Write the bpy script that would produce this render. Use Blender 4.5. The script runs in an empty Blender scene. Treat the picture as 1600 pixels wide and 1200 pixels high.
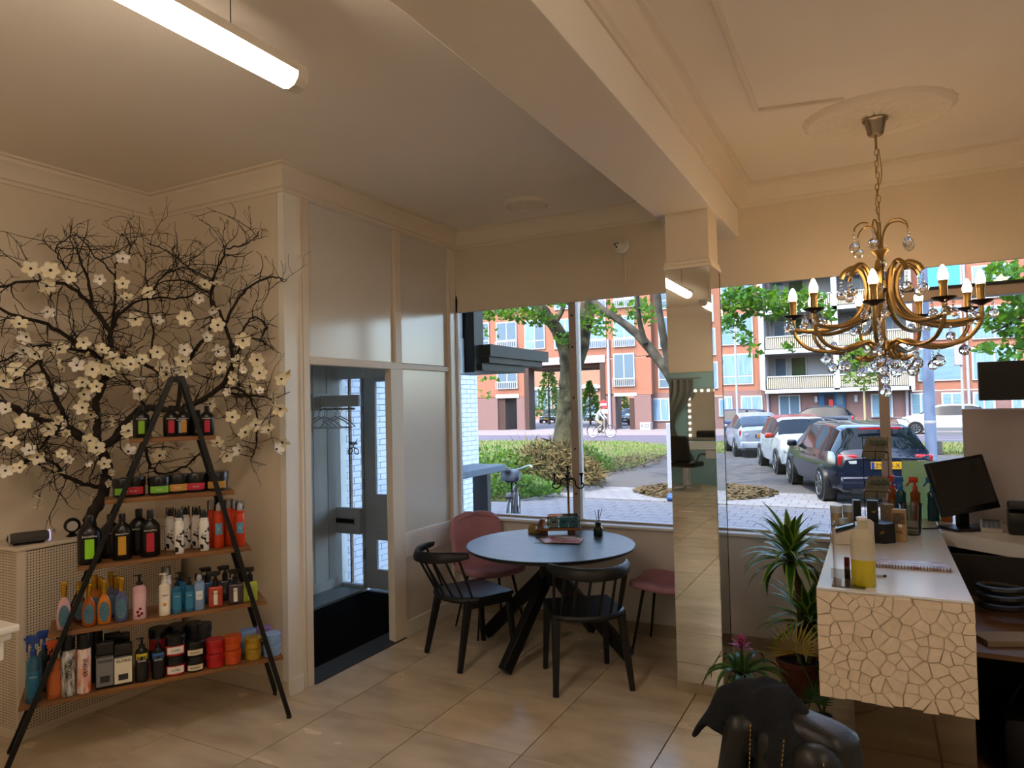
import bpy, bmesh, math, random
from mathutils import Vector, Matrix, Euler
random.seed(7)
SC = bpy.context.scene
COL = SC.collection
PI = math.pi
# ------------------------------------------------------------------ camera
F_PX, YAW, PITCH, ROLL, CAM_H = 1079.955, .4842434, .0307012, -.0229248, 1.70322
_f = Vector((-math.sin(YAW)*math.cos(PITCH), math.cos(YAW)*math.cos(PITCH), math.sin(PITCH)))
_r = Vector((math.cos(YAW), math.sin(YAW), 0)); _u = _r.cross(_f)
_c, _s = math.cos(ROLL), math.sin(ROLL)
CR, CU, CF = _c*_r+_s*_u, -_s*_r+_c*_u, _f
cam_d = bpy.data.cameras.new('camera'); cam = bpy.data.objects.new('camera', cam_d); COL.objects.link(cam)
M = Matrix.Identity(4)
for i in range(3):
    M[i][0], M[i][1], M[i][2] = CR[i], CU[i], -CF[i]
M[2][3] = CAM_H
cam.matrix_world = M
cam_d.sensor_width = 36; cam_d.lens = F_PX/1600*36; cam_d.clip_start = .05; cam_d.clip_end = 400
SC.camera = cam
def at(u, v, ax, val):
    """world point where the sight line of a photo pixel meets the plane ax = val"""
    d = CF + CR*((u-800)/F_PX) - CU*((v-600)/F_PX)
    i = 'xyz'.index(ax); o = (0, 0, CAM_H)
    t = (val-o[i])/d[i]
    return Vector((d.x*t, d.y*t, CAM_H+d.z*t))
# ------------------------------------------------------------------ light
SUN_EL, SUN_AZ = math.radians(55), math.radians(194)      # sun stands behind the shop, above the roofs
w = bpy.data.worlds.new('sky'); SC.world = w; w.use_nodes = True
nt = w.node_tree; bgn = nt.nodes['Background']
sk = nt.nodes.new('ShaderNodeTexSky'); sk.sky_type = 'NISHITA'; sk.sun_disc = False
sk.sun_elevation = SUN_EL; sk.sun_rotation = SUN_AZ; sk.air_density = 1.0; sk.dust_density = 2.5; sk.ozone_density = 1.0
nt.links.new(sk.outputs[0], bgn.inputs[0]); bgn.inputs[1].default_value = 2.1
sl = bpy.data.lights.new('sun', 'SUN'); sl.energy = 8.5; sl.angle = .01; sl.color = (1, .95, .86)
so = bpy.data.objects.new('sun', sl); COL.objects.link(so)
sd = Vector((math.sin(SUN_AZ)*math.cos(SUN_EL), math.cos(SUN_AZ)*math.cos(SUN_EL), math.sin(SUN_EL)))  # towards the sun
so.rotation_euler = sd.to_track_quat('Z', 'Y').to_euler(); so.location = (0, -20, 40)
STRIP_EMIT, BULB_EMIT = 33.0, 50.0
vs = SC.view_settings; vs.view_transform = 'Standard'; vs.look = 'None'; vs.exposure = 0.22; vs.gamma = 1.0
vs.use_curve_mapping = False
SC.cycles.max_bounces = 12; SC.cycles.diffuse_bounces = 5; SC.cycles.glossy_bounces = 5
SC.cycles.transmission_bounces = 8; SC.cycles.transparent_max_bounces = 16
SC.cycles.caustics_reflective = False; SC.cycles.caustics_refractive = False
SC.cycles.sample_clamp_indirect = 6.0
# ------------------------------------------------------------------ materials
DIM = 1.0
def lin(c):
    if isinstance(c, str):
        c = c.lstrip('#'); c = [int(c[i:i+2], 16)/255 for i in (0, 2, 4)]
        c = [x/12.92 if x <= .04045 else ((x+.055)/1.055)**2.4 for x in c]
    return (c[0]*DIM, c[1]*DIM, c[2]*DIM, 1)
MATS = {}
def mat(name, col, rough=.5, metal=0, var=0, scale=8, bump=0, bscale=40, spec=.5, emit=None, estr=0, coat=0, trans=0, ior=1.45, alpha=1, stretch=(1, 1, 1), col2=None, detail=4):
    """one procedural material; var mixes a darker (or col2) tone in by noise, bump adds fine relief"""
    if name in MATS: return MATS[name]
    m = bpy.data.materials.new(name); m.use_nodes = True; n = m.node_tree.nodes; l = m.node_tree.links
    b = n['Principled BSDF']; c = lin(col)
    b.inputs['Base Color'].default_value = c; b.inputs['Roughness'].default_value = rough
    b.inputs['Metallic'].default_value = metal; b.inputs['Specular IOR Level'].default_value = spec*DIM
    b.inputs['Coat Weight'].default_value = coat*DIM**.5; b.inputs['Coat Roughness'].default_value = .05
    b.inputs['Transmission Weight'].default_value = trans; b.inputs['IOR'].default_value = ior
    b.inputs['Alpha'].default_value = alpha
    if emit is not None:
        b.inputs['Emission Color'].default_value = lin(emit); b.inputs['Emission Strength'].default_value = estr
    if var or col2 or bump:
        tc = n.new('ShaderNodeTexCoord'); mp = n.new('ShaderNodeMapping'); mp.inputs['Scale'].default_value = stretch
        l.new(tc.outputs['Object'], mp.inputs[0])
    if var or col2:
        tx = n.new('ShaderNodeTexNoise'); tx.inputs['Scale'].default_value = scale; tx.inputs['Detail'].default_value = detail
        l.new(mp.outputs[0], tx.inputs['Vector'])
        rp = n.new('ShaderNodeValToRGB'); rp.color_ramp.elements[0].position = .35; rp.color_ramp.elements[1].position = .68
        c2 = lin(col2) if col2 else tuple(x*(1-var) for x in c[:3])+(1,)
        rp.color_ramp.elements[0].color = c2; rp.color_ramp.elements[1].color = c
        l.new(tx.outputs[0], rp.inputs[0]); l.new(rp.outputs[0], b.inputs['Base Color'])
    if bump:
        bt = n.new('ShaderNodeTexNoise'); bt.inputs['Scale'].default_value = bscale; bt.inputs['Detail'].default_value = 3
        l.new(mp.outputs[0], bt.inputs['Vector'])
        bp_ = n.new('ShaderNodeBump'); bp_.inputs['Strength'].default_value = bump; bp_.inputs['Distance'].default_value = .01
        l.new(bt.outputs[0], bp_.inputs['Height']); l.new(bp_.outputs[0], b.inputs['Normal'])
    MATS[name] = m
    return m
def glass_mat(name, tint='#ffffff', refl=.9, rough=.0, base=.04):
    """thin pane: transparent, with Fresnel reflection"""
    if name in MATS: return MATS[name]
    m = bpy.data.materials.new(name); m.use_nodes = True; n = m.node_tree.nodes; l = m.node_tree.links
    n.remove(n['Principled BSDF']); o = n['Material Output']
    t = n.new('ShaderNodeBsdfTransparent'); t.inputs[0].default_value = lin(tint)
    g = n.new('ShaderNodeBsdfGlossy'); g.inputs['Roughness'].default_value = rough; g.inputs[0].default_value = (refl, refl, refl, 1)
    fr = n.new('ShaderNodeFresnel'); fr.inputs[0].default_value = 1.45
    mx = n.new('ShaderNodeMixShader'); l.new(fr.outputs[0], mx.inputs[0]); l.new(t.outputs[0], mx.inputs[1]); l.new(g.outputs[0], mx.inputs[2])
    l.new(mx.outputs[0], o.inputs[0]); MATS[name] = m
    return m
def wood_mat(name, a, b, scale=3, stretch=(1, 12, 12), rough=.45, bump=.08):
    if name in MATS: return MATS[name]
    m = mat(name, a, rough, col2=b, scale=scale, stretch=stretch, bump=bump, bscale=scale*4, detail=8)
    return m
def brick_mat(name, c1, c2, mortar, bw=.22, bh=.065, rough=.85, axis='xz', msize=.012, bias=0.0):
    """far brickwork: too fine to tell the pieces apart"""
    if name in MATS: return MATS[name]
    m = bpy.data.materials.new(name); m.use_nodes = True; n = m.node_tree.nodes; l = m.node_tree.links
    b = n['Principled BSDF']; b.inputs['Roughness'].default_value = rough; b.inputs['Specular IOR Level'].default_value = .12
    tc = n.new('ShaderNodeTexCoord'); sp = n.new('ShaderNodeSeparateXYZ'); cb = n.new('ShaderNodeCombineXYZ')
    l.new(tc.outputs['Object'], sp.inputs[0])
    l.new(sp.outputs['XYZ'.index(axis[0].upper())], cb.inputs[0]); l.new(sp.outputs['XYZ'.index(axis[1].upper())], cb.inputs[1])
    br = n.new('ShaderNodeTexBrick'); br.inputs['Scale'].default_value = 1
    br.inputs['Brick Width'].default_value = bw; br.inputs['Row Height'].default_value = bh
    br.inputs['Mortar Size'].default_value = msize; br.inputs['Bias'].default_value = bias
    br.inputs['Color1'].default_value = lin(c1); br.inputs['Color2'].default_value = lin(c2); br.inputs['Mortar'].default_value = lin(mortar)
    l.new(cb.outputs[0], br.inputs['Vector']); l.new(br.outputs[0], b.inputs['Base Color'])
    bu = n.new('ShaderNodeBump'); bu.inputs['Strength'].default_value = .3; bu.inputs['Distance'].default_value = .01; bu.invert = True
    l.new(br.outputs['Fac'], bu.inputs['Height']); l.new(bu.outputs[0], b.inputs['Normal'])
    MATS[name] = m
    return m
# ------------------------------------------------------------------ mesh builder
class MB:
    def __init__(s): s.v = []; s.f = []
    def add(s, vs, fs):
        k = len(s.v); s.v += [tuple(x) for x in vs]; s.f += [tuple(i+k for i in f) for f in fs]; return s
    def box(s, c, d, rot=None, taper=1.0):
        x, y, z = d[0]/2, d[1]/2, d[2]/2; t = taper
        p = [Vector((-x, -y, -z)), Vector((x, -y, -z)), Vector((x, y, -z)), Vector((-x, y, -z)),
             Vector((-x*t, -y*t, z)), Vector((x*t, -y*t, z)), Vector((x*t, y*t, z)), Vector((-x*t, y*t, z))]
        if rot is not None:
            R = rot if isinstance(rot, Matrix) else Euler(rot).to_matrix()
            p = [R @ q for q in p]
        c = Vector(c)
        return s.add([q+c for q in p], [(0, 3, 2, 1), (4, 5, 6, 7), (0, 1, 5, 4), (1, 2, 6, 5), (2, 3, 7, 6), (3, 0, 4, 7)])
    def bb(s, x0, x1, y0, y1, z0, z1):
        return s.box(((x0+x1)/2, (y0+y1)/2, (z0+z1)/2), (abs(x1-x0), abs(y1-y0), abs(z1-z0)))
    def bevbox(s, c, d, b, rot=None):
        """box with chamfered edges (24 verts)"""
        x, y, z = d[0]/2, d[1]/2, d[2]/2; bm = bmesh.new()
        bmesh.ops.create_cube(bm, size=1, matrix=Matrix.Diagonal((d[0], d[1], d[2], 1)))
        bmesh.ops.bevel(bm, geom=list(bm.edges), offset=b, segments=2, affect='EDGES', profile=.5)
        R = Matrix.Identity(3) if rot is None else (rot if isinstance(rot, Matrix) else Euler(rot).to_matrix())
        c = Vector(c); bm.verts.ensure_lookup_table()
        s.add([R @ q.co+c for q in bm.verts], [[q.index for q in f.verts] for f in bm.faces]); bm.free(); return s
    def beam(s, a, b, w, h, up=(0, 0, 1), w2=None, h2=None):
        """rectangular bar from a to b"""
        a, b = Vector(a), Vector(b); d = (b-a).normalized(); u = Vector(up)
        if abs(d.dot(u)) > .99: u = Vector((0, 1, 0))
        r = d.cross(u).normalized(); u = r.cross(d)
        w2 = w if w2 is None else w2; h2 = h if h2 is None else h2
        p = []
        for q, ww, hh in ((a, w, h), (b, w2, h2)):
            for i, j in ((-1, -1), (1, -1), (1, 1), (-1, 1)): p.append(q+r*(i*ww/2)+u*(j*hh/2))
        return s.add(p, [(0, 3, 2, 1), (4, 5, 6, 7), (0, 1, 5, 4), (1, 2, 6, 5), (2, 3, 7, 6), (3, 0, 4, 7)])
    def tube(s, path, rad, n=8, closed=False, caps=True, flat=None):
        """round tube along a path; rad a number or a list"""
        P = [Vector(p) for p in path]; k = len(P)
        R = rad if isinstance(rad, (list, tuple)) else [rad]*k
        t0 = (P[1]-P[0]).normalized(); u = Vector((0, 0, 1))
        if abs(t0.dot(u)) > .95: u = Vector((1, 0, 0))
        u = (u-t0*u.dot(t0)).normalized(); vs = []
        for i in range(k):
            if closed: t = (P[(i+1) % k]-P[i-1]).normalized()
            else: t = (P[min(i+1, k-1)]-P[max(i-1, 0)]).normalized()
            u = (u-t*u.dot(t))
            u = u.normalized() if u.length > 1e-6 else t.orthogonal().normalized()
            w_ = t.cross(u)
            for j in range(n):
                a = 2*PI*j/n; vs.append(P[i]+(u*math.cos(a)*(flat or 1)+w_*math.sin(a))*R[i])
        fs = []
        for i in range(k if closed else k-1):
            i2 = (i+1) % k
            for j in range(n):
                j2 = (j+1) % n; fs.append((i*n+j, i*n+j2, i2*n+j2, i2*n+j))
        if caps and not closed: fs += [tuple(range(n-1, -1, -1)), tuple((k-1)*n+j for j in range(n))]
        return s.add(vs, fs)
    def cyl(s, a, b, r, r2=None, n=12): return s.tube([a, b], [r, r if r2 is None else r2], n)
    def lathe(s, prof, n=20, c=(0, 0, 0), sx=1, sy=1, ph=0):
        """profile of (radius, z) turned about z"""
        c = Vector(c); vs = []; fs = []; k = len(prof)
        for r, z in prof:
            for j in range(n):
                a = 2*PI*j/n+ph; vs.append(c+Vector((max(r, 1e-5)*math.cos(a)*sx, max(r, 1e-5)*math.sin(a)*sy, z)))
        for i in range(k-1):
            for j in range(n):
                j2 = (j+1) % n; fs.append((i*n+j, i*n+j2, (i+1)*n+j2, (i+1)*n+j))
        if prof[0][0] > 1e-4: fs.append(tuple(range(n-1, -1, -1)))
        if prof[-1][0] > 1e-4: fs.append(tuple((k-1)*n+j for j in range(n)))
        return s.add(vs, fs)
    def sphere(s, c, r, n=12, m=8, sc=(1, 1, 1)):
        pr = [(r*math.sin(PI*i/m), -r*math.cos(PI*i/m)) for i in range(m+1)]
        c = Vector(c); k = MB(); k.lathe(pr, n); return s.add([Vector((q[0]*sc[0], q[1]*sc[1], q[2]*sc[2]))+c for q in k.v], k.f)
    def prism(s, poly, z0, z1, fn=None):
        """polygon in xy pushed from z0 to z1; fn maps each point"""
        n = len(poly); p = [Vector((x, y, z0)) for x, y in poly]+[Vector((x, y, z1)) for x, y in poly]
        if fn: p = [fn(q) for q in p]
        return s.add(p, [tuple(range(n-1, -1, -1)), tuple(range(n, 2*n))]+[(i, (i+1) % n, n+(i+1) % n, n+i) for i in range(n)])
    def quad(s, a, b, c, d): return s.add([a, b, c, d], [(0, 1, 2, 3)])
    def grid(s, fn, nu, nv):
        vs = [fn(i/nu, j/nv) for i in range(nu+1) for j in range(nv+1)]
        fs = [(i*(nv+1)+j, (i+1)*(nv+1)+j, (i+1)*(nv+1)+j+1, i*(nv+1)+j+1) for i in range(nu) for j in range(nv)]
        return s.add(vs, fs)
    def mesh(s, name):
        me = bpy.data.meshes.new(name); me.from_pydata(s.v, [], s.f); me.update(); return me
    def build(s, name, m, parent=None, smooth=False, world=False, bevel=0, solid=0, sub=0, loc=None, rz=0):
        if world and parent is not None:
            q = parent
            off = Vector((0, 0, 0))
            while q is not None: off += Vector(q.location); q = q.parent
            s.v = [tuple(Vector(p)-off) for p in s.v]
        me = s.mesh(name); o = bpy.data.objects.new(name, me); COL.objects.link(o)
        if m is not None:
            for x in (m if isinstance(m, (list, tuple)) else [m]): me.materials.append(x)
        if parent is not None: o.parent = parent
        if loc is not None: o.location = loc
        if rz: o.rotation_euler.z = rz
        if smooth:
            bm = bmesh.new(); bm.from_mesh(me); bmesh.ops.recalc_face_normals(bm, faces=bm.faces)
            lim = math.radians(smooth if smooth is not True else 40)
            for f in bm.faces: f.smooth = True
            for e in bm.edges:
                if len(e.link_faces) == 2 and e.calc_face_angle(0) > lim: e.smooth = False
            bm.to_mesh(me); bm.free()
        if solid:
            md = o.modifiers.new('thick', 'SOLIDIFY'); md.thickness = solid; md.offset = 0
        if bevel:
            md = o.modifiers.new('bevel', 'BEVEL'); md.width = bevel; md.segments = 2; md.limit_method = 'ANGLE'
        if sub:
            md = o.modifiers.new('sub', 'SUBSURF'); md.levels = sub; md.render_levels = sub
        return o
def thing(name, label, cat, loc=(0, 0, 0), rz=0, group=None, kind=None):
    o = bpy.data.objects.new(name, None); COL.objects.link(o); o.empty_display_size = .1
    o.location = loc; o.rotation_euler.z = rz
    return tag(o, label, cat, group, kind)
def tag(o, label=None, cat=None, group=None, kind=None):
    if label: o['label'] = label
    if cat: o['category'] = cat
    if group: o['group'] = group
    if kind: o['kind'] = kind
    return o
def struct(o, label=None):
    o['kind'] = 'structure'
    if label: o['label'] = label
    return o
def sroot(name, loc=(0, 0, 0), label=None):
    o = bpy.data.objects.new(name, None); COL.objects.link(o); o.location = loc; o['kind'] = 'structure'
    if label: o['label'] = label
    return o
def share(src, name, parent, loc=(0, 0, 0), rz=0, rot=None, sc=None):
    """another object on the same mesh data"""
    o = bpy.data.objects.new(name, src.data); COL.objects.link(o); o.parent = parent; o.location = loc
    if rot is not None: o.rotation_euler = rot
    else: o.rotation_euler.z = rz
    if sc is not None: o.scale = sc
    for md in src.modifiers:
        n2 = o.modifiers.new(md.name, md.type)
        for a in ('width', 'segments', 'limit_method', 'thickness', 'offset', 'levels', 'render_levels'):
            if hasattr(md, a): setattr(n2, a, getattr(md, a))
    return o
def copy_tree(o, parent=None):
    c = o.copy(); COL.objects.link(c); c.parent = parent
    for ch in list(o.children): copy_tree(ch, c)
    return c
def text(body, parent, m, size, loc, rot, name='lettering', align='CENTER', ext=.0006, sx=1.0):
    cu = bpy.data.curves.new(name, 'FONT'); cu.body = body; cu.size = size; cu.align_x = align; cu.align_y = 'CENTER'; cu.extrude = ext
    cu.resolution_u = 2
    o = bpy.data.objects.new(name, cu); COL.objects.link(o); o.parent = parent; o.location = loc; o.rotation_euler = rot
    o.scale = (sx, 1, 1); cu.materials.append(m)
    return o
def spline(pts, k=6):
    """Catmull-Rom through points"""
    P = [Vector(p) for p in pts]; P = [P[0]*2-P[1]]+P+[P[-1]*2-P[-2]]; out = []
    for i in range(1, len(P)-2):
        a, b, c, d = P[i-1], P[i], P[i+1], P[i+2]
        for j in range(k):
            t = j/k; out.append(.5*((2*b)+(c-a)*t+(2*a-5*b+4*c-d)*t*t+(3*b-a-3*c+d)*t**3))
    out.append(P[-2]); return out
# ================================================================== STRUCTURE
CEIL, YW, XP = 3.18, 4.98, -3.15
m_wall = mat('wall_paint', '#ddd0bc', .75, var=.04, scale=2, bump=.03, bscale=120)
m_ceil = mat('ceiling_paint', '#ece5da', .8, var=.03, scale=1.5)
m_trim = mat('trim_paint', '#e0d5c4', .5)
m_white = mat('white_lacquer', '#e9e6df', .28, var=.03, scale=1.2)
m_panel = mat('gloss_panel', '#dcd8d0', .16, var=.03, scale=.8)
m_frame = mat('window_frame', '#a89a90', .4)
m_framew = mat('white_frame', '#e4e6e8', .35)
m_black = mat('black_paint', '#0d0d0e', .35)
m_blackm = mat('black_metal', '#121213', .4, metal=.3)
m_glass = glass_mat('window_glass', '#fbfdfd', .55)
m_mirror = mat('mirror', '#d8dad8', .015, metal=1)
m_gold = mat('aged_brass', '#b29560', .3, metal=1, var=.25, scale=14)
m_chrome = mat('chrome', '#c8c8ca', .12, metal=1)
m_teal = mat('teal_paint', '#9cc4ca', .7)
# floor tiles, each its own piece
floor = sroot('floor', (0, 0, 0))
MB().bb(-4.7, 3.05, -6.3, 5.0, -.06, -.014).build('floor_slab', mat('grout', '#3a322a', .9), floor)
def tile_mat():
    m = bpy.data.materials.new('floor_tile'); m.use_nodes = True; n = m.node_tree.nodes; l = m.node_tree.links; b = n['Principled BSDF']
    tc = n.new('ShaderNodeTexCoord'); oi = n.new('ShaderNodeObjectInfo'); ad = n.new('ShaderNodeVectorMath'); sc = n.new('ShaderNodeVectorMath'); sc.operation = 'SCALE'
    l.new(oi.outputs['Location'], sc.inputs[0]); sc.inputs['Scale'].default_value = 3.7
    l.new(tc.outputs['Object'], ad.inputs[0]); l.new(sc.outputs[0], ad.inputs[1])
    mp = n.new('ShaderNodeMapping'); mp.inputs['Scale'].default_value = (1, 2.2, 1); l.new(ad.outputs[0], mp.inputs[0])
    t = n.new('ShaderNodeTexNoise'); t.inputs['Scale'].default_value = 2.4; t.inputs['Detail'].default_value = 5; t.inputs['Roughness'].default_value = .5
    l.new(mp.outputs[0], t.inputs['Vector'])
    r = n.new('ShaderNodeValToRGB'); e = r.color_ramp.elements; e[0].position = .25; e[0].color = lin('#b0a089'); e[1].position = .75; e[1].color = lin('#dacab0')
    l.new(t.outputs[0], r.inputs[0])
    hs = n.new('ShaderNodeHueSaturation'); mr = n.new('ShaderNodeMapRange'); mr.inputs[3].default_value = .92; mr.inputs[4].default_value = 1.08
    l.new(oi.outputs['Random'], mr.inputs[0]); l.new(mr.outputs[0], hs.inputs['Value']); l.new(r.outputs[0], hs.inputs['Color']); l.new(hs.outputs[0], b.inputs['Base Color'])
    r2 = n.new('ShaderNodeMapRange'); r2.inputs[3].default_value = .22; r2.inputs[4].default_value = .30; l.new(t.outputs[0], r2.inputs[0]); l.new(r2.outputs[0], b.inputs['Roughness'])
    return m
TS = .6
mt = tile_mat(); GX, GY = -2.788-.6*3, 3.03-.6*16
proto = None
for i in range(13):
    for j in range(20):
        x0, y0 = GX+i*TS, GY+j*TS
        h = TS if y0+TS <= YW else YW-y0
        if h <= .02: continue
        if h < TS:
            o = MB().bevbox((0, 0, 0), (TS-.006, h-.006, .018), .0012).build('floor_tile', mt, floor, loc=(x0+TS/2, y0+h/2, -.009))
        elif proto is None:
            o = proto = MB().bevbox((0, 0, 0), (TS-.006, TS-.006, .018), .0012).build('floor_tile', mt, floor, loc=(x0+TS/2, y0+TS/2, -.009))
        else:
            share(proto, 'floor_tile', floor, (x0+TS/2, y0+TS/2, -.009))
# ceiling with the dropped beam
struct(MB().bb(-4.7, 3.1, -6.3, 5.3, CEIL, CEIL+.12).build('ceiling', m_ceil))
struct(MB().bb(-1.155, -.81, -6.2, YW+.02, 2.83, CEIL+.02).build('ceiling_beam', m_ceil, bevel=.004))
# walls
struct(MB().bb(-4.5, -4.37, -6.2, 3.05, 0, CEIL).build('wall_left', m_wall))
struct(MB().bb(-4.7, XP-.051, 3.05, 3.10, 0, CEIL).build('wall_vestibule', m_wall))
struct(MB().bb(3.0, 3.12, -6.2, 5.1, 0, CEIL).build('wall_right', m_wall))
struct(MB().bb(-4.5, 3.1, -6.32, -6.2, 0, CEIL).build('wall_back', m_teal))
struct(MB().bb(-4.37, 3.0, -2.62, -2.5, 2.15, CEIL).build('wall_lintel', m_wall))
struct(MB().bb(XP-.05, 3.0, YW, YW+.03, 2.5, CEIL).bb(XP-.15, 3.0, YW+.03, YW+.2, 2.66, CEIL).build('wall_header', m_wall))
struct(MB().bb(XP-.12, 3.0, YW, YW+.2, 0, .765).build('wall_parapet', mat('parapet_paint', '#e0dbd4', .6)))
sill = struct(MB().bevbox(((XP+3.0)/2-.06, YW+.07, .775), (6.27, .2, .022), .006).build('window_sill', m_framew))
# the shop's own house above, and its street front
m_own = brick_mat('own_brick', '#8d4f3d', '#7d4535', '#a89c90')
struct(MB().bb(-16, 12, -6.3, 5.22, CEIL+.14, 11.6).build('wall_upper_storeys', m_own))
struct(MB().bb(3.12, 12, 4.9, 5.2, -.3, CEIL+.14).build('wall_neighbour_front', m_own))
struct(MB().bb(-16, -4.75, 2, 5.2, -.3, CEIL+.14).build('wall_neighbour_side', mat('neighbour_render', '#d4d6d8', .8)))
# cornices
PROF = [(0, -.145), (.012, -.145), (.014, -.125), (.03, -.118), (.034, -.098), (.06, -.055), (.082, -.034), (.086, -.016), (.11, -.012), (.11, 0), (0, 0)]
def cornice(a, b, nrm, e0=0, e1=0, name='trim_cornice', z=CEIL, m=None, prof=PROF):
    a, b, nrm = Vector((a[0], a[1], 0)), Vector((b[0], b[1], 0)), Vector((nrm[0], nrm[1], 0)); d = (b-a).normalized(); k = len(prof); vs = []
    for q, e, sg in ((a, e0, -1), (b, e1, 1)):
        for o_, z_ in prof: vs.append(q+nrm*o_+d*(sg*e*o_)+Vector((0, 0, z+z_)))
    fs = [tuple(range(k)), tuple(range(2*k-1, k-1, -1))]+[(i, k+i, k+(i+1) % k, (i+1) % k) for i in range(k)]
    return struct(MB().add(vs, fs).build(name, m or m_trim, smooth=30))
cornice((-4.37, -2.5), (-4.37, 3.05), (1, 0), -1, -1)
cornice((-4.37, 3.05), (XP, 3.05), (0, -1), -1, 1)
cornice((XP, 3.05), (XP, YW), (1, 0), 1, -1)
cornice((XP, YW), (-1.155, YW), (0, -1), -1, -1)
cornice((-.81, YW), (3.0, YW), (0, -1), -1, -1)
cornice((-.81, YW), (-.81, -2.5), (1, 0), -1, -1)
cornice((-1.155, YW), (-1.155, -2.5), (-1, 0), -1, -1, prof=[(0, -.05), (.01, -.05), (.03, -.012), (.03, 0), (0, 0)])
cornice((-4.37, -2.5), (-1.155, -2.5), (0, 1), -1, -1)
cornice((-.81, -2.5), (3, -2.5), (0, 1), -1, -1)
# skirting
m_skirt = mat('skirting_tile', '#a99a83', .35, var=.12, scale=6)
struct(MB().bb(XP, 3.0, YW-.012, YW, 0, .085).build('baseboard_window', m_skirt))
struct(MB().bb(-4.37, XP, 3.038, 3.05, 0, .085).build('baseboard_vestibule', mat('skirting_paint', '#cfc2ad', .5)))
struct(MB().bb(-4.37, -4.355, -6.2, 3.05, 0, .085).build('baseboard_left', MATS['skirting_paint']))
# ---------------------------------------------------------------- column with mirrors
CX0, CX1, CY0, CY1 = -1.092, -.832, 4.09, 4.36
column = sroot('column', ((CX0+CX1)/2, (CY0+CY1)/2, 0), 'square column clad in tall mirrors, white plaster on top')
MB().bb(CX0+.004, CX1-.004, CY0+.004, CY1-.004, 0, 2.83).build('shaft', m_wall, column, world=True)
MB().bb(CX0-.004, CX1+.004, CY0-.004, CY1+.004, 0, .062).build('plinth', m_skirt, column, world=True, bevel=.003)
MB().bb(CX0, CX1, CY0-.003, CY0+.003, .063, 2.49).build('mirror_panel', m_mirror, column, world=True)
MB().bb(CX1-.003, CX1+.003, CY0+.002, CY1-.004, .063, 2.49).build('mirror_panel', m_mirror, column, world=True)
MB().bb(CX1-.003, CX1+.005, CY1-.006, CY1, .063, 2.49).build('mirror_edge', m_black, column, world=True)
MB().add([], []).bb(CX0-.012, CX1+.012, CY0-.012, CY1+.012, 2.49, 2.512).bb(CX0-.006, CX1+.006, CY0-.006, CY1+.006, 2.512, 2.535).build('moulding', m_trim, column, world=True, bevel=.003)
# ---------------------------------------------------------------- partition with the entrance opening
wp = sroot('wall_partition', (XP, 4.0, 0), 'white panelled partition with open doorway to entrance lobby')
def pb(name, y0, y1, z0, z1, x0=XP-.05, x1=XP, m=m_white, bev=.003):
    return MB().bb(x0, x1, y0, y1, z0, z1).build(name, m, wp, world=True, bevel=bev)
pb('corner_post', 3.05, 3.2, 0, CEIL)
pb('door_jamb', 3.2, 3.255, 0, 3.03, x1=XP+.006, m=m_trim)
pb('batten', 3.165, 3.185, 2.66, 3.03, x0=XP, x1=XP+.02, m=m_trim)
pb('batten', 3.168, 3.186, .0, 2.55, x0=XP, x1=XP+.012, m=m_trim)
pb('top_plate', 3.2, YW, 3.03, CEIL)
pb('upper_panel', 3.255, 4.13, 2.04, 3.03, x0=XP-.035, x1=XP-.016, m=m_panel)
pb('upper_panel', 4.215, 4.87, 2.04, 3.03, x0=XP-.035, x1=XP-.016, m=m_panel)
pb('post', 4.135, 4.21, 2.04, 3.03, x1=XP+.008, m=m_trim)
pb('cross_rail', 3.255, 4.215, 1.99, 2.04, x1=XP+.008, m=m_trim)
pb('cross_rail', 4.215, 4.87, 1.995, 2.035, x1=XP+.006, m=m_trim)
pb('door_post', 4.07, 4.215, 0, 1.99, x1=XP+.008, m=m_trim)
pb('middle_panel', 4.215, 4.87, .765, 1.995, x0=XP-.035, x1=XP-.014, m=m_panel)
pb('lock_rail', 4.215, 4.87, .58, .765, x1=XP-.002)
pb('lower_panel', 4.215, 4.87, .11, .58, x0=XP-.035, x1=XP-.014, m=m_panel)
pb('bottom_rail', 4.215, 4.98, 0, .11, x1=XP+.008)
pb('end_post', 4.87, YW, 0, 3.03, x1=XP+.004)
pb('batten', 4.862, 4.878, .11, 3.0, x0=XP, x1=XP+.018, m=m_trim)
pb('base_block', 3.06, 3.16, 0, .1, x0=XP, x1=XP+.014)
# ---------------------------------------------------------------- entrance lobby
m_plank = mat('plank_paint', '#dde0dc', .5, var=.08, scale=3, stretch=(6, 6, 1))
XL, YD = -4.58, 5.13
wl = sroot('wall_lobby', (XL, 4.1, 0), 'grey painted vertical plank wall in the entrance lobby')
MB().bb(XL-.1, XL-.02, 3.1, YD+.1, 0, CEIL).build('backing', m_plank, wl, world=True)
for k in range(11):
    y0 = 3.1+k*.185
    MB().bb(XL-.02, XL, y0+.003, min(y0+.182, YD), .0, CEIL).build('plank', m_plank, wl, world=True, bevel=.005)
MB().bb(XL, XL+.018, 3.1, YD-.02, 0, .12).build('skirting', m_plank, wl, world=True, bevel=.003)
struct(MB().bb(XL, XL+.32, 3.3, YD-.02, .0, .03).build('trim_lobby_ledge', mat('grey_ledge', '#7f8a8e', .35)))
struct(MB().bb(XL, XP, 3.1, YD+.06, -.05, .004).build('floor_lobby', mat('lobby_floor', '#2a2b2c', .7)))
mat_th = thing('door_mat', 'black ribbed entrance mat covering the lobby floor', 'mat', (-3.75, 4.2, .004))
MB().bb(-4.24, XP-.12, 3.27, YD-.06, .004, .016).build('mat_pile', mat('mat_pile', '#0b0b0c', 1, var=.4, scale=160, bump=.9, bscale=400, spec=.1), mat_th, world=True)
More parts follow.
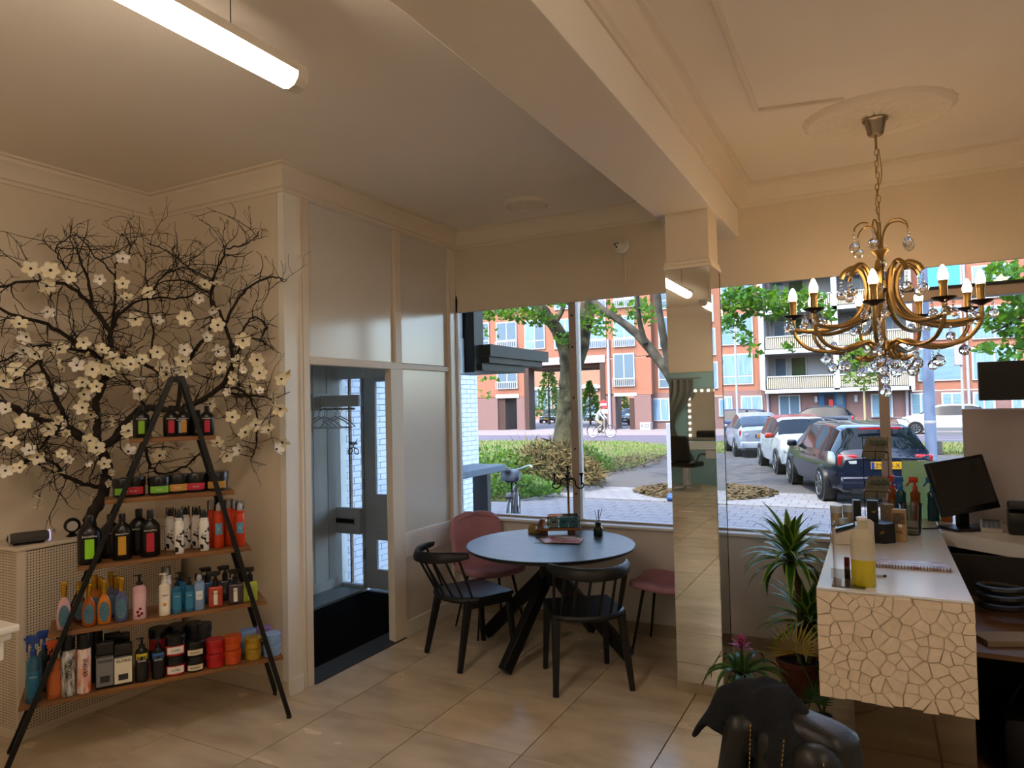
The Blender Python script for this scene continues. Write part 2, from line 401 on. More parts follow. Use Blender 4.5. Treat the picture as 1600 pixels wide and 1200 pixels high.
th = MB(); th.add([(XP-.13, 3.255, .03), (XP+.02, 3.255, .004), (XP+.02, 4.19, .004), (XP-.13, 4.19, .03), (XP-.13, 3.255, 0), (XP+.02, 3.255, 0), (XP+.02, 4.19, 0), (XP-.13, 4.19, 0)],
    [(0, 1, 2, 3), (7, 6, 5, 4), (0, 4, 5, 1), (1, 5, 6, 2), (2, 6, 7, 3), (3, 7, 4, 0)])
struct(th.build('trim_threshold', mat('threshold_rubber', '#2b2d31', .45)))
# street door with two narrow panes
def dx(px, z=700): return at(px, z, 'y', YD).x
def dz(py, px=590): return at(px, py, 'y', YD).z
m_doorp = mat('door_paint', '#c8cdd0', .4, var=.05, scale=3)
door = sroot('door_1', ((dx(571)-3.32)/2, YD, 0), 'grey street door with two narrow glass panes')
d0, d1, g0, g1 = dx(571), -3.33, dx(588), dx(588)+.27
zt, zp0, zp1, zq0, zq1 = 1.99, dz(772), dz(596), dz(889), dz(843)
for n_, a in (('stile', (d0, g0, .03, zt)), ('stile', (g1, d1, .03, zt)), ('top_rail', (g0, g1, zp1, zt)), ('middle_rail', (g0, g1, zq1, zp0)), ('bottom_rail', (g0, g1, .03, zq0))):
    MB().bb(a[0], a[1], YD-.02, YD+.025, a[2], a[3]).build(n_, m_doorp, door, world=True, bevel=.003)
for a in ((zp0, zp1), (zq0, zq1)): MB().bb(g0, g1, YD, YD+.006, a[0], a[1]).build('pane', m_glass, door, world=True)
for k in range(6): MB().bb(g0+.01, g1-.01, YD-.026, YD-.02, zq1+.02+k*.05, zq1+.055+k*.05).build('louvre', m_doorp, door, world=True, bevel=.002)
for z_ in (.35, 1.0, 1.7): MB().cyl((d0-.005, YD-.028, z_-.05), (d0-.005, YD-.028, z_+.05), .009, n=8).build('hinge', m_chrome, door, world=True, smooth=True)
sw = sroot('window_3', ((dx(527)+dx(568))/2, YD, 0), 'narrow sidelight window beside the street door')
s0, s1 = dx(527), dx(569)
MB().bb(s0-.05, s0+.012, YD-.03, YD+.04, 0, 2.0).build('window_frame', m_doorp, sw, world=True)
MB().bb(s1-.012, s1+.012, YD-.03, YD+.04, 0, 2.0).build('window_frame', m_doorp, sw, world=True)
MB().bb(s0, s1, YD-.03, YD+.04, 0, .05).build('window_frame', m_doorp, sw, world=True)
MB().bb(s0, s1, YD, YD+.006, .05, 1.99).build('pane', m_glass, sw, world=True)
xm = at(548, 700, 'y', YD+.03).x
MB().bb(xm-.008, xm+.008, YD+.01, YD+.04, .05, 2.0).build('glazing_bar', mat('rusty_bar', '#8b7a68', .7, col2='#6b3f22', scale=20), sw, world=True)
struct(MB().bb(XL-.1, XP-.05, YD-.04, YD+.06, 1.99, 2.3).bb(XL-.1, XP-.05, YD-.04, YD+.06, 3.05, CEIL).build('wall_over_door', m_plank))
w4 = sroot('window_4', (-3.9, YD, 2.3), 'added unseen transom window letting daylight into the lobby')  # invented glazing above the visible opening, added for lobby daylight
MB().bb(XL, XP-.05, YD, YD+.006, 2.32, 3.04).build('pane', m_glass, w4, world=True)
for a in ((XL-.1, XP-.05, 2.3, 2.33), (XL-.1, XP-.05, 3.02, 3.05), (XL-.05, XL+.03, 2.3, 3.05), (-3.23, XP-.05, 2.3, 3.05)): MB().bb(a[0], a[1], YD-.03, YD+.04, a[2], a[3]).build('window_frame', m_doorp, w4, world=True)
struct(MB().bb(-3.33, -3.26, YD-.04, YD+.06, 0, 1.99).build('trim_door_frame', m_doorp))
lb = thing('letter_box', 'grey letter box panel with dark slot beside street door', 'letter box', (dx(542), YD-.03, .8))
b0, b1 = at(520, 812, 'y', YD-.05), at(565, 812, 'y', YD-.05); zt_, zb_ = at(542, 793, 'y', YD-.05).z, at(542, 833, 'y', YD-.05).z
MB().bevbox(((b0.x+b1.x)/2, YD-.05, (zt_+zb_)/2), (b1.x-b0.x, .05, zt_-zb_), .006).build('panel', m_doorp, lb, world=True)
MB().bb(b0.x+.06, b1.x-.06, YD-.08, YD-.07, (zt_+zb_)/2-.03, (zt_+zb_)/2+.03).build('slot_frame', m_chrome, lb, world=True, bevel=.003)
MB().bb(b0.x+.07, b1.x-.07, YD-.083, YD-.078, (zt_+zb_)/2-.018, (zt_+zb_)/2+.018).build('slot', m_black, lb, world=True)
# ---------------------------------------------------------------- shop windows
YG = 5.08
def win(name, xs, bars, label, transom=None):
    w_ = sroot(name, ((xs[0]+xs[1])/2, YG, .79), label)
    def fr(n_, *a): MB().bb(*a).build(n_, m_frame, w_, world=True, bevel=.003)
    fr('window_frame', xs[0], xs[1], YG-.03, YG+.04, .785, .80); fr('window_frame', xs[0], xs[1], YG-.03, YG+.04, 2.62, 2.68)
    ed = [xs[0]]+bars+[xs[1]]
    for b in bars:
        fr('mullion', b-.03, b+.03, YG-.05, YG+.05, .79, 2.64)
        for z_ in (1.0, 1.35, 1.75, 2.15, 2.4): MB().cyl((b, YG-.056, z_), (b, YG-.05, z_), .008, n=8).build('bolt', m_black, w_, world=True)
    for a, b in zip(ed, ed[1:]): MB().bb(a, b, YG, YG+.006, .8, 2.64).build('pane', m_glass, w_, world=True)
    return w_
w1 = win('window_1', (-3.26, .03), [-2.10], 'large shop window behind the round table')
for a, b, c, m_ in ((-3.19, -3.128, YW+.0, m_framew), (-3.215, -3.158, YW+.035, m_frame), (-3.235, -3.172, YW+.07, m_framew), (-3.26, -3.19, YW+.10, m_frame)):
    MB().bb(a, b, c, c+.033, .79, 2.64).build('side_frame', m_, w1, world=True)
w2 = win('window_2', (.03, 3.0), [.045, 2.15], 'large shop window behind the reception desk')
zt0 = at(1500, 456, 'y', YG-.05).z
MB().bb(.045, 3.0, YG-.05, YG+.05, zt0-.035, zt0+.025).build('transom', m_frame, w2, world=True, bevel=.003)
MB().bb(.045, 3.0, YG-.06, YG+.06, zt0+.025, zt0+.045).build('transom_seal', m_black, w2, world=True)
# ---------------------------------------------------------------- ceiling ornaments
def medallion(name, c, rx, ry, label, nseed, rz=0):
    t = thing(name, label, 'ceiling rose', (c[0], c[1], CEIL), rz); rnd = random.Random(nseed)
    N, K = 96, 26; vs = []; fs = []
    ph = [rnd.uniform(0, 6.28) for _ in range(8)]
    for k in range(K+1):
        r = k/K
        for j in range(N):
            a = 2*PI*j/N; e = 1+.012*math.sin(24*a) if k > K-4 else 1
            h = .012+.010*math.sin(7*a+9*r+ph[0])*math.sin(16*r+3*math.sin(5*a+ph[1]))+.006*math.sin(13*a-11*r+ph[2])*math.sin(23*r)
            if r > .86: h = .03-.02*abs(r-.93)/.07
            if k == K: h = 0
            if r < .12: h = .02
            vs.append((rx*r*e*math.cos(a) if k else 0, ry*r*e*math.sin(a) if k else 0, -max(h, 0)))
    for k in range(K):
        for j in range(N): fs.append((k*N+j, (k+1)*N+j, (k+1)*N+(j+1) % N, k*N+(j+1) % N))
    MB().add(vs, fs).build('plaster_relief', mat('plaster', '#e6ded2', .7), t, smooth=60)
    return t
MC = at(1370, 178, 'z', CEIL)
medallion('ceiling_rose', (MC.x, MC.y), .36, .30, 'large oval white plaster ceiling rose above the chandelier', 3)
mc2 = at(823, 317, 'z', CEIL)
medallion('ceiling_rose', (mc2.x, mc2.y), .17, .17, 'small round plaster ceiling rose near the shop window', 5)
a, b, c = at(1118, 0, 'z', CEIL), at(1182, 171, 'z', CEIL), at(1318, 153, 'z', CEIL)
cd = thing('cable_duct', 'thin white cable duct with a right angle on the ceiling', 'cable duct', (b.x, b.y, CEIL))
a = b+(a-b)*1.4
MB().beam(a-Vector((0, 0, .0075)), b-Vector((0, 0, .0075)), .022, .014).build('duct', m_trim, cd, world=True)
MB().beam(b-Vector((0, 0, .007)), c-Vector((0, 0, .007)), .018, .013).build('duct', m_trim, cd, world=True)
# ================================================================== STRIP LIGHTS
m_diff = mat('strip_diffuser', '#fff6e6', .4, emit='#ffe9d0', estr=STRIP_EMIT)
m_house = mat('strip_housing', '#d8d2c6', .4)
def strip(x, y0, y1, z, label, group=None):
    t = thing('strip_light', label, 'ceiling light', (x, (y0+y1)/2, z), group=group); L = y1-y0
    pr = [(-.045, .03), (-.045, .0), (-.04, -.012), (-.026, -.03), (0, -.038), (.026, -.03), (.04, -.012), (.045, 0), (.045, .03)]
    cap = .05
    def seg(a, b, pts): return MB().prism([(p[0], p[1]) for p in pts], a, b, lambda q: Vector((q.x, q.z, q.y)))
    seg(-L/2+cap, L/2-cap, [(-.046, .05), (-.048, .016), (.048, .016), (.046, .05)]).build('housing', m_house, t)
    seg(-L/2+cap, L/2-cap, [(-.047, .015)]+pr[2:7]+[(.047, .015)]).build('diffuser', m_diff, t, smooth=True)
    for a, b in ((-L/2, -L/2+cap), (L/2-cap, L/2)): seg(a, b, [(-.05, .045)]+[(p[0]*1.1, p[1]) for p in pr[1:8]]+[(.05, .045)]).build('end_cap', m_house, t, smooth=30)
    for s in (-1, 1):
        y = s*(L/2-.3)
        MB().cyl((0, y, .045), (0, y, CEIL-z), .0018, n=5).build('wire', m_blackm, t)
    return t
strip(-1.835, .34, 1.86, 2.9, 'lit white strip light hanging over the left half of room')
strip(-1.835, -1.9, -.4, 2.9, 'added unseen strip light behind the camera, beside the lintel')  # extra fixture out of view, added to light the room
strip(1.2, .34, 1.86, 2.9, 'added unseen strip light brightening the reception half of the room', None)  # added beside the view to brighten desk, plants and parapet
strip(-2.6, -5.6, -4.1, 2.9, 'added unseen strip light in the rear room over the vanity', None)  # unseen fixture added as fill for the rear room
strip(1.1, -5.2, -3.7, 2.9, 'added unseen strip light in the rear room, window side', None)  # second unseen fill fixture added in the rear room
# ================================================================== LEFT CORNER
def perf_mat():
    m = bpy.data.materials.new('perforated_board'); m.use_nodes = True; n = m.node_tree.nodes; l = m.node_tree.links; b = n['Principled BSDF']
    tc = n.new('ShaderNodeTexCoord'); sp = n.new('ShaderNodeSeparateXYZ'); l.new(tc.outputs['Object'], sp.inputs[0])
    def mth(op, a, v=None):
        q = n.new('ShaderNodeMath'); q.operation = op
        for i, x in enumerate((a, v)):
            if x is None: continue
            if isinstance(x, (int, float)): q.inputs[i].default_value = x
            else: l.new(x, q.inputs[i])
        return q.outputs[0]
    ds = []
    hsum = mth('ADD', sp.outputs[0], sp.outputs[1])
    for s_ in (hsum, sp.outputs[2]):
        f = mth('FRACT', mth('MULTIPLY', s_, 1/.0148)); d = mth('SUBTRACT', f, .5); ds.append(mth('MULTIPLY', d, d))
    r2 = mth('ADD', ds[0], ds[1]); k = mth('LESS_THAN', r2, .055)
    mx = n.new('ShaderNodeMix'); mx.data_type = 'RGBA'; mx.inputs[6].default_value = lin('#d6c8b4'); mx.inputs[7].default_value = lin('#3a2e25')
    l.new(k, mx.inputs[0]); l.new(mx.outputs[2], b.inputs['Base Color']); b.inputs['Roughness'].default_value = .6
    return m
m_perf = perf_mat(); m_cov = mat('cover_paint', '#d9ccb9', .5)
rc = thing('radiator_cover', 'cream radiator cover with perforated board front along the left wall', 'radiator cover', (-4.2, 2.5, 0))
MB().bb(-4.042, -4.03, 2.05, 2.97, .05, .985).build('perforated_front', m_perf, rc, world=True)
MB().bb(-4.36, -4.045, 2.03, 2.042, .05, .985).build('perforated_side', m_perf, rc, world=True)
for a in ((-4.045, -4.022, 2.02, 2.06, 0, 1.0), (-4.045, -4.022, 2.955, 2.985, 0, 1.0), (-4.045, -4.024, 2.06, 2.955, 0, .05), (-4.36, -4.32, 2.02, 2.06, 0, 1.0), (-4.32, -4.045, 2.024, 2.05, 0, .05)):
    MB().bb(*a).build('frame_rail', m_cov, rc, world=True, bevel=.003)
MB().bevbox((-4.19, 2.5, 1.0), (.345, .975, .022), .006).build('top_board', m_cov, rc, world=True)
ZC = 1.012
p = at(50, 852, 'z', ZC)
sp = thing('smart_speaker', 'oblong grey speaker with pale glowing end on the radiator cover', 'speaker', (-4.1, p.y+.02, ZC), 1.2)
MB().bevbox((0, 0, .035), (.2, .07, .06), .0295).build('fabric_body', mat('speaker_cloth', '#4a4746', .9, bump=.4, bscale=500), sp, smooth=True)
MB().tube([Vector((.094, .034*math.cos(t*PI/12), .035+.028*math.sin(t*PI/12))) for t in range(24)], .004, 6, closed=True).build('light_ring', mat('ring_white', '#d9d6e4', .3, emit='#cfc9ff', estr=.5), sp, smooth=True)
MB().tube([Vector((-.088, .033*math.cos(t*PI/12), .035+.027*math.sin(t*PI/12))) for t in range(24)], .004, 6, closed=True).build('end_ring', mat('ring_grey', '#bdb9b4', .3), sp, smooth=True)
MB().box((0, 0, .003), (.14, .045, .006)).build('foot', m_black, sp)
p = at(112, 840, 'z', ZC)
cm = thing('ball_camera', 'black ball shaped camera with pale face on the radiator cover', 'camera', (-4.1, p.y+.03, ZC), math.radians(62))
MB().lathe([(.03, 0), (.032, .004), (.02, .012), (.012, .02), (.012, .03)], 16).build('stand', m_black, cm, smooth=True)
MB().sphere((0, 0, .062), .043, 18, 12).build('housing', m_black, cm, smooth=True)
MB().tube([(0, -.02, .062), (0, -.044, .062)], [.03, .027], 20).build('lens_face', mat('lens_face', '#b9b2aa', .3), cm, smooth=30)
# ------------------------------------------------------------------ magnolia
def tree_pt(px, py, off=0):
    q = px/450; q = min(max(q, -.1), 1.05)
    c = -6.12-.42*math.sin(PI*min(max(q, 0), 1))-off
    d = CF + CR*((px-800)/F_PX) - CU*((py-600)/F_PX)       # plane x - y = c
    t = c/(d.x-d.y); P = Vector((d.x*t, d.y*t, CAM_H+d.z*t))
    P.x = max(P.x, -4.30); P.y = min(P.y, 2.98)
    return P
m_bark = mat('magnolia_bark', '#17120f', .8, col2='#2c221b', scale=30, bump=.5, bscale=60)
tb = tree_pt(131, 842)
mag = thing('magnolia_tree', 'blossoming magnolia with black twisting branches and cream flowers behind the shelf', 'tree', (tb.x-.05, tb.y, ZC))
rnd = random.Random(11)
MAIN = [
 ([(131, 848), (140, 812), (158, 778), (166, 745), (161, 712), (150, 696)], 11, 9),
 ([(150, 696), (120, 678), (99, 667), (45, 649), (0, 628), (-40, 615)], 8, 4),
 ([(150, 696), (175, 690), (210, 648), (228, 638), (276, 640), (309, 628), (345, 604), (363, 562), (354, 514), (333, 470)], 8, 2.5),
 ([(152, 692), (152, 665), (150, 634), (163, 595), (178, 580), (171, 550), (172, 520), (144, 481), (126, 460), (99, 445), (45, 439), (0, 448)], 7, 2),
 ([(172, 520), (178, 490), (180, 469), (180, 412)], 3, 1.2), ([(144, 481), (138, 439), (126, 410), (120, 385)], 3, 1.2),
 ([(165, 590), (150, 556), (114, 532), (75, 508), (30, 494), (-10, 480)], 5, 2), ([(150, 556), (110, 545), (60, 540), (10, 560), (-20, 580)], 3, 1.2),
 ([(174, 552), (216, 565), (249, 583), (262, 592)], 4, 2), ([(172, 515), (195, 484), (228, 466), (285, 466), (310, 455)], 3, 1),
 ([(277, 640), (284, 590), (303, 550), (330, 514), (330, 460), (336, 430), (347, 405), (354, 382)], 4, 1.2),
 ([(351, 508), (369, 472), (399, 442), (430, 433), (446, 440)], 3, 1), ([(363, 544), (380, 512), (399, 496), (425, 510), (432, 516)], 2.5, 1),
 ([(363, 565), (385, 530), (420, 535), (446, 548)], 2, .9), ([(105, 667), (96, 640), (84, 616), (66, 574), (60, 548)], 5, 2),
 ([(160, 762), (130, 755), (100, 742), (85, 723), (60, 716)], 4, 1.5), ([(99, 667), (70, 690), (45, 720), (10, 735)], 3, 1.2),
 ([(210, 648), (225, 690), (235, 725), (250, 740), (290, 728), (320, 700)], 3, 1.5), ([(345, 604), (380, 612), (399, 640), (405, 690), (395, 720)], 2.5, 1),
 ([(345, 604), (372, 618), (420, 620), (446, 640)], 2.5, 1), ([(228, 638), (205, 600), (190, 585)], 2.5, 1.2),
 ([(126, 460), (100, 415), (88, 390), (95, 378), (120, 368), (138, 376)], 1.6, .8), ([(180, 430), (150, 400), (115, 362)], 1.6, .7), ([(180, 412), (202, 395), (200, 375), (190, 365)], 1.6, .8),
 ([(310, 430), (290, 415), (260, 392), (230, 380)], 1.6, .8), ([(354, 388), (380, 383), (398, 372), (406, 361)], 1.6, .8), ([(240, 455), (255, 430), (285, 420), (320, 430), (345, 445)], 2, .9),
 ([(330, 460), (290, 440), (250, 442), (235, 460)], 1.8, .8), ([(235, 560), (240, 520), (232, 480), (228, 420), (230, 400)], 2, .8), ([(60, 560), (30, 590), (0, 605)], 2.5, 1), ([(45, 649), (20, 680), (0, 690)], 2, 1)]
br = MB(); tw = MB(); PX = 1/300.
starts = []
for k, (pl, r0, r1) in enumerate(MAIN):
    off = 0 if r0 > 6 else rnd.uniform(-.10, .12)
    n_ = len(pl); P = [tree_pt(x, y, off*(i/(n_-1))) for i, (x, y) in enumerate(pl)]
    S = spline(P, 5); R = [(r0+(r1-r0)*i/(len(S)-1))*PX*rnd.uniform(.9, 1.1) for i in range(len(S))]
    S = [q+Vector((rnd.gauss(0, .004), rnd.gauss(0, .004), rnd.gauss(0, .004))) if 0 < i < len(S)-1 else q for i, q in enumerate(S)]
    br.tube(S, R, 8 if r0 > 4 else 6)
    for i in range(3, len(S)):
        if k == 0: continue
        starts.append((S[i], (S[i]-S[i-1]).normalized(), R[i]))
def inside(q): return q.x > -4.34 and q.y < 3.02 and q.z > 1.06
tips = []
def twig(p, d, r, L, lvl):
    pts = [p]; n_ = 6
    for i in range(n_):
        d = (d+Vector((rnd.gauss(0, .24), rnd.gauss(0, .24), rnd.gauss(.0, .24)))).normalized()
        q = pts[-1]+d*(L/n_)
        if not inside(q): break
        pts.append(q)
    if len(pts) < 3: return
    tw.tube(pts, [max(r*(1-.6*i/len(pts)), .0009) for i in range(len(pts))], 4)
    tips.append((pts[-1], d))
    if lvl:
        for _ in range(rnd.choice((1, 2, 2))):
            j = rnd.randrange(1, len(pts)-1); dd = Vector((rnd.gauss(0, 1), rnd.gauss(0, 1), rnd.gauss(.2, 1))).normalized()
            twig(pts[j], (d*.5+dd).normalized(), r*.7, L*.55, lvl-1)
for p_, d_, r_ in starts:
    for _ in range(2):
        if rnd.random() < (.48 if p_.z < 2.15 else .66): continue
        dd = Vector((rnd.gauss(0, .8), rnd.gauss(0, .8), rnd.gauss(.15, .9))).normalized()
        twig(p_, (d_*.45+dd).normalized(), min(r_*.7, .0032), rnd.uniform(.12, .34), 2 if rnd.random() < .4 else 1)
br.build('branches', m_bark, mag, smooth=60, world=True)
tw.build('twigs', mat('twig_bark', '#1c1511', .8), mag, world=True)['kind'] = 'stuff'
m_petal = mat('magnolia_petal', '#efe3b8', .6, col2='#f4eede', scale=30); m_petal2 = mat('magnolia_petal_white', '#f4efe6', .55)
m_heart = mat('flower_heart', '#1d150c', .7); m_budm = mat('magnolia_bud', '#d8c9a0', .6, col2='#8d7a4c', scale=40)
def flower_mesh(name, np_, R, cup, m_):
    b = MB()
    for k in range(np_):
        a0 = 2*PI*k/np_
        def fn(u, v, a0=a0):
            wv = (v-.5)*2*min(1, u*2.2+.12)**.9*math.sqrt(max(0, 1-max(0, (u-.55)/.46)**2.4))*R*.36
            r = u*R; z = cup*R*(u**1.5)+.2*R*((v-.5)*2)**2*u-.12*R*max(0, u-.7)*3+.05*R*math.sin(7*k+3*u)
            return Vector((r*math.cos(a0)-wv*math.sin(a0), r*math.sin(a0)+wv*math.cos(a0), z))
        b.grid(fn, 5, 2)
    me = b.mesh(name); me.materials.append(m_); me.materials.append(m_heart)
    nb = len(b.f); h = MB().add(b.v, b.f); h.sphere((0, 0, .004), R*.17, 8, 5)
    me2 = h.mesh(name); me2.materials.append(m_); me2.materials.append(m_heart)
    for i, pl in enumerate(me2.polygons): pl.material_index = 0 if i < nb else 1; pl.use_smooth = True
    return me2
fm = [flower_mesh('flower', 5, .042, .35, m_petal), flower_mesh('flower', 6, .045, .18, m_petal), flower_mesh('flower', 5, .038, .6, m_petal2), flower_mesh('flower', 6, .036, .95, m_petal2)]
bud = MB().lathe([(0, -.004), (.006, 0), (.009, .010), (.007, .022), (.001, .034)], 8).mesh('bud'); bud.materials.append(m_budm)
FL = [(640, 215), (520, 320), (640, 345), (265, 275), (160, 265), (360, 310), (240, 355), (820, 540), (705, 530), (100, 555), (435, 650), (120, 690), (310, 690), (85, 795), (195, 855), (295, 765), (400, 770), (505, 740), (555, 790), (610, 760), (680, 765), (740, 740), (820, 700), (870, 820), (960, 690), (950, 750), (965, 800), (1135, 700), (1105, 480), (1135, 560), (1040, 420), (965, 525), (1265, 640), (1240, 750), (1350, 810), (1220, 845), (1300, 880), (1465, 840), (1460, 995), (1280, 1120), (1090, 970), (1210, 1040), (475, 1025), (505, 880), (430, 860), (320, 890), (125, 1065), (570, 1065), (470, 1165), (730, 920), (1065, 350), (1130, 350), (245, 490), (660, 420), (770, 390), (530, 690), (60, 1175), (1130, 1175), (670, 1110), (435, 920), (430, 990), (250, 1100), (140, 620), (1340, 740), (1075, 625), (1145, 780), (845, 780), (590, 735), (905, 800), (480, 790), (30, 1000), (20, 850), (180, 710), (1330, 1080), (1400, 1110), (1470, 1170)]
FL = [(x*.3, 340+y*.3) for x, y in FL]+[(x*.4167, 700+y*.4167) for x, y in ((390, 60), (75, 75), (215, 90), (20, 85), (480, 15), (850, 30), (1035, 5), (140, 35), (600, 30), (900, 10), (360, 0), (110, 10))]
def put(me, name, p_, d_, s_):
    o = bpy.data.objects.new(name, me); COL.objects.link(o); o.parent = mag; o.location = p_-Vector(mag.location)
    o.rotation_euler = (Vector(d_).to_track_quat('Z', 'Y') @ Euler((0, 0, rnd.uniform(0, 6))).to_quaternion()).to_euler(); o.scale = (s_,)*3
for x, y in FL:
    q = tree_pt(x, y, rnd.uniform(-.16, -.04)); tc_ = (Vector((0, 0, CAM_H))-q).normalized()
    d_ = (tc_+Vector((rnd.gauss(0, .35), rnd.gauss(0, .35), rnd.gauss(.1, .35)))).normalized()
    put(rnd.choice(fm[:3]), 'flower', q, d_, rnd.uniform(.9, 1.15))
rnd.shuffle(tips)
lowr = [t for t in tips if t[0].z < 1.98]
for q, d_ in lowr[:75]: put(rnd.choice(fm), 'flower', q, (d_+Vector((.4, -.4, .2))).normalized(), rnd.uniform(.5, .85))
for q, d_ in tips[:110]: put(bud, 'bud', q, d_, rnd.uniform(.7, 1.2))
# ------------------------------------------------------------------ A-frame shelf
SO, SRZ = Vector((-3.4435, 2.38625, 0)), math.radians(57.88)
m_oak = wood_mat('shelf_oak', '#8d6239', '#6f4826', 3, (1.2, 22, 22), .5)
sh = thing('ladder_shelf', 'A-frame shelf with oak boards and black metal legs full of hair products', 'shelf', SO, SRZ)
SZ = [.335, .648, .952, 1.267, 1.575]
SX = [(-.575, .635), (-.46, .555), (-.34, .478), (-.222, .40), (-.108, .308)]
def hd(z): return .185-.0658*z
for z_, (a, b) in zip(SZ, SX):
    MB().bevbox(((a+b)/2, 0, z_-.011), (b-a, 2*hd(z_)-.026, .022), .002).build('shelf_board', m_oak, sh)
for sy in (-1, 1):
    for sx, fx in ((-1, -.640), (1, .655)):
        A = Vector((fx, sy*.185, .012)); B = Vector((.12+sx*.022, sy*.062, 1.9))
        lg_ = MB().beam(A, B, .024, .024, up=(0, 1, 0)).build('leg', m_blackm, sh, bevel=.002)
        MB().lathe([(.013, 0), (.015, .004), (.013, .02)], 10, A-Vector((0, 0, .012))).build('rubber_foot', m_black, lg_)
    MB().beam((.09, sy*.062, 1.885), (.15, sy*.062, 1.885), .024, .024).build('top_bridge', m_blackm, sh)
MB().beam((.12, -.062, 1.89), (.12, .062, 1.89), .024, .02).build('top_bridge', m_blackm, sh)
SR = Matrix.Rotation(SRZ, 4, 'Z')
# ------------------------------------------------------------------ hair products
m_txtw = mat('print_white', '#e8e6e0', .5); m_txtb = mat('print_black', '#151515', .5)
def plastic(c, r=.3): return mat('plastic_'+c.strip('#'), c, r)
def liquid(c): return mat('liquid_'+c.strip('#'), c, .06, spec=.6, coat=.6)
def frontlabel(t, w, z0, z1, dpt, c, txt=None, tcol='w', tsize=.012, tz=None, rot=0, name='label'):
    """curved front label hugging a body of half-depth dpt"""
    b = MB()
    def fn(u, v): return Vector(((u-.5)*w, -dpt*math.sqrt(max(0, 1-((u-.5)*w/(dpt*1.25))**2))-.0012, z0+(z1-z0)*v))
    b.grid(fn, 6, 1); o = b.build(name, plastic(c, .45), t, smooth=True)
    if txt: text(txt, o, m_txtw if tcol == 'w' else m_txtb, tsize, (0, -dpt-.0032, tz if tz is not None else (z0+z1)/2), (PI/2, rot, 0))
    return o
PRODS = []
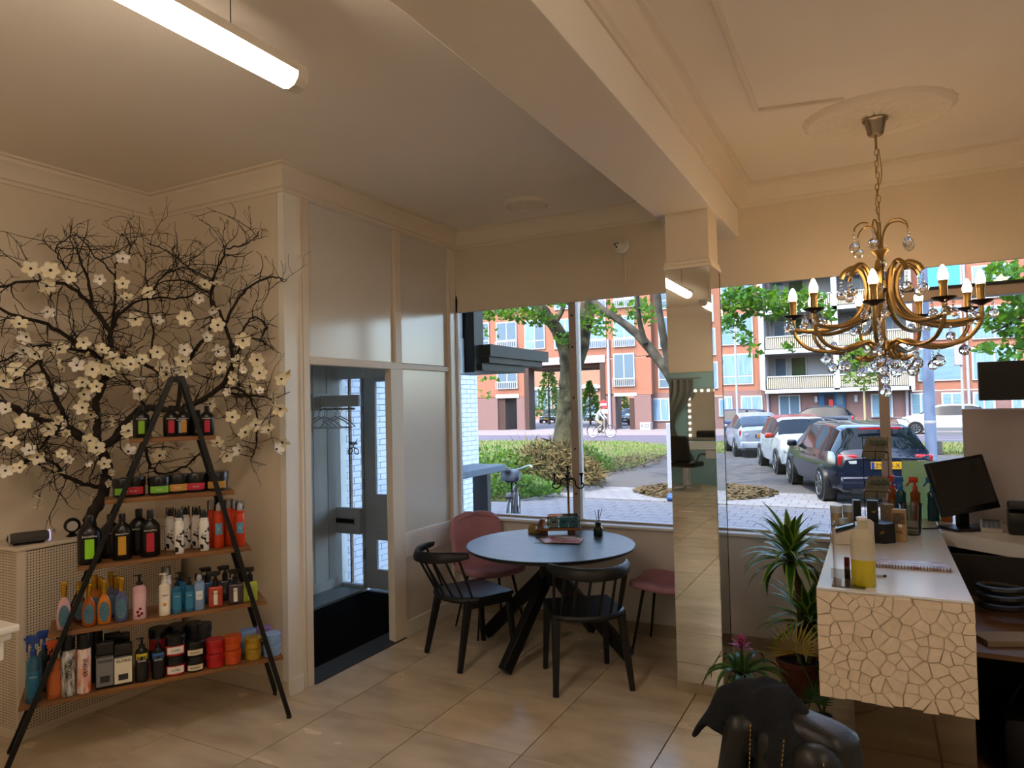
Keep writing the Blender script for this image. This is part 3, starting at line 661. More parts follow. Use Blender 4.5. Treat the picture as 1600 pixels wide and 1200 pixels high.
def product(kind, px, yb, yt, wpx, shelf, label, cat, c, **k):
    z = SZ[shelf]
    q = at(px, yb, 'z', z); d = (q-cam.location).dot(CF); W = wpx*d/F_PX; H = (yb-yt)*d/F_PX*.98
    away = Vector((q.x, q.y, 0)).normalized()
    q = q+away*(W*.42)
    lc = SR.inverted() @ (q-SO); m_ = hd(z)-.02-W*.45
    if k.get('back'): lc.y = max(lc.y, .02)
    lc.y = min(max(lc.y, -m_), m_); lc.x = min(max(lc.x, SX[shelf][0]+.01), SX[shelf][1]-.01)
    if k.get('lift'): z += k['lift']
    lc.z = z
    q = SR @ lc+SO; q.z = z
    t = thing({'jar': 'cosmetic_jar', 'pump': 'pump_bottle', 'flacon': 'oil_flacon', 'can': 'spray_can', 'trigger': 'trigger_bottle', 'bottle': 'shampoo_bottle', 'flask': 'care_bottle', 'cow': 'mousse_can'}[kind], label, cat, q, math.atan2(-q.x, q.y)*.75+SRZ*.25, k.get('group'))
    R = W/2; cap = k.get('cap', '#0e0e0f'); lab = k.get('lab'); txt = k.get('txt')
    bm_ = k.get('mat') or plastic(c)
    if kind == 'jar':
        MB().lathe([(R*.86, 0), (R*.92, .003), (R*.94, H*.55), (R*.9, H*.6)], 24).build('body', bm_, t, smooth=True)
        MB().lathe([(R, H*.56), (R, H*.95), (R*.96, H), (R*.2, H)], 24).build('lid', plastic(cap, .25), t, smooth=30)
        if lab: frontlabel(t, R*1.5, H*.14, H*.5, R*.945, lab, txt, k.get('tc', 'w'), k.get('ts', R*.36))
        if k.get('lid2'): frontlabel(t, R*1.4, H*.66, H*.86, R*1.005, k['lid2'], None)
    elif kind == 'pot':
        pass
    elif kind == 'pump':
        D = R*.78
        MB().lathe([(R*.94, 0), (R, .004), (R, H*.62), (R*.93, H*.69), (R*.45, H*.745), (R*.4, H*.76)], 22, sy=.8).build('body', bm_, t, smooth=30)
        MB().lathe([(R*.46, H*.75), (R*.46, H*.82), (R*.2, H*.83), (R*.2, H*.93)], 14).build('collar', plastic(cap), t, smooth=30)
        MB().add([], []).box((0, 0, H*.96), (R*.6, R*.5, H*.05)).box((-R*.45, -R*.1, H*.965), (R*.9, R*.22, H*.03)).build('pump_head', plastic(cap), t, bevel=.002)
        if lab: frontlabel(t, R*1.45, H*.1, H*.58, R*.8, lab, txt, k.get('tc', 'w'), k.get('ts', R*.4), H*.48)
        if k.get('band'): frontlabel(t, R*1.7, H*.5, H*.64, R*.8, k['band'], None, name='band')
    elif kind == 'flacon':
        MB().lathe([(R*.7, 0), (R*.95, .006), (R, H*.2), (R*.96, H*.45), (R*.7, H*.58), (R*.36, H*.66), (R*.33, H*.7)], 22, sy=.62).build('body', bm_, t, smooth=60)
        MB().lathe([(R*.38, H*.69), (R*.4, H*.72), (R*.38, H*.8), (R*.44, H*.815), (R*.44, H*.98), (R*.38, H)], 14).build('cap', mat('flacon_gold', '#b98a22', .25, metal=.7), t, smooth=30)
        b = MB(); b.prism([(R*.72*math.cos(a)*1.0, H*.3+H*.23*math.sin(a)) for a in [i*PI/10 for i in range(20)]], 0, .003, lambda q_: Vector((q_.x, -R*.62-q_.z*1.2+.002, q_.y)))
        b.build('label', mat('flacon_label', '#1f4a63', .3, col2='#5f8796', scale=60, stretch=(1, 1, 8)), t)
    elif kind == 'can':
        MB().lathe([(R*.9, 0), (R, .004), (R, H*.72), (R*.93, H*.76)], 22).build('body', bm_, t, smooth=30)
        MB().lathe([(R*.94, H*.75), (R*.94, H*.98), (R*.88, H)], 22).build('cap', plastic(cap, .4), t, smooth=30)
        if lab: frontlabel(t, R*1.6, H*.05, H*.72, R*1.0, lab, None)
        if txt: text(txt, t, m_txtb, R*.85, (R*.25, -R-.003, H*.45), (PI/2, -PI/2, 0))
    elif kind == 'cow':
        MB().lathe([(R*.9, 0), (R, .004), (R, H*.66), (R*.84, H*.72), (R*.8, H*.74), (R*.9, H*.76), (R*.86, H*.8)], 20).build('body', bm_, t, smooth=60)
        MB().lathe([(R*.5, H*.78), (R*.46, H*.9), (R*.3, H*.95), (R*.1, H*.97)], 12).build('nozzle', plastic(k.get('noz', '#1a1a1b')), t, smooth=True)
        MB().lathe([(R*.82, H*.8), (R*.8, H*.98), (R*.74, H)], 18).build('clear_cap', glass_mat('clear_plastic', '#e9e9ea', .8), t, smooth=True)
        if lab: frontlabel(t, R*1.2, H*.3, H*.54, R*1.0, lab, txt, k.get('tc', 'w'), k.get('ts', R*.8))
        elif txt: text(txt, t, m_txtb, R*.85, (0, -R-.003, H*.38), (PI/2, 0, 0))
    elif kind == 'trigger':
        bd = .56 if k.get('square') else .66
        if k.get('square'): MB().bevbox((0, 0, H*.28), (2*R, 1.3*R, H*.56), R*.2).build('body', bm_, t, smooth=60)
        else: MB().lathe([(R*.92, 0), (R, .005), (R*.96, H*.3), (R*.88, H*.5), (R*.9, H*.6), (R*.4, H*.66), (R*.38, H*.7)], 22, sy=.75).build('body', bm_, t, smooth=60)
        MB().lathe([(R*.42, H*.56 if k.get('square') else H*.67), (R*.42, H*.74), (R*.3, H*.76)], 14).build('collar', plastic(cap), t, smooth=30)
        hb = MB(); hb.bevbox((-R*.15, 0, H*.9), (R*1.5, R*.5, H*.13), R*.16); hb.beam((0, 0, H*.74), (0, 0, H*.88), R*.42, R*.4); hb.cyl((-R*.8, 0, H*.92), (-R*1.1, 0, H*.92), R*.18, n=8)
        hd_ = hb.build('spray_head', plastic(cap), t, smooth=30)
        MB().tube(spline([(-R*.55, 0, H*.86), (-R*.72, 0, H*.8), (-R*.7, 0, H*.73)], 3), R*.12, 6).build('trigger', plastic(k.get('trg', cap)), hd_, smooth=True)
        if lab: frontlabel(t, R*1.35, H*.08, H*.46, R*(.66 if k.get('square') else .75), lab, txt, k.get('tc', 'w'), k.get('ts', R*.36), H*.38)
    elif kind == 'bottle':
        MB().lathe([(R*.92, 0), (R, .006), (R, H*.58), (R*.92, H*.68), (R*.5, H*.78), (R*.3, H*.81), (R*.3, H*.83)], 24, sy=.75).build('body', bm_, t, smooth=60)
        MB().lathe([(R*.34, H*.825), (R*.35, H*.98), (R*.3, H)], 16).build('cap', plastic(cap), t, smooth=30)
        if lab:
            frontlabel(t, R*.75, H*.12, H*.52, R*.76, lab, None)
            text('beautyline', t, m_txtw, R*.3, (0, -R*.76-.004, H*.58), (PI/2, 0, 0))
    elif kind == 'flask':
        MB().bevbox((0, 0, H*.36), (2*R, 1.1*R, H*.72), R*.16).build('body', bm_, t, smooth=60)
        MB().bevbox((0, 0, H*.86), (1.9*R, 1.0*R, H*.27), R*.14).build('cap', plastic(cap), t, smooth=60)
        if lab:
            lo_ = MB().bb(-R*.9, R*.9, -R*.56-.001, -R*.56+.002, H*.06, H*.68).build('label', plastic(lab, .5), t)
            text(txt, lo_, m_txtb, R*.46, (0, -R*.56-.003, H*.6), (PI/2, 0, 0))
            if k.get('pic'): MB().add([], []).bb(-R*.5, R*.5, -R*.56-.003, -R*.56, H*.14, H*.28).build('picture_print', mat('leaf_print', k['pic'], .6, var=.6, scale=60), lo_)
    return t
# topmost board: small black bottles
for px, c, nm in ((217, '#7fae2a', 'lime green label, first from the end'), (264, '#b8283a', 'red label, second from the end'), (285, '#c08a34', 'amber label in the middle'), (325, '#b3213f', 'crimson label at the window end')):
    product('bottle', px, 681, 633, 22, 4, 'small black bottle with '+nm+' of the top board', 'bottle', '#0c0c0d', lab=c, group='small bottles on the top board')
product('bottle', 275, 679, 638, 20, 4, 'small black bottle with grey label squeezed between the red and amber ones', 'bottle', '#0c0c0d', lab='#8a97a3', back=1, group='small bottles on the top board')
product('bottle', 303, 679, 640, 20, 4, 'small black bottle with cream label half hidden behind the shelf leg', 'bottle', '#0c0c0d', lab='#c9b68a', back=1, group='small bottles on the top board')
for px, yb, c, nm, bk in ((194, 776, '#6fae2c', 'green label behind the front leg', 0), (206, 768, '#b8283a', 'red label peeping out behind the first green one', 1), (249, 774, '#7cbb3c', 'green label in the middle of its board', 0), (274, 767, '#c9964a', 'gold label behind the middle green one', 1), (306, 769, '#c3304a', 'red label on its front', 0), (335, 764, '#c9964a', 'gold label at the window end', 1)):
    product('jar', px, yb, yb-29, 34, 3, 'black hair mask jar with '+nm, 'jar', '#0e0e0f', lab=c, txt='beauty', ts=.012, back=bk, group='mask jars on the second highest board')
for px, yb, yt, w_, c, nm, bk in ((140, 884, 806, 34, '#8fd422', 'bright lime label', 0), (173, 872, 803, 30, '#2b2b2c', 'no bright label, behind the shelf leg', 1), (191, 876, 803, 29, '#c8952e', 'amber label', 0), (217, 866, 794, 30, '#1c1c1d', 'plain dark label behind the red one', 1), (235, 871, 797, 29, '#b3263a', 'red label', 0)):
    product('bottle', px, yb, yt, w_, 2, 'large black shampoo bottle with '+nm, 'bottle', '#0b0b0c', lab=c, back=bk, group='large shampoo bottles on the middle board')
m_cow = mat('cow_print', '#e6e2dc', .35, col2='#1a1919', scale=38, detail=0)
_r = [x for x in m_cow.node_tree.nodes if x.type == 'VALTORGB'][0]; _r.color_ramp.interpolation = 'CONSTANT'; _r.color_ramp.elements[1].position = .42
for px, yb, yt, nm, bk in ((265, 858, 791, 'at the back beside the bottles', 1), (280, 866, 794, 'standing foremost near the bottles', 0), (290, 857, 790, 'at the back behind the foremost one', 1), (307, 856, 791, 'at the back next to the orange cans', 1), (319, 861, 795, 'at the front next to the orange cans', 0)):
    product('cow', px, yb, yt, 15, 2, 'white mousse can with black cow spots '+nm, 'can', '#e6e2dc', mat=m_cow, txt='5in', back=bk, group='cow spotted mousse cans')
for px, yb, yt, nm, bk in ((331, 855, 781, 'next to the cow spotted cans, at the back', 1), (342, 857, 783, 'in front, with blue label beside the leg', 0), (358, 853, 779, 'behind the front leg', 1), (367, 853, 781, 'in the rear, second from the board end', 1), (375, 854, 783, 'at the very end of the board', 0)):
    product('cow', px, yb, yt, 16, 2, 'orange mousse can with clear cap '+nm, 'can', '#c8401d', lab='#5a9ab8' if not bk else None, noz='#e8e3dc', txt='5' if not bk else None, back=bk, group='orange mousse cans')
# second board from below
for px, yb, yt, c, nm, bk in ((100, 987, 910, '#c79b9b', 'pale pink oil at the end of the board', 0), (124, 978, 914, '#5a2c14', 'dark amber oil behind the front leg', 1), (139, 983, 914, '#a4521a', 'brown amber oil right of the leg', 0), (148, 974, 902, '#b5611a', 'amber oil at the back', 1), (157, 973, 906, '#c06a1c', 'honey oil at the back', 1), (163, 981, 910, '#cf7a1f', 'bright orange oil in front', 0), (174, 972, 899, '#4a4a66', 'violet oil at the back', 1), (182, 971, 905, '#454863', 'smoky violet oil at the back', 1), (190, 977, 906, '#4d5a8c', 'blue violet oil in front', 0)):
    product('flacon', px, yb, yt, 20, 1, 'gold capped flacon of '+nm, 'flacon', c, mat=liquid(c), back=bk, group='gold capped oil flacons')
t_ = product('pump', 218.5, 970, 898, 20, 1, 'pink pump bottle with cherries printed on its label', 'bottle', '#d3a7ad', lab='#dcb4ba', group='pump bottles on the lower boards')
for a, b in ((-.008, .04), (.008, .03), (.002, .055), (-.004, .022)): MB().sphere((a, -.0258, b), .0085, 8, 6, (1, .3, 1)).build('cherry_print', plastic('#7c1220', .25), t_, smooth=True)
t_ = product('pump', 258, 964, 896, 17, 1, 'white pump bottle with a golden drop on its label', 'bottle', '#e5dccb', cap='#e2ddd2', lab='#e9e2d4', txt='beauty', tc='b', ts=.009, group='pump bottles on the lower boards')
MB().sphere((0, -.0222, .06), .010, 8, 6, (1, .3, 1.2)).build('drop_print', plastic('#c28a3a', .25), t_, smooth=True)
product('cow', 261, 957, 889, 16, 1, 'white mousse can with clear cap behind the white pump bottle', 'can', '#ddd8d0', noz='#d8d4cc', back=1)
product('pump', 277, 960, 902, 16, 1, 'blue pump bottle, the front one beside the white pump bottle', 'bottle', '#1d5f86', mat=liquid('#1d5f86'), lab='#2c7ba4', txt='beauty', ts=.008, group='blue pump bottles')
product('pump', 283, 954, 897, 16, 1, 'blue pump bottle hidden behind the other two blue ones', 'bottle', '#1d5f86', mat=liquid('#1d5f86'), lab='#2c7ba4', back=1, group='blue pump bottles')
product('pump', 297, 958, 902, 16, 1, 'blue pump bottle next to the blue white mousse', 'bottle', '#1d5f86', mat=liquid('#1d5f86'), lab='#2c7ba4', txt='beauty', ts=.008, group='blue pump bottles')
product('cow', 312, 955, 897, 16, 1, 'pale blue and white mousse bottle with clear cap beside the sprays', 'bottle', '#7f9cc0', noz='#d8dde2', lab='#dfe6ee', txt='PUR', tc='b', ts=.010)
for px, yb, yt, c, nm, bk in ((325, 946, 886, '#1c5e8c', 'blue liquid at the back', 1), (338, 952, 893, '#a8361c', 'red orange liquid', 0), (354, 943, 885, '#27303a', 'dark liquid at the back', 1), (368, 945, 888, '#3b2433', 'dark purple liquid', 0), (391, 941, 885, '#a5b52c', 'lime yellow liquid at the board end', 0)):
    product('trigger', px, yb, yt, 21, 1, 'square trigger spray bottle with '+nm, 'spray bottle', c, mat=liquid(c), lab='#e6e1d6' if not bk else None, txt='GLORIE' if not bk else None, tc='b', ts=.009, square=1, back=bk, group='square trigger sprays')
# lowest board
product('trigger', 52, 1100, 990, 22, 0, 'teal blue trigger spray bottle at the near end of the lowest board', 'spray bottle', '#1c5a74', mat=liquid('#1c5a74'), cap='#1b3f86', lab='#23698a', txt='beauty', ts=.011)
product('trigger', 67, 1092, 990, 20, 0, 'blue capped spray bottle behind the teal one', 'spray bottle', '#17303c', mat=liquid('#17303c'), cap='#1b3f86', back=1)
product('trigger', 85, 1095, 999, 22, 0, 'orange trigger spray bottle behind the front leg', 'spray bottle', '#a9501a', mat=liquid('#a9501a'), cap='#b54a1c', lab='#b8602a')
m_hs = mat('hairspray_print', '#d6d3ce', .3, col2='#2a2827', scale=26, stretch=(3, 3, .8)); m_hs2 = mat('hairspray_print_orange', '#d9602a', .3, col2='#e8e2da', scale=18, stretch=(3, 3, .8))
product('can', 106, 1092, 995, 21, 0, 'white and grey hairspray can with orange lettering and black cap', 'can', '#d6d3ce', mat=m_hs, txt='GLORIE', group='tall hairspray cans')
product('can', 131, 1087, 993, 20, 0, 'orange and white hairspray can with black cap', 'can', '#d9602a', mat=m_hs2, txt='GLORIE', group='tall hairspray cans')
product('can', 150, 1075, 986, 20, 0, 'black spray can at the back behind the grey bottle', 'can', '#121213', back=1)
product('flask', 164, 1082, 1008, 26, 0, 'flat black bottle with grey label', 'bottle', '#151516', lab='#77777a', txt='GLORIE', pic='#3b3b3a', group='flat shampoo bottles')
product('flask', 176, 1072, 998, 25, 0, 'plain black flat bottle right behind the grey label', 'bottle', '#121213', back=1, group='flat shampoo bottles')
product('flask', 193, 1077, 1011, 27, 0, 'flat bottle with cream label, black cap and leaf print', 'bottle', '#1a1a1b', lab='#e3dcc6', txt='GLORIE', pic='#4d5a2a', group='flat shampoo bottles')
product('flask', 190, 1066, 996, 26, 0, 'plain black flat bottle behind the cream label', 'bottle', '#121213', back=1, group='flat shampoo bottles')
product('pump', 222, 1069, 998, 19, 0, 'black pump bottle with yellow band', 'bottle', '#121314', band='#c9b62a', lab='#141516', txt='GLORIE', ts=.011, group='black pump bottles')
product('pump', 248, 1065, 1000, 19, 0, 'black pump bottle with blue band', 'bottle', '#121314', band='#3a6fae', lab='#141516', txt='GLORIE', ts=.011, group='black pump bottles')
def stack(px, yb, yt, w_, cb, cl, lab, nm, n_=2, txt=None, tc='b', bk=0, lid2=None, grp='stacked jars on the lowest board'):
    hpx = (yb-yt)/n_; lift = 0
    for i in range(n_):
        pos = (', upper of two', ', lower of two')[1-i] if n_ == 2 else ''
        pos = ', lower of two' if (n_ == 2 and i == 0) else (', upper of two' if n_ == 2 else '')
        t = product('jar', px, yb, yb-hpx, w_, 0, nm+pos, 'jar', cb, cap=cl, lab=lab, txt=txt, tc=tc, ts=.012, back=bk, lift=lift, lid2=lid2, group=grp)
        d = (Vector(t.location)-cam.location).dot(CF); lift += hpx*d/F_PX*.98+.0005
stack(275, 1059, 998, 31, '#b32026', '#101011', '#e6e0d8', 'black lidded jar with red top and white label', txt='GLORIE')
stack(306, 1053, 1006, 29, '#141414', '#101011', '#dcd0b4', 'black lidded jar with cream label', txt='BALDAY')
stack(337, 1046, 1003, 28, '#b01d20', '#a81c1f', None, 'glossy red hair wax jar', grp='stacked wax jars')
stack(364, 1040, 997, 27, '#c04a18', '#b8440f', None, 'glossy orange hair wax jar', grp='stacked wax jars')
stack(396, 1032, 998, 26, '#a5821e', '#9b7a1a', None, 'gold yellow hair wax jar', grp='stacked wax jars')
stack(425, 1027, 992, 27, '#7ea2cf', '#86a9d6', None, 'light blue hair wax jar', grp='stacked wax jars')
stack(249, 1052, 986, 30, '#8f1c22', '#101011', None, 'dark jar behind the blue banded pump bottle', bk=1)
stack(280, 1050, 984, 29, '#141414', '#101011', None, 'all black jar behind the red and white jars', bk=1)
stack(304, 1046, 982, 29, '#141414', '#101011', None, 'all black jar behind the cream labelled jars', bk=1)
stack(320, 1044, 984, 28, '#1c1c1d', '#2a2a2b', None, 'charcoal jar between cream labelled and red jars', bk=1)
stack(389, 1024, 988, 26, '#8fb0dc', '#86a9d6', None, 'light blue jar behind the gold ones', bk=1, grp='stacked wax jars')
stack(412, 1018, 982, 26, '#8a6aa0', '#8f6fa6', None, 'purple wax jar behind the light blue ones', bk=1, grp='stacked wax jars')
# white console at the picture's edge
ct = at(30, 976, 'z', .86)
ctb = thing('console_table', 'white moulded console table cut off at the near end of the radiator cover', 'table', (ct.x-.22, ct.y-.35, 0))
MB().bevbox((ct.x-.25, ct.y-.4, .845), (.48, .82, .03), .008).build('table_top', mat('console_white', '#e0d6c4', .4), ctb, world=True)
MB().bevbox((ct.x-.25, ct.y-.4, .815), (.44, .78, .03), .01).build('moulding', MATS['console_white'], ctb, world=True)
MB().bevbox((ct.x-.25, ct.y-.4, .76), (.40, .74, .08), .006).build('apron', MATS['console_white'], ctb, world=True)
for a in (-1, 1):
    for b in (-1, 1):
        MB().lathe([(.02, 0), (.026, .04), (.018, .1), (.03, .3), (.034, .5), (.02, .62), (.03, .66), (.03, .74)], 14, (ct.x-.25+a*.17, ct.y-.4+b*.33, 0)).build('leg', MATS['console_white'], ctb, smooth=60, world=True)
# ================================================================== TABLE GROUP
m_ttop = wood_mat('table_slate_oak', '#4a535b', '#39424a', 2.2, (1.5, 16, 16), .3, .12)
TC = Vector((-2.01, 4.33, 0)); TZ = .752
tbl = thing('round_table', 'round dark table with crossed black legs by the shop window', 'table', TC)
MB().lathe([(.54, TZ-.032), (.568, TZ-.02), (.575, TZ-.004), (.572, TZ), (.0, TZ)], 72).build('table_top', m_ttop, tbl, smooth=30)
MB().lathe([(.0, TZ-.034), (.535, TZ-.034), (.566, TZ-.021), (.577, TZ-.006)], 72).build('table_edge', m_black, tbl, smooth=30)
MB().box((0, 0, .60), (.15, .15, .24), (0, 0, .5)).build('hub', m_blackm, tbl, bevel=.004)
for fx, fy in ((-2.60, 4.46), (-2.13, 3.86), (-1.50, 4.43), (-1.93, 4.88)):
    e = Vector((fx, fy, .03))-TC; d = Vector((e.x, e.y, 0)).normalized()
    MB().beam(d*.0+Vector((0, 0, .585)), e, .055, .085).build('leg', m_blackm, tbl, bevel=.004)
# ------------------------------------------------------------------ spindle chairs
m_chair = mat('chair_black', '#0e1013', .45, bump=.05, bscale=200)
def make_spindle(label, loc, rz):
    t = thing('spindle_chair', label, 'chair', loc, rz, 'black spindle chairs')
    out = [(-.215, .215), (.215, .215), (.225, -.08)]
    for a in range(0, 13):
        w_ = a/12; ang = -w_*PI; out.append((.225*math.cos(ang), -.08+.155*math.sin(ang)*1.0))
    out.append((-.225, -.08))
    MB().prism(out, .425, .45, lambda q: Vector((q.x, q.y, q.z-.012*(1-min(1, (q.x**2+q.y**2)/.05)) if q.z > .44 else q.z))).build('seat', m_chair, t, bevel=.004)
    for sx in (-1, 1):
        MB().beam((sx*.19, .185, .43), (sx*.205, .222, 0), .042, .036, up=(0, 1, 0), w2=.03, h2=.028).build('leg', m_chair, t, bevel=.003)
        MB().beam((sx*.2, -.13, .44), (sx*.232, -.225, 0), .05, .042, up=(0, 1, 0), w2=.03, h2=.028).build('leg', m_chair, t, bevel=.003)
        MB().beam((sx*.2, .19, .405), (sx*.205, -.12, .405), .03, .045).build('seat_rail', m_chair, t)
    MB().beam((-.19, .19, .405), (.19, .19, .405), .03, .045).build('seat_rail', m_chair, t)
    arc = [Vector((.222*math.cos(-PI*i/12), -.075+.15*math.sin(-PI*i/12), .436)) for i in range(13)]
    MB().tube(arc, .021, 8).build('back_hoop', m_chair, t, smooth=True)
    # crest rail: a bowed band, tall in the middle, rounded at the ends
    def crest(u):
        a = (u-.5)*2; return Vector((.245*math.sin(a*1.35)/math.sin(1.35), -.385+.235*(1-math.cos(a*1.35))/(1-math.cos(1.35)), .727+.012*a*a))
    b = MB(); N = 20; vs = []; fs = []
    for i in range(N+1):
        u = i/N; c = crest(u); tg = (crest(min(1, u+.01))-crest(max(0, u-.01))).normalized(); nr = Vector((tg.y, -tg.x, 0))
        hh = .036*(1-.45*abs(2*u-1)**4); th_ = .0125
        for q in range(10):
            an = 2*PI*q/10; vs.append(c+nr*(th_*math.cos(an))+Vector((0, 0, hh*math.sin(an)))-nr*(.010*math.sin(an)))
    for i in range(N):
        for q in range(10): fs.append((i*10+q, (i+1)*10+q, (i+1)*10+(q+1) % 10, i*10+(q+1) % 10))
    fs += [tuple(range(10)), tuple(N*10+q for q in range(9, -1, -1))]
    b.add(vs, fs).build('crest_rail', m_chair, t, smooth=60)
    for i in range(8):
        u = .09+.82*i/7; top = crest(u); an = -PI*(1-(.06+.88*i/7)); bot = Vector((.21*math.cos(an), -.075+.145*math.sin(an), .44))
        MB().tube([bot, (bot+top)/2, top], [.0075, .009, .0085], 8).build('spindle', m_chair, t, smooth=True)
    return t
make_spindle('black spindle back chair left of the table near the doorway', (-2.51, 4.087, 0), math.radians(-28.3))
make_spindle('black spindle back chair in front of the table near the column', (-1.654, 4.024, 0), math.radians(36.3))
# ------------------------------------------------------------------ pink shell chairs
m_pink = mat('pink_velvet', '#a8788a', .85, col2='#bb8c9a', scale=5, bump=.15, bscale=300)
def make_pink(label, loc, rz):
    t = thing('shell_chair', label, 'chair', loc, rz, 'pink shell chairs')
    def prof(v):     # centre line from seat front to back top (y forward, z up)
        P = spline([(0, .225, .455), (0, .12, .452), (0, -.04, .44), (0, -.15, .455), (0, -.20, .53), (0, -.235, .66), (0, -.262, .79), (0, -.272, .85)], 6)
        k = v*(len(P)-1); i = min(int(k), len(P)-2); return P[i].lerp(P[i+1], k-i)
    def wid(v):
        if v < .5: return .205+.035*math.sin(PI*min(v/.5, 1))
        w_ = (v-.5)/.5; return .225*math.sqrt(max(0, 1-max(0, (w_-.45)/.55)**2.6))+.004
    def fn(u, v):
        c = prof(v); w_ = wid(v); x = (u-.5)*2; e = x*abs(x)
        if v < .06: w_ *= (.72+.28*v/.06)
        lift = .03*x*x*(1 if v < .5 else .0); fwd = .045*x*x*max(0, min(1, (v-.4)/.2))
        return Vector((x*w_, c.y+fwd, c.z+lift*.7))
    MB().grid(fn, 16, 34).build('shell', m_pink, t, smooth=True, solid=.045, sub=1)
    for sx in (-1, 1):
        MB().tube([(sx*.13, .13, .425), (sx*.2, .2, 0)], [.011, .0075], 10).build('leg', m_blackm, t, smooth=True)
        MB().tube([(sx*.13, -.1, .425), (sx*.2, -.2, 0)], [.011, .0075], 10).build('leg', m_blackm, t, smooth=True)
    MB().box((0, .015, .425), (.28, .25, .012)).build('seat_frame', m_blackm, t)
    return t
make_pink('pink velvet shell chair in the window corner behind the table', (-2.67, 4.63, 0), math.radians(-124))
make_pink('pink velvet shell chair half hidden behind the mirrored column', (-1.315, 4.735, 0), math.radians(88))
# ------------------------------------------------------------------ things on the table
RZV = YAW
tray = thing('serving_tray', 'small footed wooden tray on the round table', 'tray', (-2.1, 4.66, TZ), RZV)
m_tr = wood_mat('tray_wood', '#9a6a3c', '#7a4f2a', 5, (1, 10, 10), .5)
MB().bevbox((0, 0, .042), (.33, .13, .018), .006).build('board', m_tr, tray)
for sx in (-.1, .1): MB().box((sx, 0, .0165), (.05, .1, .033)).build('foot', mat('tray_foot', '#4a2d18', .6), tray, bevel=.004)
gb = thing('glass_tea_box', 'black edged glass box standing on the wooden tray', 'box', (-2.062, 4.68, TZ+.0515), RZV)
GW, GD, GH = .225, .11, .085
for a in ((0, -GD/2, GH/2, GW, .002, GH), (0, GD/2, GH/2, GW, .002, GH), (-GW/2, 0, GH/2, .002, GD, GH), (GW/2, 0, GH/2, .002, GD, GH), (0, 0, GH, GW, GD, .002)):
    MB().box(a[:3], a[3:]).build('pane', glass_mat('box_glass', '#f4faf7', .6), gb)
for x in (-1, 1):
    for y in (-1, 1): MB().cyl((x*GW/2, y*GD/2, 0), (x*GW/2, y*GD/2, GH), .0022, n=6).build('edge', m_black, gb)
    for z in (0, GH): MB().cyl((x*GW/2, -GD/2, z), (x*GW/2, GD/2, z), .0022, n=6).build('edge', m_black, gb)
for y in (-1, 1):
    for z in (0.001, GH): MB().cyl((-GW/2, y*GD/2, z), (GW/2, y*GD/2, z), .0022, n=6).build('edge', m_black, gb)
MB().box((0, 0, .001), (GW, GD, .002)).build('bottom', mat('box_base', '#3b3f42', .4), gb)
for k, (c, nm) in enumerate((('#b9bfca', 'pale blue flowered tea packet in the glass box'), ('#3f86a4', 'teal tea packet in the middle of the glass box'), ('#3a7c9c', 'teal tea packet at the window end of the glass box'))):
    o = thing('tea_packet', nm, 'tea packet', Vector((-2.062, 4.68, TZ+.0545))+Matrix.Rotation(RZV, 3, 'Z') @ Vector((-.07+k*.07, -.012, 0)), RZV, 'tea packets')
    MB().bevbox((0, 0, .034), (.06, .062, .066), .002).build('carton', mat('tea_%d' % k, c, .5, var=.3 if k == 0 else .05, scale=60), o)
    MB().box((0, -.0308, .04), (.03, .001, .012)).build('printed_label', mat('tea_label', '#173c4c', .5), o)
for k, (dx_, c, nm, tl) in enumerate(((-.125, '#8c5a36', 'brown patterned sachet leaning against the glass box', .5), (-.145, '#70463a', 'rust patterned sachet leaning second from the box', .65), (-.11, '#b9a08c', 'beige sachet leaning right against the glass box', .35))):
    o = thing('sachet', nm, 'sachet', Vector((-2.1, 4.66, TZ+.053))+Matrix.Rotation(RZV, 3, 'Z') @ Vector((dx_, 0, 0)), RZV, 'sachets on the tray')
    MB().bevbox((.02*tl, 0, .03), (.012, .07, .062), .003, (0, tl*.6, 0)).build('paper', mat('sachet_%d' % k, c, .5, var=.5, scale=70), o)
ws = thing('rattan_basket', 'round woven rattan basket beside the tray', 'basket', (-2.285, 4.66, TZ))
m_rat = mat('rattan', '#b39a5e', .7, var=.3, scale=80)
for k in range(6): MB().tube([Vector(((.046+.004*math.sin(k))*math.cos(a*PI/12), (.046+.004*math.sin(k))*math.sin(a*PI/12), .005+.0085*k)) for a in range(24)], .005, 6, closed=True).build('coil', m_rat, ws, smooth=True)
MB().lathe([(0, .001), (.045, .001), (.045, .004), (0, .004)], 20).build('base', m_rat, ws)
mg = [(.0, .0, 20, '#6b4a3a', 'brown magazine at the bottom of the pile on the table'), (.03, .02, 38, '#b8b4c4', 'pale lilac magazine in the middle of the pile'), (.07, .0, 12, '#b43a44', 'red covered magazine on top of the pile')]
for k, (a, b, r_, c, nm) in enumerate(mg):
    o = thing('magazine', nm, 'magazine', (-2.02+a, 4.43+b, TZ+.0035*k), math.radians(r_), 'magazines on the round table')
    MB().bevbox((0, 0, .0015), (.27-.01*k, .19, .003), .001).build('cover', mat('mag_cover_%d' % k, c, .25, col2=['#4a3226', '#d9cfe0', '#dcc4c6'][k], scale=9, detail=2), o)
    MB().bb(-.13, .13, -.093, -.0915, .0003, .0027).build('page_edge', mat('paper_edge', '#d9d4c8', .8), o)
    if k == 2:
        MB().box((-.03, .02, .0032), (.1, .09, .0006)).build('cover_photo', mat('cover_photo', '#d8b4a6', .3, col2='#7a3a40', scale=18), o)
        text('PRIVE', o, m_txtw, .05, (.04, .065, .0034), (0, 0, 0))
rd = thing('reed_diffuser', 'dark green glass reed diffuser with black sticks on the table', 'diffuser', (-1.80, 4.70, TZ))
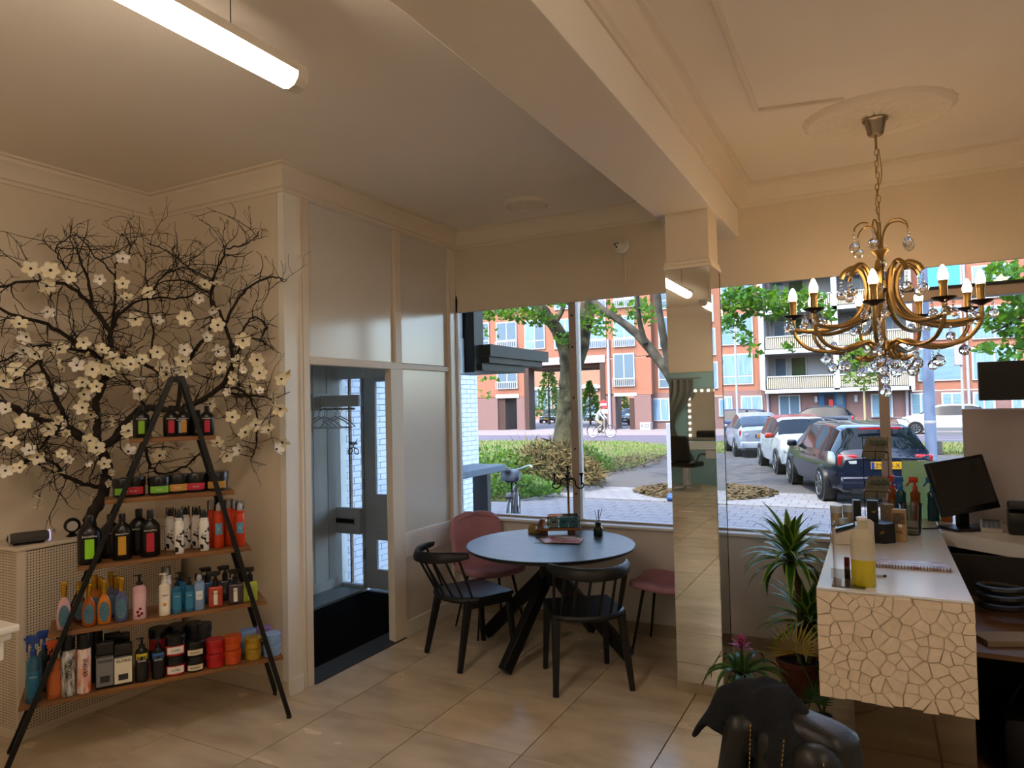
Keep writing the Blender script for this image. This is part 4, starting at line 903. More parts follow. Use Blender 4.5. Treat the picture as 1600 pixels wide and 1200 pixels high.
MB().lathe([(.03, 0), (.034, .004), (.034, .055), (.03, .064), (.016, .068), (.015, .076)], 20).build('bottle', mat('green_glass', '#0f2c17', .06, coat=.7), rd, smooth=60)
MB().lathe([(.021, .07), (.021, .098), (.012, .1)], 18).build('collar', m_black, rd, smooth=30)
for a, b in ((-.03, .02), (.012, -.02), (.026, .02), (.0, .03)): MB().cyl((a*.1, b*.1, .09), (a, b, .185+a*.3), .0022, n=6).build('reed', m_black, rd)
# candelabra on the sill
cb = thing('candelabra', 'slim brass and black five cup candelabra on the window sill', 'candelabra', (-2.155, 5.0, .787))
m_iron = mat('dark_bronze', '#2b2019', .4, metal=.6, var=.3, scale=40)
MB().lathe([(.05, 0), (.05, .006), (.02, .014), (.009, .03), (.008, .3), (.0095, .32)], 16).build('pole', mat('candle_pole', '#7a5a2c', .3, metal=.8), cb, smooth=60)
MB().lathe([(.007, .315), (.010, .33), (.006, .34), (.006, .41), (.012, .422), (.017, .43), (.017, .434), (.008, .43)], 14).build('centre_cup', m_iron, cb, smooth=60)
for k in range(4):
    a = math.radians(20+90*k); R3 = Matrix.Rotation(a, 3, 'Z')
    pts = spline([(0, 0, .315), (.03, 0, .335), (.055, 0, .315), (.06, 0, .28), (.085, 0, .255), (.115, 0, .265), (.122, 0, .285), (.108, 0, .298), (.098, 0, .287)], 5)
    MB().tube([R3 @ q for q in pts], .0055, 6).build('arm', m_iron, cb, smooth=True)
    MB().lathe([(.006, .285), (.007, .345), (.012, .362), (.018, .37), (.018, .376), (.006, .372)], 12, R3 @ Vector((.105, 0, 0))).build('cup', m_iron, cb, smooth=60)
# camera on the header wall
dc = thing('dome_camera', 'white dome security camera with three black lenses on the header wall', 'camera', (-1.655, YW, 2.886), 0)
MB().lathe([(.062, 0), (.062, .012), (.055, .022), (.03, .03), (0, .032)], 24).build('base', m_white, dc, smooth=60).rotation_euler.x = PI/2
MB().sphere((-.012, -.035, -.004), .036, 18, 12).build('head', m_white, dc, smooth=True)
for a, b in ((-.022, .006), (.0, .01), (-.01, -.014)): MB().sphere((a-.012, -.066, b-.004), .0085, 10, 6, (1, .5, 1)).build('lens', m_black, dc, smooth=True)
MB().bb(-.004+.02, .012+.02, -.010, 0, -.28, -.055).build('cord_cover', m_trim, dc, bevel=.002)
# ------------------------------------------------------------------ lobby fittings
YR = 4.84
r0, r1 = at(479, 627, 'y', YR), at(559, 627, 'y', YR)
rk = thing('coat_rack', 'white wooden coat rack board in the entrance lobby', 'coat rack', ((r0.x+r1.x)/2, YR, 1.74))
zt_, zb_ = at(520, 618, 'y', YR).z, at(520, 636, 'y', YR).z
MB().bb(XL, r1.x, YR, YR+.03, zb_, zt_).build('board', m_plank, rk, world=True, bevel=.003)
MB().bb(XL, XL+.03, YR-.1, YR+.1, zb_-.02, zt_+.02).build('bracket', m_plank, rk, world=True, bevel=.003)
MB().cyl((XL, YR-.02, zb_-.02), (r1.x-.02, YR-.02, zb_-.02), .01, n=8).build('rail', m_chrome, rk, world=True, smooth=True)
for k, px in enumerate((489, 498, 507, 524, 532)):
    q = at(px, 640, 'y', YR-.02)
    lab = ['first', 'second', 'third', 'fourth', 'fifth'][k]
    hg = thing('coat_hanger', 'white plastic coat hanger on the lobby rack, %s from the plank wall' % lab, 'hanger', (q.x, YR-.02, zb_-.02), math.radians(58+6*k), 'hangers in the lobby')
    m_hg = mat('hanger_white', '#c9cac8', .4)
    MB().tube(spline([(0, 0, -.07), (0, 0, -.03), (.018, 0, -.008), (.005, 0, .014), (-.014, 0, .004)], 4), .003, 6).build('hook', m_chrome, hg, smooth=True)
    MB().tube([(0, 0, -.065), (-.1, 0, -.11), (-.17, 0, -.165), (-.1, 0, -.168), (.1, 0, -.168), (.17, 0, -.165), (.1, 0, -.11)], .007, 6, closed=True).build('frame', m_hg, hg, smooth=True)
sc0 = at(552, 697, 'y', YD-.006)
scd = thing('scissors_sign', 'black crossed scissors and comb sticker on the sidelight glass', 'sticker', sc0)
for s in (-1, 1):
    R3 = Matrix.Rotation(s*math.radians(38), 3, 'Y')
    MB().beam(R3 @ Vector((0, 0, .085)), R3 @ Vector((0, 0, -.03)), .004, .004, w2=.013, h2=.003).build('blade', m_black, scd)
    MB().tube([R3 @ Vector((.024*math.cos(a*PI/8), 0, -.062+.032*math.sin(a*PI/8))) for a in range(16)], .0045, 6, closed=True).build('finger_ring', m_black, scd)
MB().add([], []).box((0, 0, .03), (.1, .003, .012)).build('comb', m_black, scd)
for k in range(12): MB().box((-.045+k*.0082, 0, .018), (.003, .003, .014)).build('comb_tooth', m_black, scd)
# ================================================================== CHANDELIER
CH = Vector((.045, 4.075, 0))
chn = thing('chandelier', 'antique gold crystal chandelier with candle bulbs over the reception desk', 'chandelier', (CH.x, CH.y, CEIL))
m_bulb = mat('candle_bulb', '#fff3dd', .2, emit='#ffcf98', estr=BULB_EMIT)
m_cry = mat('crystal', '#ffffff', .0, trans=1, ior=1.5)
m_dish = mat('dish_bronze', '#3d2b1c', .35, metal=.8)
def cz(b, name, m_, smooth=True): return b.build(name, m_, chn, smooth=smooth, world=True)
def C3(x, y, z): return Vector((CH.x+x, CH.y+y, z))
cz(MB().lathe([(.062, CEIL-.022), (.062, CEIL-.03), (.05, CEIL-.04), (.038, CEIL-.1), (.03, CEIL-.108), (0, CEIL-.108)], 24, (CH.x, CH.y, 0)), 'canopy', mat('brushed_nickel', '#a49a8c', .3, metal=1), 40)
cz(MB().cyl(C3(0, 0, CEIL-.1), C3(0, 0, 3.0), .006, n=8), 'stem', m_gold)
lk = MB().tube([Vector((.0085*math.cos(a*PI/8), 0, .019*math.sin(a*PI/8))) for a in range(16)], .0022, 6, closed=True)
lk0 = None; zz_ = 2.985; k = 0
while zz_ > 2.62:
    if lk0 is None: lk0 = lk.build('chain_link', m_gold, chn, smooth=True); o = lk0
    else: o = share(lk0, 'chain_link', chn)
    o.location = (.004*math.sin(k*1.7), .004*math.cos(k*2.1), zz_-CEIL); o.rotation_euler = (0, 0, (k % 2)*PI/2+.3); zz_ -= .031; k += 1
cz(MB().tube(spline([C3(.012, 0, 3.0), C3(.02, .01, 2.86), C3(-.012, .012, 2.74), C3(.006, 0, 2.6)], 8), .0022, 5), 'cord', m_gold)
cz(MB().cyl(C3(0, 0, 2.615), C3(0, 0, 2.455), .008, n=10), 'stem', m_gold)
cz(MB().lathe([(.008, 2.39), (.012, 2.415), (.02, 2.435), (.045, 2.462), (.047, 2.466), (.02, 2.455), (0, 2.45)], 20, (CH.x, CH.y, 0)), 'top_cup', m_gold)
cz(MB().lathe([(.008, 2.40), (.012, 2.385), (.01, 2.36), (.016, 2.345), (.012, 2.33), (.018, 2.31), (.055, 2.30), (.058, 2.262), (.02, 2.245), (.012, 2.2), (.009, 2.02), (.02, 2.0), (.046, 1.992), (.05, 1.985), (.05, 1.945), (.03, 1.935), (.012, 1.92), (.008, 1.87), (0, 1.865)], 20, (CH.x, CH.y, 0)), 'central_column', m_gold)
def drop_mesh(nb, R, bead=.0075):
    b = MB(); z = -.004
    for i in range(nb):
        bm = bmesh.new(); bmesh.ops.create_icosphere(bm, subdivisions=1, radius=bead); b.add([v.co+Vector((0, 0, z-bead)) for v in bm.verts], [[v.index for v in f.verts] for f in bm.faces]); bm.free(); z -= bead*2.25
    bm = bmesh.new(); bmesh.ops.create_icosphere(bm, subdivisions=2, radius=R)
    b.add([Vector((v.co.x, v.co.y, v.co.z*(1.0 if v.co.z < 0 else 1.12))) + Vector((0, 0, z-R)) for v in bm.verts], [[v.index for v in f.verts] for f in bm.faces]); bm.free()
    me = b.mesh('crystal_drop'); me.materials.append(m_cry); return me
dm = [drop_mesh(2, .030), drop_mesh(2, .022), drop_mesh(3, .026, .0075), drop_mesh(1, .018)]
def drop(p_, i):
    o = bpy.data.objects.new('crystal_drop', dm[i]); COL.objects.link(o); o.parent = chn; o.location = Vector(p_)-Vector(chn.location); o.rotation_euler.z = p_[0]*37
# spray of six thin arms on top
for i in range(6):
    a = math.radians(25+60*i+(8 if i % 2 else -8)); R3 = Matrix.Rotation(a, 3, 'Z')
    pts = spline([(.01, 0, 2.46), (.015, 0, 2.54), (.045, 0, 2.6), (.095, 0, 2.612), (.13, 0, 2.59), (.14, 0, 2.565)], 5)
    cz(MB().tube([CH+R3 @ q for q in pts], .0042, 6), 'spray_arm', m_gold)
    drop(CH+R3 @ Vector((.14, 0, 2.56)), 2)
ZD = 2.14; RA = .43
for i in range(9):
    th_ = math.radians(197+40*i); d = Vector((CR.x, CR.y, 0)).normalized()*math.cos(th_)+Vector((CF.x, CF.y, 0)).normalized()*math.sin(th_)
    def q(r, z, d=d): return CH+d*r+Vector((0, 0, z))
    up = [q(*v) for v in ((.19, 2.335), (.17, 2.368), (.125, 2.388), (.085, 2.35), (.068, 2.27), (.082, 2.19), (.135, 2.115), (.225, 2.075), (.33, 2.062), (RA, 2.075))]
    lo = [q(*v) for v in ((.135, 1.915), (.105, 1.897), (.068, 1.905), (.05, 1.945), (.066, 1.978), (.11, 1.988), (.17, 1.968), (.265, 1.95), (.36, 1.972), (.415, 2.03), (RA, 2.085), (RA, ZD))]
    cz(MB().tube(spline(up, 5), .0125, 8), 'scroll_arm', m_gold); cz(MB().tube(spline(lo, 5), .010, 8), 'lower_arm', m_gold)
    c = CH+d*RA
    cz(MB().lathe([(.008, ZD-.012), (.02, ZD-.004), (.042, ZD+.004), (.052, ZD+.012), (.053, ZD+.014), (.04, ZD+.008), (0, ZD+.006)], 20, c), 'drip_dish', m_dish)
    cz(MB().lathe([(.016, ZD+.006), (.017, ZD+.07), (.02, ZD+.086), (.022, ZD+.092), (.0, ZD+.092)], 14, c), 'candle_sleeve', m_gold, 40)
    cz(MB().lathe([(.017, ZD+.091), (.022, ZD+.106), (.0215, ZD+.118), (.015, ZD+.142), (.007, ZD+.160), (0, ZD+.165)], 14, c), 'candle_bulb', m_bulb)
    for a in (.7, 2.8, 4.9): drop(c+Vector((.048*math.cos(a+i), .048*math.sin(a+i), ZD+.004)), 1)
    drop(q(.19, 2.325), 2); drop(q(.245, 1.942), (2, 0)[i % 2])
    if i % 2: drop(q(.13, 1.90), 0); drop(q(.30, 2.052), 1); drop(q(.355, 2.0), 2)
for a in range(5): drop(C3(.05*math.cos(a*1.26), .05*math.sin(a*1.26), 1.94), (0, 2)[a % 2])
drop(C3(0, 0, 1.87), 2); drop(C3(0, 0, 1.80), 0); drop(C3(0, 0, 2.40), 3)
o = MB().sphere(C3(0, 0, 2.395), .027, 12, 8).build('crystal_ball', m_cry, chn, world=True)
# ================================================================== RECEPTION DESK
DZ = .95; X0, X1, Y0, Y1 = -.235, .287, 3.02, 4.95
m_ctop = mat('counter_white', '#dfe0e2', .16); m_stone = mat('stone_white', '#e2d2bd', .75, var=.08, scale=30, bump=.25, bscale=90)
m_dark = mat('desk_inside', '#1b1815', .6); m_tint = mat('tinted_mirror', '#6b5f50', .05, metal=1)
dk = thing('reception_desk', 'reception desk with cracked white stone front and mirrored plinth', 'desk', ((X0+X1)/2, (Y0+Y1)/2, 0))
MB().bevbox(((X0+X1)/2, (Y0+Y1)/2, DZ-.005), (X1-X0+.004, Y1-Y0+.004, .010), .002).build('counter_top', m_ctop, dk, world=True)
fpan = MB().bb(X0+.01, X1-.008, Y0+.012, Y0+.04, .545, DZ-.010).build('front_panel', mat('stone_grout', '#b39d85', .9), dk, world=True)
span = MB().bb(X0+.012, X0+.04, Y0+.04, Y1, .545, DZ-.010).build('side_panel', MATS['stone_grout'], dk, world=True)
MB().bb(X0+.04, X1-.03, Y1-.03, Y1, .05, DZ-.010).build('rear_panel', m_dark, dk, world=True)
MB().bb(X0+.04, X1-.02, Y0+.04, Y1-.03, .545, .565).build('bottom_board', m_dark, dk, world=True)
MB().bb(-.12, X1, Y0+.10, Y0+.115, .02, .545).build('mirror_plinth', m_tint, dk, world=True)
MB().bb(-.12, -.105, Y0+.115, Y1-.04, .02, .545).build('plinth_side', m_dark, dk, world=True)
MB().bb(-.12, X1, Y0+.09, Y1-.03, 0, .02).build('plinth_base', m_black, dk, world=True)
def voronoi(W, H, n, seed, pad=0):
    r = random.Random(seed); pts = []
    tries = 0
    while len(pts) < n and tries < 9000:
        tries += 1; p_ = (r.uniform(0, W), r.uniform(0, H))
        if all((p_[0]-a)**2+(p_[1]-b)**2 > (.50*math.sqrt(W*H/n))**2 for a, b in pts): pts.append(p_)
    cells = []
    for i, (px, py) in enumerate(pts):
        poly = [(-pad, -pad), (W+pad, -pad), (W+pad, H), (-pad, H)]
        for j, (qx, qy) in enumerate(pts):
            if i == j or (qx-px)**2+(qy-py)**2 > .06: continue
            mx, my, nx, ny = (px+qx)/2, (py+qy)/2, qx-px, qy-py; out = []
            for k in range(len(poly)):
                a, b = poly[k], poly[(k+1) % len(poly)]
                da = (a[0]-mx)*nx+(a[1]-my)*ny; db = (b[0]-mx)*nx+(b[1]-my)*ny
                if da <= 0: out.append(a)
                if da*db < 0: t = da/(da-db); out.append((a[0]+(b[0]-a[0])*t, a[1]+(b[1]-a[1])*t))
            poly = out
            if len(poly) < 3: break
        if len(poly) >= 3: cells.append(poly)
    return cells
def stones(W, H, n, seed, org, ux, nrm, par):
    r = random.Random(seed+1)
    for poly in voronoi(W, H, n, seed, .004):
        cx = sum(a for a, b in poly)/len(poly); cy = sum(b for a, b in poly)/len(poly)
        low = cy < H/14
        def pt(a, b, s, h):
            x = cx+(a-cx)*s+r.gauss(0, .0006); y = cy+(b-cy)*s+r.gauss(0, .0006)
            if low and b < .01: y -= .009*math.sin(cx*517)**2
            return org+ux*x+Vector((0, 0, y))+nrm*h
        h = r.uniform(.007, .017); n_ = len(poly); tilt = (r.gauss(0, .05), r.gauss(0, .05))
        base = [pt(a, b, .985, 0) for a, b in poly]; mid = [pt(a, b, .975, h*.7) for a, b in poly]
        top = [pt(a, b, .88, h+(a-cx)*tilt[0]+(b-cy)*tilt[1]) for a, b in poly]
        fs = [tuple(range(2*n_, 3*n_))]+[(i, (i+1) % n_, n_+(i+1) % n_, n_+i) for i in range(n_)]+[(n_+i, n_+(i+1) % n_, 2*n_+(i+1) % n_, 2*n_+i) for i in range(n_)]
        MB().add(base+mid+top, fs).build('stone', m_stone, par, world=True)
stones(X1-X0, .408, 112, 4, Vector((X0, Y0+.012, .532)), Vector((1, 0, 0)), Vector((0, -1, 0)), fpan)
stones(1.0, .40, 90, 9, Vector((X0+.012, Y0+1.01, .532)), Vector((0, -1, 0)), Vector((-1, 0, 0)), span)
# staff side shelves
for z_ in (.10, .70):
    MB().bb(X1-.02, X1+.62, 3.25, 4.15, z_-.02, z_).build('shelf_board', mat('shelf_walnut', '#6a4a30', .5, var=.2, scale=6, stretch=(1, 8, 8)), dk, world=True)
MB().bb(X1+.6, X1+.63, 3.3, 4.15, 0, .72).build('shelf_side', m_dark, dk, world=True)
MB().bb(X1-.02, X1+.62, 4.15, 4.17, 0, .9).build('shelf_back', m_dark, dk, world=True)
bc = thing('window_counter', 'white angled counter under the monitor along the window', 'counter', (1.0, 4.7, 0))
poly = [(X1+.008, Y1), (X1+.008, 4.50), (.65, 4.215), (1.6, 3.5), (1.6, Y1)]
MB().prism(poly, .878, .95).build('counter_top', m_ctop, bc, world=True, bevel=.002)
MB().prism([(X1+.05, Y1), (X1+.05, 4.56), (.68, 4.28), (.72, Y1)], .0, .878).build('cabinet', m_dark, bc, world=True)
MB().prism([(.72, Y1), (.7, 4.28), (1.55, 3.62), (1.55, Y1)], .0, .878).build('cabinet', m_dark, bc, world=True)
# dim things on the staff shelves
def simple(name, label, cat, loc, parts, rz=0, group=None):
    t = thing(name, label, cat, loc, rz, group)
    for n_, b, m_, sm in parts: b.build(n_, m_, t, smooth=sm)
    return t
m_dg = mat('dark_grey_plastic', '#232326', .45); m_lg = mat('light_grey_plastic', '#b9bcc0', .4)
simple('handbag', 'black shoulder bag on the lowest shelf behind the desk', 'bag', (X1+.33, 3.6, .10), [('bag_body', MB().bevbox((0, 0, .14), (.42, .26, .28), .05), mat('bag_black', '#0b0b0c', .55), True), ('strap', MB().tube(spline([(-.18, 0, .24), (-.1, .03, .38), (.1, .03, .38), (.18, 0, .24)], 5), .01, 6), m_black, True)])
simple('hose_coil', 'coil of dark hose on the upper shelf behind the desk', 'hose', (X1+.2, 3.85, .70), [('coil', MB().tube([Vector((.10*math.cos(a*.4), .1*math.sin(a*.4), .02+a*.0025)) for a in range(48)], .014, 6), m_dg, True), ('nozzle', MB().cyl((.1, 0, .02), (.2, -.05, .02), .016, .012, 8), m_dg, True)])
simple('plastic_tub', 'grey plastic bottle on the upper shelf behind the desk', 'bottle', (X1+.3, 3.7, .70), [('body', MB().lathe([(.035, 0), (.038, .01), (.038, .1), (.02, .13)], 14), mat('tub_grey', '#6d6a66', .5), 40), ('cap', MB().lathe([(.021, .128), (.021, .155), (0, .156)], 12), m_dg, 40)])
simple('hair_dryer', 'black hair dryer lying on the upper shelf behind the desk', 'hair dryer', (X1+.42, 3.45, .70), [('barrel', MB().lathe([(.035, -.09), (.045, -.06), (.045, .04), (.03, .1)], 16, (0, 0, 0)).add([], []), mat('dryer_black', '#18181a', .25), 40), ('grip', MB().cyl((.0, 0, 0), (.1, .02, -.0), .018, n=10), mat('dryer_black2', '#141416', .3), 40)])
bpy.data.objects['hair_dryer'].rotation_euler = (PI/2, 0, .6); bpy.data.objects['hair_dryer'].location.z = .748
simple('paper_pile', 'pile of papers with wooden edge board on the upper shelf', 'papers', (X1+.14, 3.42, .70), [('sheets', MB().bevbox((0, 0, .012), (.2, .12, .024), .003), mat('old_paper', '#8a7862', .8), False)], .4)
# ------------------------------------------------------------------ things on the counter
def P(u, v, z=DZ): return at(u, v, 'z', z)
b_ = P(1350, 918)
yb = thing('lotion_bottle', 'clear plastic bottle half full of yellow lotion on the counter', 'bottle', (b_.x, b_.y+.03, DZ))
def obl(prof, n=24, sy=.72): return MB().lathe(prof, n, sy=sy)
obl([(.04, 0), (.044, .004), (.044, .105), (0, .105)]).build('lotion', mat('yellow_lotion', '#c4b52e', .25), yb, smooth=40)
obl([(.0446, .1055), (.0446, .185), (.042, .2), (.028, .222), (.018, .228), (.018, .262), (0, .262)]).build('bottle_top', mat('cloudy_plastic', '#cfc7ac', .3, alpha=.62), yb, smooth=40)
MB().lathe([(.020, .262), (.021, .272), (.014, .275), (0, .275)], 16).build('cap', mat('cap_white', '#d8dae0', .4), yb, smooth=40)
q = P(1324, 905)
simple('nail_polish', 'small clear nail polish with dark red cap on the counter', 'nail polish', (q.x, q.y+.02, DZ), [('vial', MB().bevbox((0, 0, .025), (.022, .022, .05), .004), mat('polish_glass', '#8c6f62', .1), True), ('cap', MB().lathe([(.011, .05), (.0105, .085), (.009, .088), (0, .088)], 14), mat('cap_red', '#7a1222', .3), 40)])
q = P(1304, 917); ac = thing('acrylic_stand', 'clear upright acrylic sign holder at the counter corner', 'sign holder', (q.x, q.y+.02, DZ))
m_ac = glass_mat('acrylic', '#e8e4dc', 1.0)
MB().box((0, .06, .12), (.006, .13, .24)).build('upright', m_ac, ac); MB().box((.05, .05, .002), (.12, .14, .004)).build('foot_plate', m_ac, ac); MB().box((.03, .13, .02), (.1, .004, .04)).build('lip', m_ac, ac)
q = P(1325, 852); tm = thing('card_terminal', 'white card payment terminal cradle on the counter', 'terminal', (q.x+.01, q.y+.05, DZ), .25)
m_tw = mat('terminal_white', '#c9bfb2', .45)
b = MB(); b.prism([(-.09, 0), (.09, 0), (.09, .055), (.03, .09), (-.09, .05)], -.045, .045, lambda v: Vector((v.x, v.z, v.y))); b.build('cradle', m_tw, tm, bevel=.006)
b = MB(); b.prism([(.03, .0), (.1, .0), (.1, .12), (.085, .135), (.045, .135), (.03, .12)], -.012, .0, lambda v: Vector((v.x, v.z-.05, v.y))); b.build('side_shield', m_tw, tm, bevel=.004)
MB().bevbox((-.03, 0, .085), (.1, .07, .014), .004, (0, -.3, 0)).build('screen', mat('dark_glass', '#1d2a2c', .1), tm, smooth=30)
q = P(1372, 850); st = thing('display_stand', 'black round display stand with gold leaf mark holding cartons', 'display stand', (q.x, q.y+.09, DZ))
MB().lathe([(.085, 0), (.088, .004), (.085, .1), (.02, .1)], 8, ph=.4).build('drum', mat('carton_black', '#141416', .35), st)
m_leaf = mat('gold_print', '#a8842e', .35, metal=.6)
def leaf_mark(parent, loc, rz=0, s=1):
    for k in range(2): MB().prism([(-.012*s, -.003*s+k*.007*s), (.0, -.004*s+k*.007*s), (.014*s, .006*s+k*.007*s), (.0, .002*s+k*.007*s)], 0, .0008, lambda v: Vector((v.x, -v.z, v.y))).build('leaf_mark', m_leaf, parent, loc=loc, rz=rz)
leaf_mark(st, (.02, -.086, .055))
for k, (u, c, nm, w_) in enumerate(((1336, '#131315', 'black carton with yellow side on the display stand', .035), (1362, '#17171a', 'black carton with golden leaf mark on the display stand', .05))):
    s_ = P(u, 850); o = thing('carton', nm, 'carton', (s_.x+.01, q.y+.07+.01*k, DZ+.102), .15-.2*k, 'black cartons on the display')
    MB().bevbox((0, 0, .055), (w_, .05, .11), .0015).build('carton_body', MATS['carton_black'], o)
    if k: leaf_mark(o, (.006, -.026, .05))
    if k: MB().bb(-w_/2-.0012, -w_/2, -.024, .024, .002, .108).build('white_side', m_lg, o)
    else: MB().bb(w_/2, w_/2+.0012, -.024, .024, .01, .1).build('yellow_side', mat('carton_yellow', '#b79b1c', .4), o)
for k, (u, v, sx_, h_, c, nm) in enumerate(((1407, 847, .062, .165, '#a98a64', 'kraft carton with black lettering in front of the beaker'), (1388, 838, .05, .17, '#8c7a62', 'patterned beige carton turned sideways beside the kraft one'))):
    s_ = P(u, v); o = thing('carton', nm, 'carton', (s_.x, s_.y+.03, DZ), -.15+.7*k, 'beige cartons on the counter')
    MB().bevbox((0, 0, h_/2), (sx_, .05, h_), .0015).build('carton_body', mat('kraft_%d' % k, c, .7, var=.35 if k else .08, scale=40), o)
    if k == 0:
        text('ASL', o, m_txtb, .022, (0, -.0262, .05), (PI/2, 0, 0))
        MB().box((0, -.0258, .12), (.055, .001, .055)).build('photo_print', mat('photo_print', '#6b5a48', .5, var=.6, scale=50), o)
        MB().box((.005, -.0262, .083), (.018, .001, .014)).build('price_tag', m_txtw, o)
s_ = P(1422, 838); bk = thing('clear_beaker', 'clear plastic beaker behind the kraft carton', 'beaker', (s_.x+.01, s_.y+.06, DZ))
MB().lathe([(.0, .003), (.042, .003), (.048, .02), (.055, .16), (.06, .168), (.056, .168), (.052, .15), (.044, .02), (0, .006)], 24).build('cup', glass_mat('clear_plastic', '#e9e9ea', .8), bk, smooth=60)
MB().lathe([(.0, .0035), (.038, .004), (.03, .02), (0, .028)], 12).build('cotton', mat('mint_cotton', '#9db59f', .9), bk, smooth=True)
for k, (u, v, r_, nm) in enumerate(((1306, 838, .03, 'clear lidded jar at the far edge of the counter'), (1326, 836, .03, 'clear lidded jar next to the black cartons'), (1318, 842, .022, 'small glass jar standing in front of the lidded jars'))):
    s_ = P(u, v); o = thing('storage_jar', nm, 'jar', (s_.x, s_.y+.12-.05*(k == 2), DZ), 0, 'storage jars on the counter')
    h_ = .15 if k < 2 else .10
    MB().lathe([(r_, 0), (r_, h_*.72), (r_*.95, h_*.76)], 18).build('body', mat('jar_beige_%d' % k, ['#a8977c', '#9a8a70', '#9fb0bb'][k], .25), o, smooth=40)
    MB().lathe([(r_*1.04, h_*.74), (r_*1.04, h_), (0, h_)], 18).build('lid', mat('jar_lid', '#b9c2c8', .2), o, smooth=40)
# wire rack with lash cards
s_ = P(1372, 815); wr = thing('card_rack', 'black wire rack on the counter with two tiers', 'rack', (s_.x, 4.55, DZ))
def wire(a, b): MB().cyl(a, b, .0022, n=5).build('wire', m_black, wr)
RW, RD = .13, .10
for x in (-RW/2, RW/2): wire((x, .04, 0), (x, .04, .52))
for z_ in (.0, .13, .20, .25, .39, .46, .51): wire((-RW/2, .04, z_), (RW/2, .04, z_))
for z_ in (.16, .39):
    for zz2 in (z_, z_+.05):
        wire((-RW/2, -.06, zz2), (RW/2, -.06, zz2)); wire((-RW/2, -.06, zz2), (-RW/2, .04, zz2)); wire((RW/2, -.06, zz2), (RW/2, .04, zz2))
    for x in (-RW/2, 0, RW/2): wire((x, -.06, z_), (x, -.06, z_+.05)); wire((x, -.06, z_), (x, .04, z_))
wire((-RW/2, -.04, 0), (RW/2, -.04, 0)); wire((-RW/2, -.04, 0), (-RW/2, .04, 0)); wire((RW/2, -.04, 0), (RW/2, .04, 0))
m_card = mat('lash_card', '#7d7a66', .5, col2='#5c5a4c', scale=20)
for z_, tier in ((.393, 'upper'), (.163, 'lower')):
    for k in range(3):
        o = thing('lash_card', '%s beige hanging card in the %s tier of the wire rack' % (['foremost', 'middle', 'rearmost'][k], tier), 'card', (s_.x-.028+.028*k, 4.55-.03+.02*k, z_+DZ+.002), 0, 'lash cards in the wire rack')
        MB().box((0, .012, .062), (.062, .003, .125), (-.2, .28, .1)).build('card', m_card, o)
        MB().box((.018, .0, .095), (.04, .003, .02), (-.2, .28, .1)).build('window_print', mat('card_print', '#2f4238', .4), o)
# spray bottles by the window
def backlit(m, c, k=.5):
    n = m.node_tree.nodes; l = m.node_tree.links; t = n.new('ShaderNodeBsdfTranslucent'); t.inputs[0].default_value = lin(c); x = n.new('ShaderNodeMixShader'); x.inputs[0].default_value = k
    l.new(n['Principled BSDF'].outputs[0], x.inputs[1]); l.new(t.outputs[0], x.inputs[2]); l.new(x.outputs[0], n['Material Output'].inputs[0])
def spray_bt(u, v, y, cb, ch, label):
    s_ = P(u, v); t = thing('trigger_bottle', label, 'spray bottle', (s_.x, y, DZ), 0, 'trigger sprays at the window')
    MB().lathe([(.028, 0), (.031, .005), (.03, .08), (.026, .13), (.028, .165), (.013, .18), (.012, .19)], 20, sy=.7).build('body', liquid(cb), t, smooth=60)
    if not any(q_.type == 'BSDF_TRANSLUCENT' for q_ in liquid(cb).node_tree.nodes): backlit(liquid(cb), cb, .45)
    MB().lathe([(.014, .182), (.014, .205), (.01, .21)], 12).build('collar', plastic(ch), t, smooth=40)
    MB().bevbox((-.008, 0, .245), (.05, .018, .035), .006).beam((0, 0, .2), (0, 0, .24), .014, .014).build('spray_head', plastic(ch), t, smooth=40)
    MB().tube(spline([(-.022, 0, .24), (-.032, 0, .225), (-.045, 0, .205)], 4), .005, 6).build('trigger', plastic(ch), t, smooth=True)
    frontlabel(t, .035, .03, .12, .023, '#8a5a2c' if cb[1] > '8' else '#16404a')
spray_bt(1430, 808, 4.86, '#b5641c', '#d2452a', 'amber spray bottle with orange head in front of the poster')
spray_bt(1408, 806, 4.86, '#1c5f6e', '#2568c4', 'teal spray bottle with blue head beside the amber one')
spray_bt(1396, 806, 4.92, '#a8561c', '#cf4024', 'amber spray bottle with orange head behind the wire rack')
spray_bt(1456, 808, 4.87, '#15555e', '#2a72c8', 'teal spray bottle partly hidden by the monitor')
spray_bt(1478, 812, 4.87, '#c06a1c', '#d2452a', 'amber spray bottle behind the monitor foot')
q0, q1 = at(1410, 760, 'y', 4.94), at(1482, 760, 'y', 4.94)
po = thing('window_poster', 'pale green poster with mirrored lettering facing the street', 'poster', ((q0.x+q1.x)/2, 4.94, DZ))
zt_ = at(1440, 720, 'y', 4.94).z
MB().box((0, 0, (zt_-DZ)/2), (q1.x-q0.x, .004, zt_-DZ)).build('sheet', mat('poster_green', '#c4cfa8', .5, col2='#aabfa4', scale=3), po); backlit(MATS['poster_green'], '#d3dfb4')
m_pt = mat('poster_print', '#8c8f8a', .5); m_pt2 = mat('poster_print_red', '#b5907c', .5)
text('NSE', po, m_pt, .055, (.05, -.004, zt_-DZ-.05), (PI/2, 0, 0), sx=-1); text('ER', po, m_pt2, .055, (.065, -.004, zt_-DZ-.105), (PI/2, 0, 0), sx=-1)
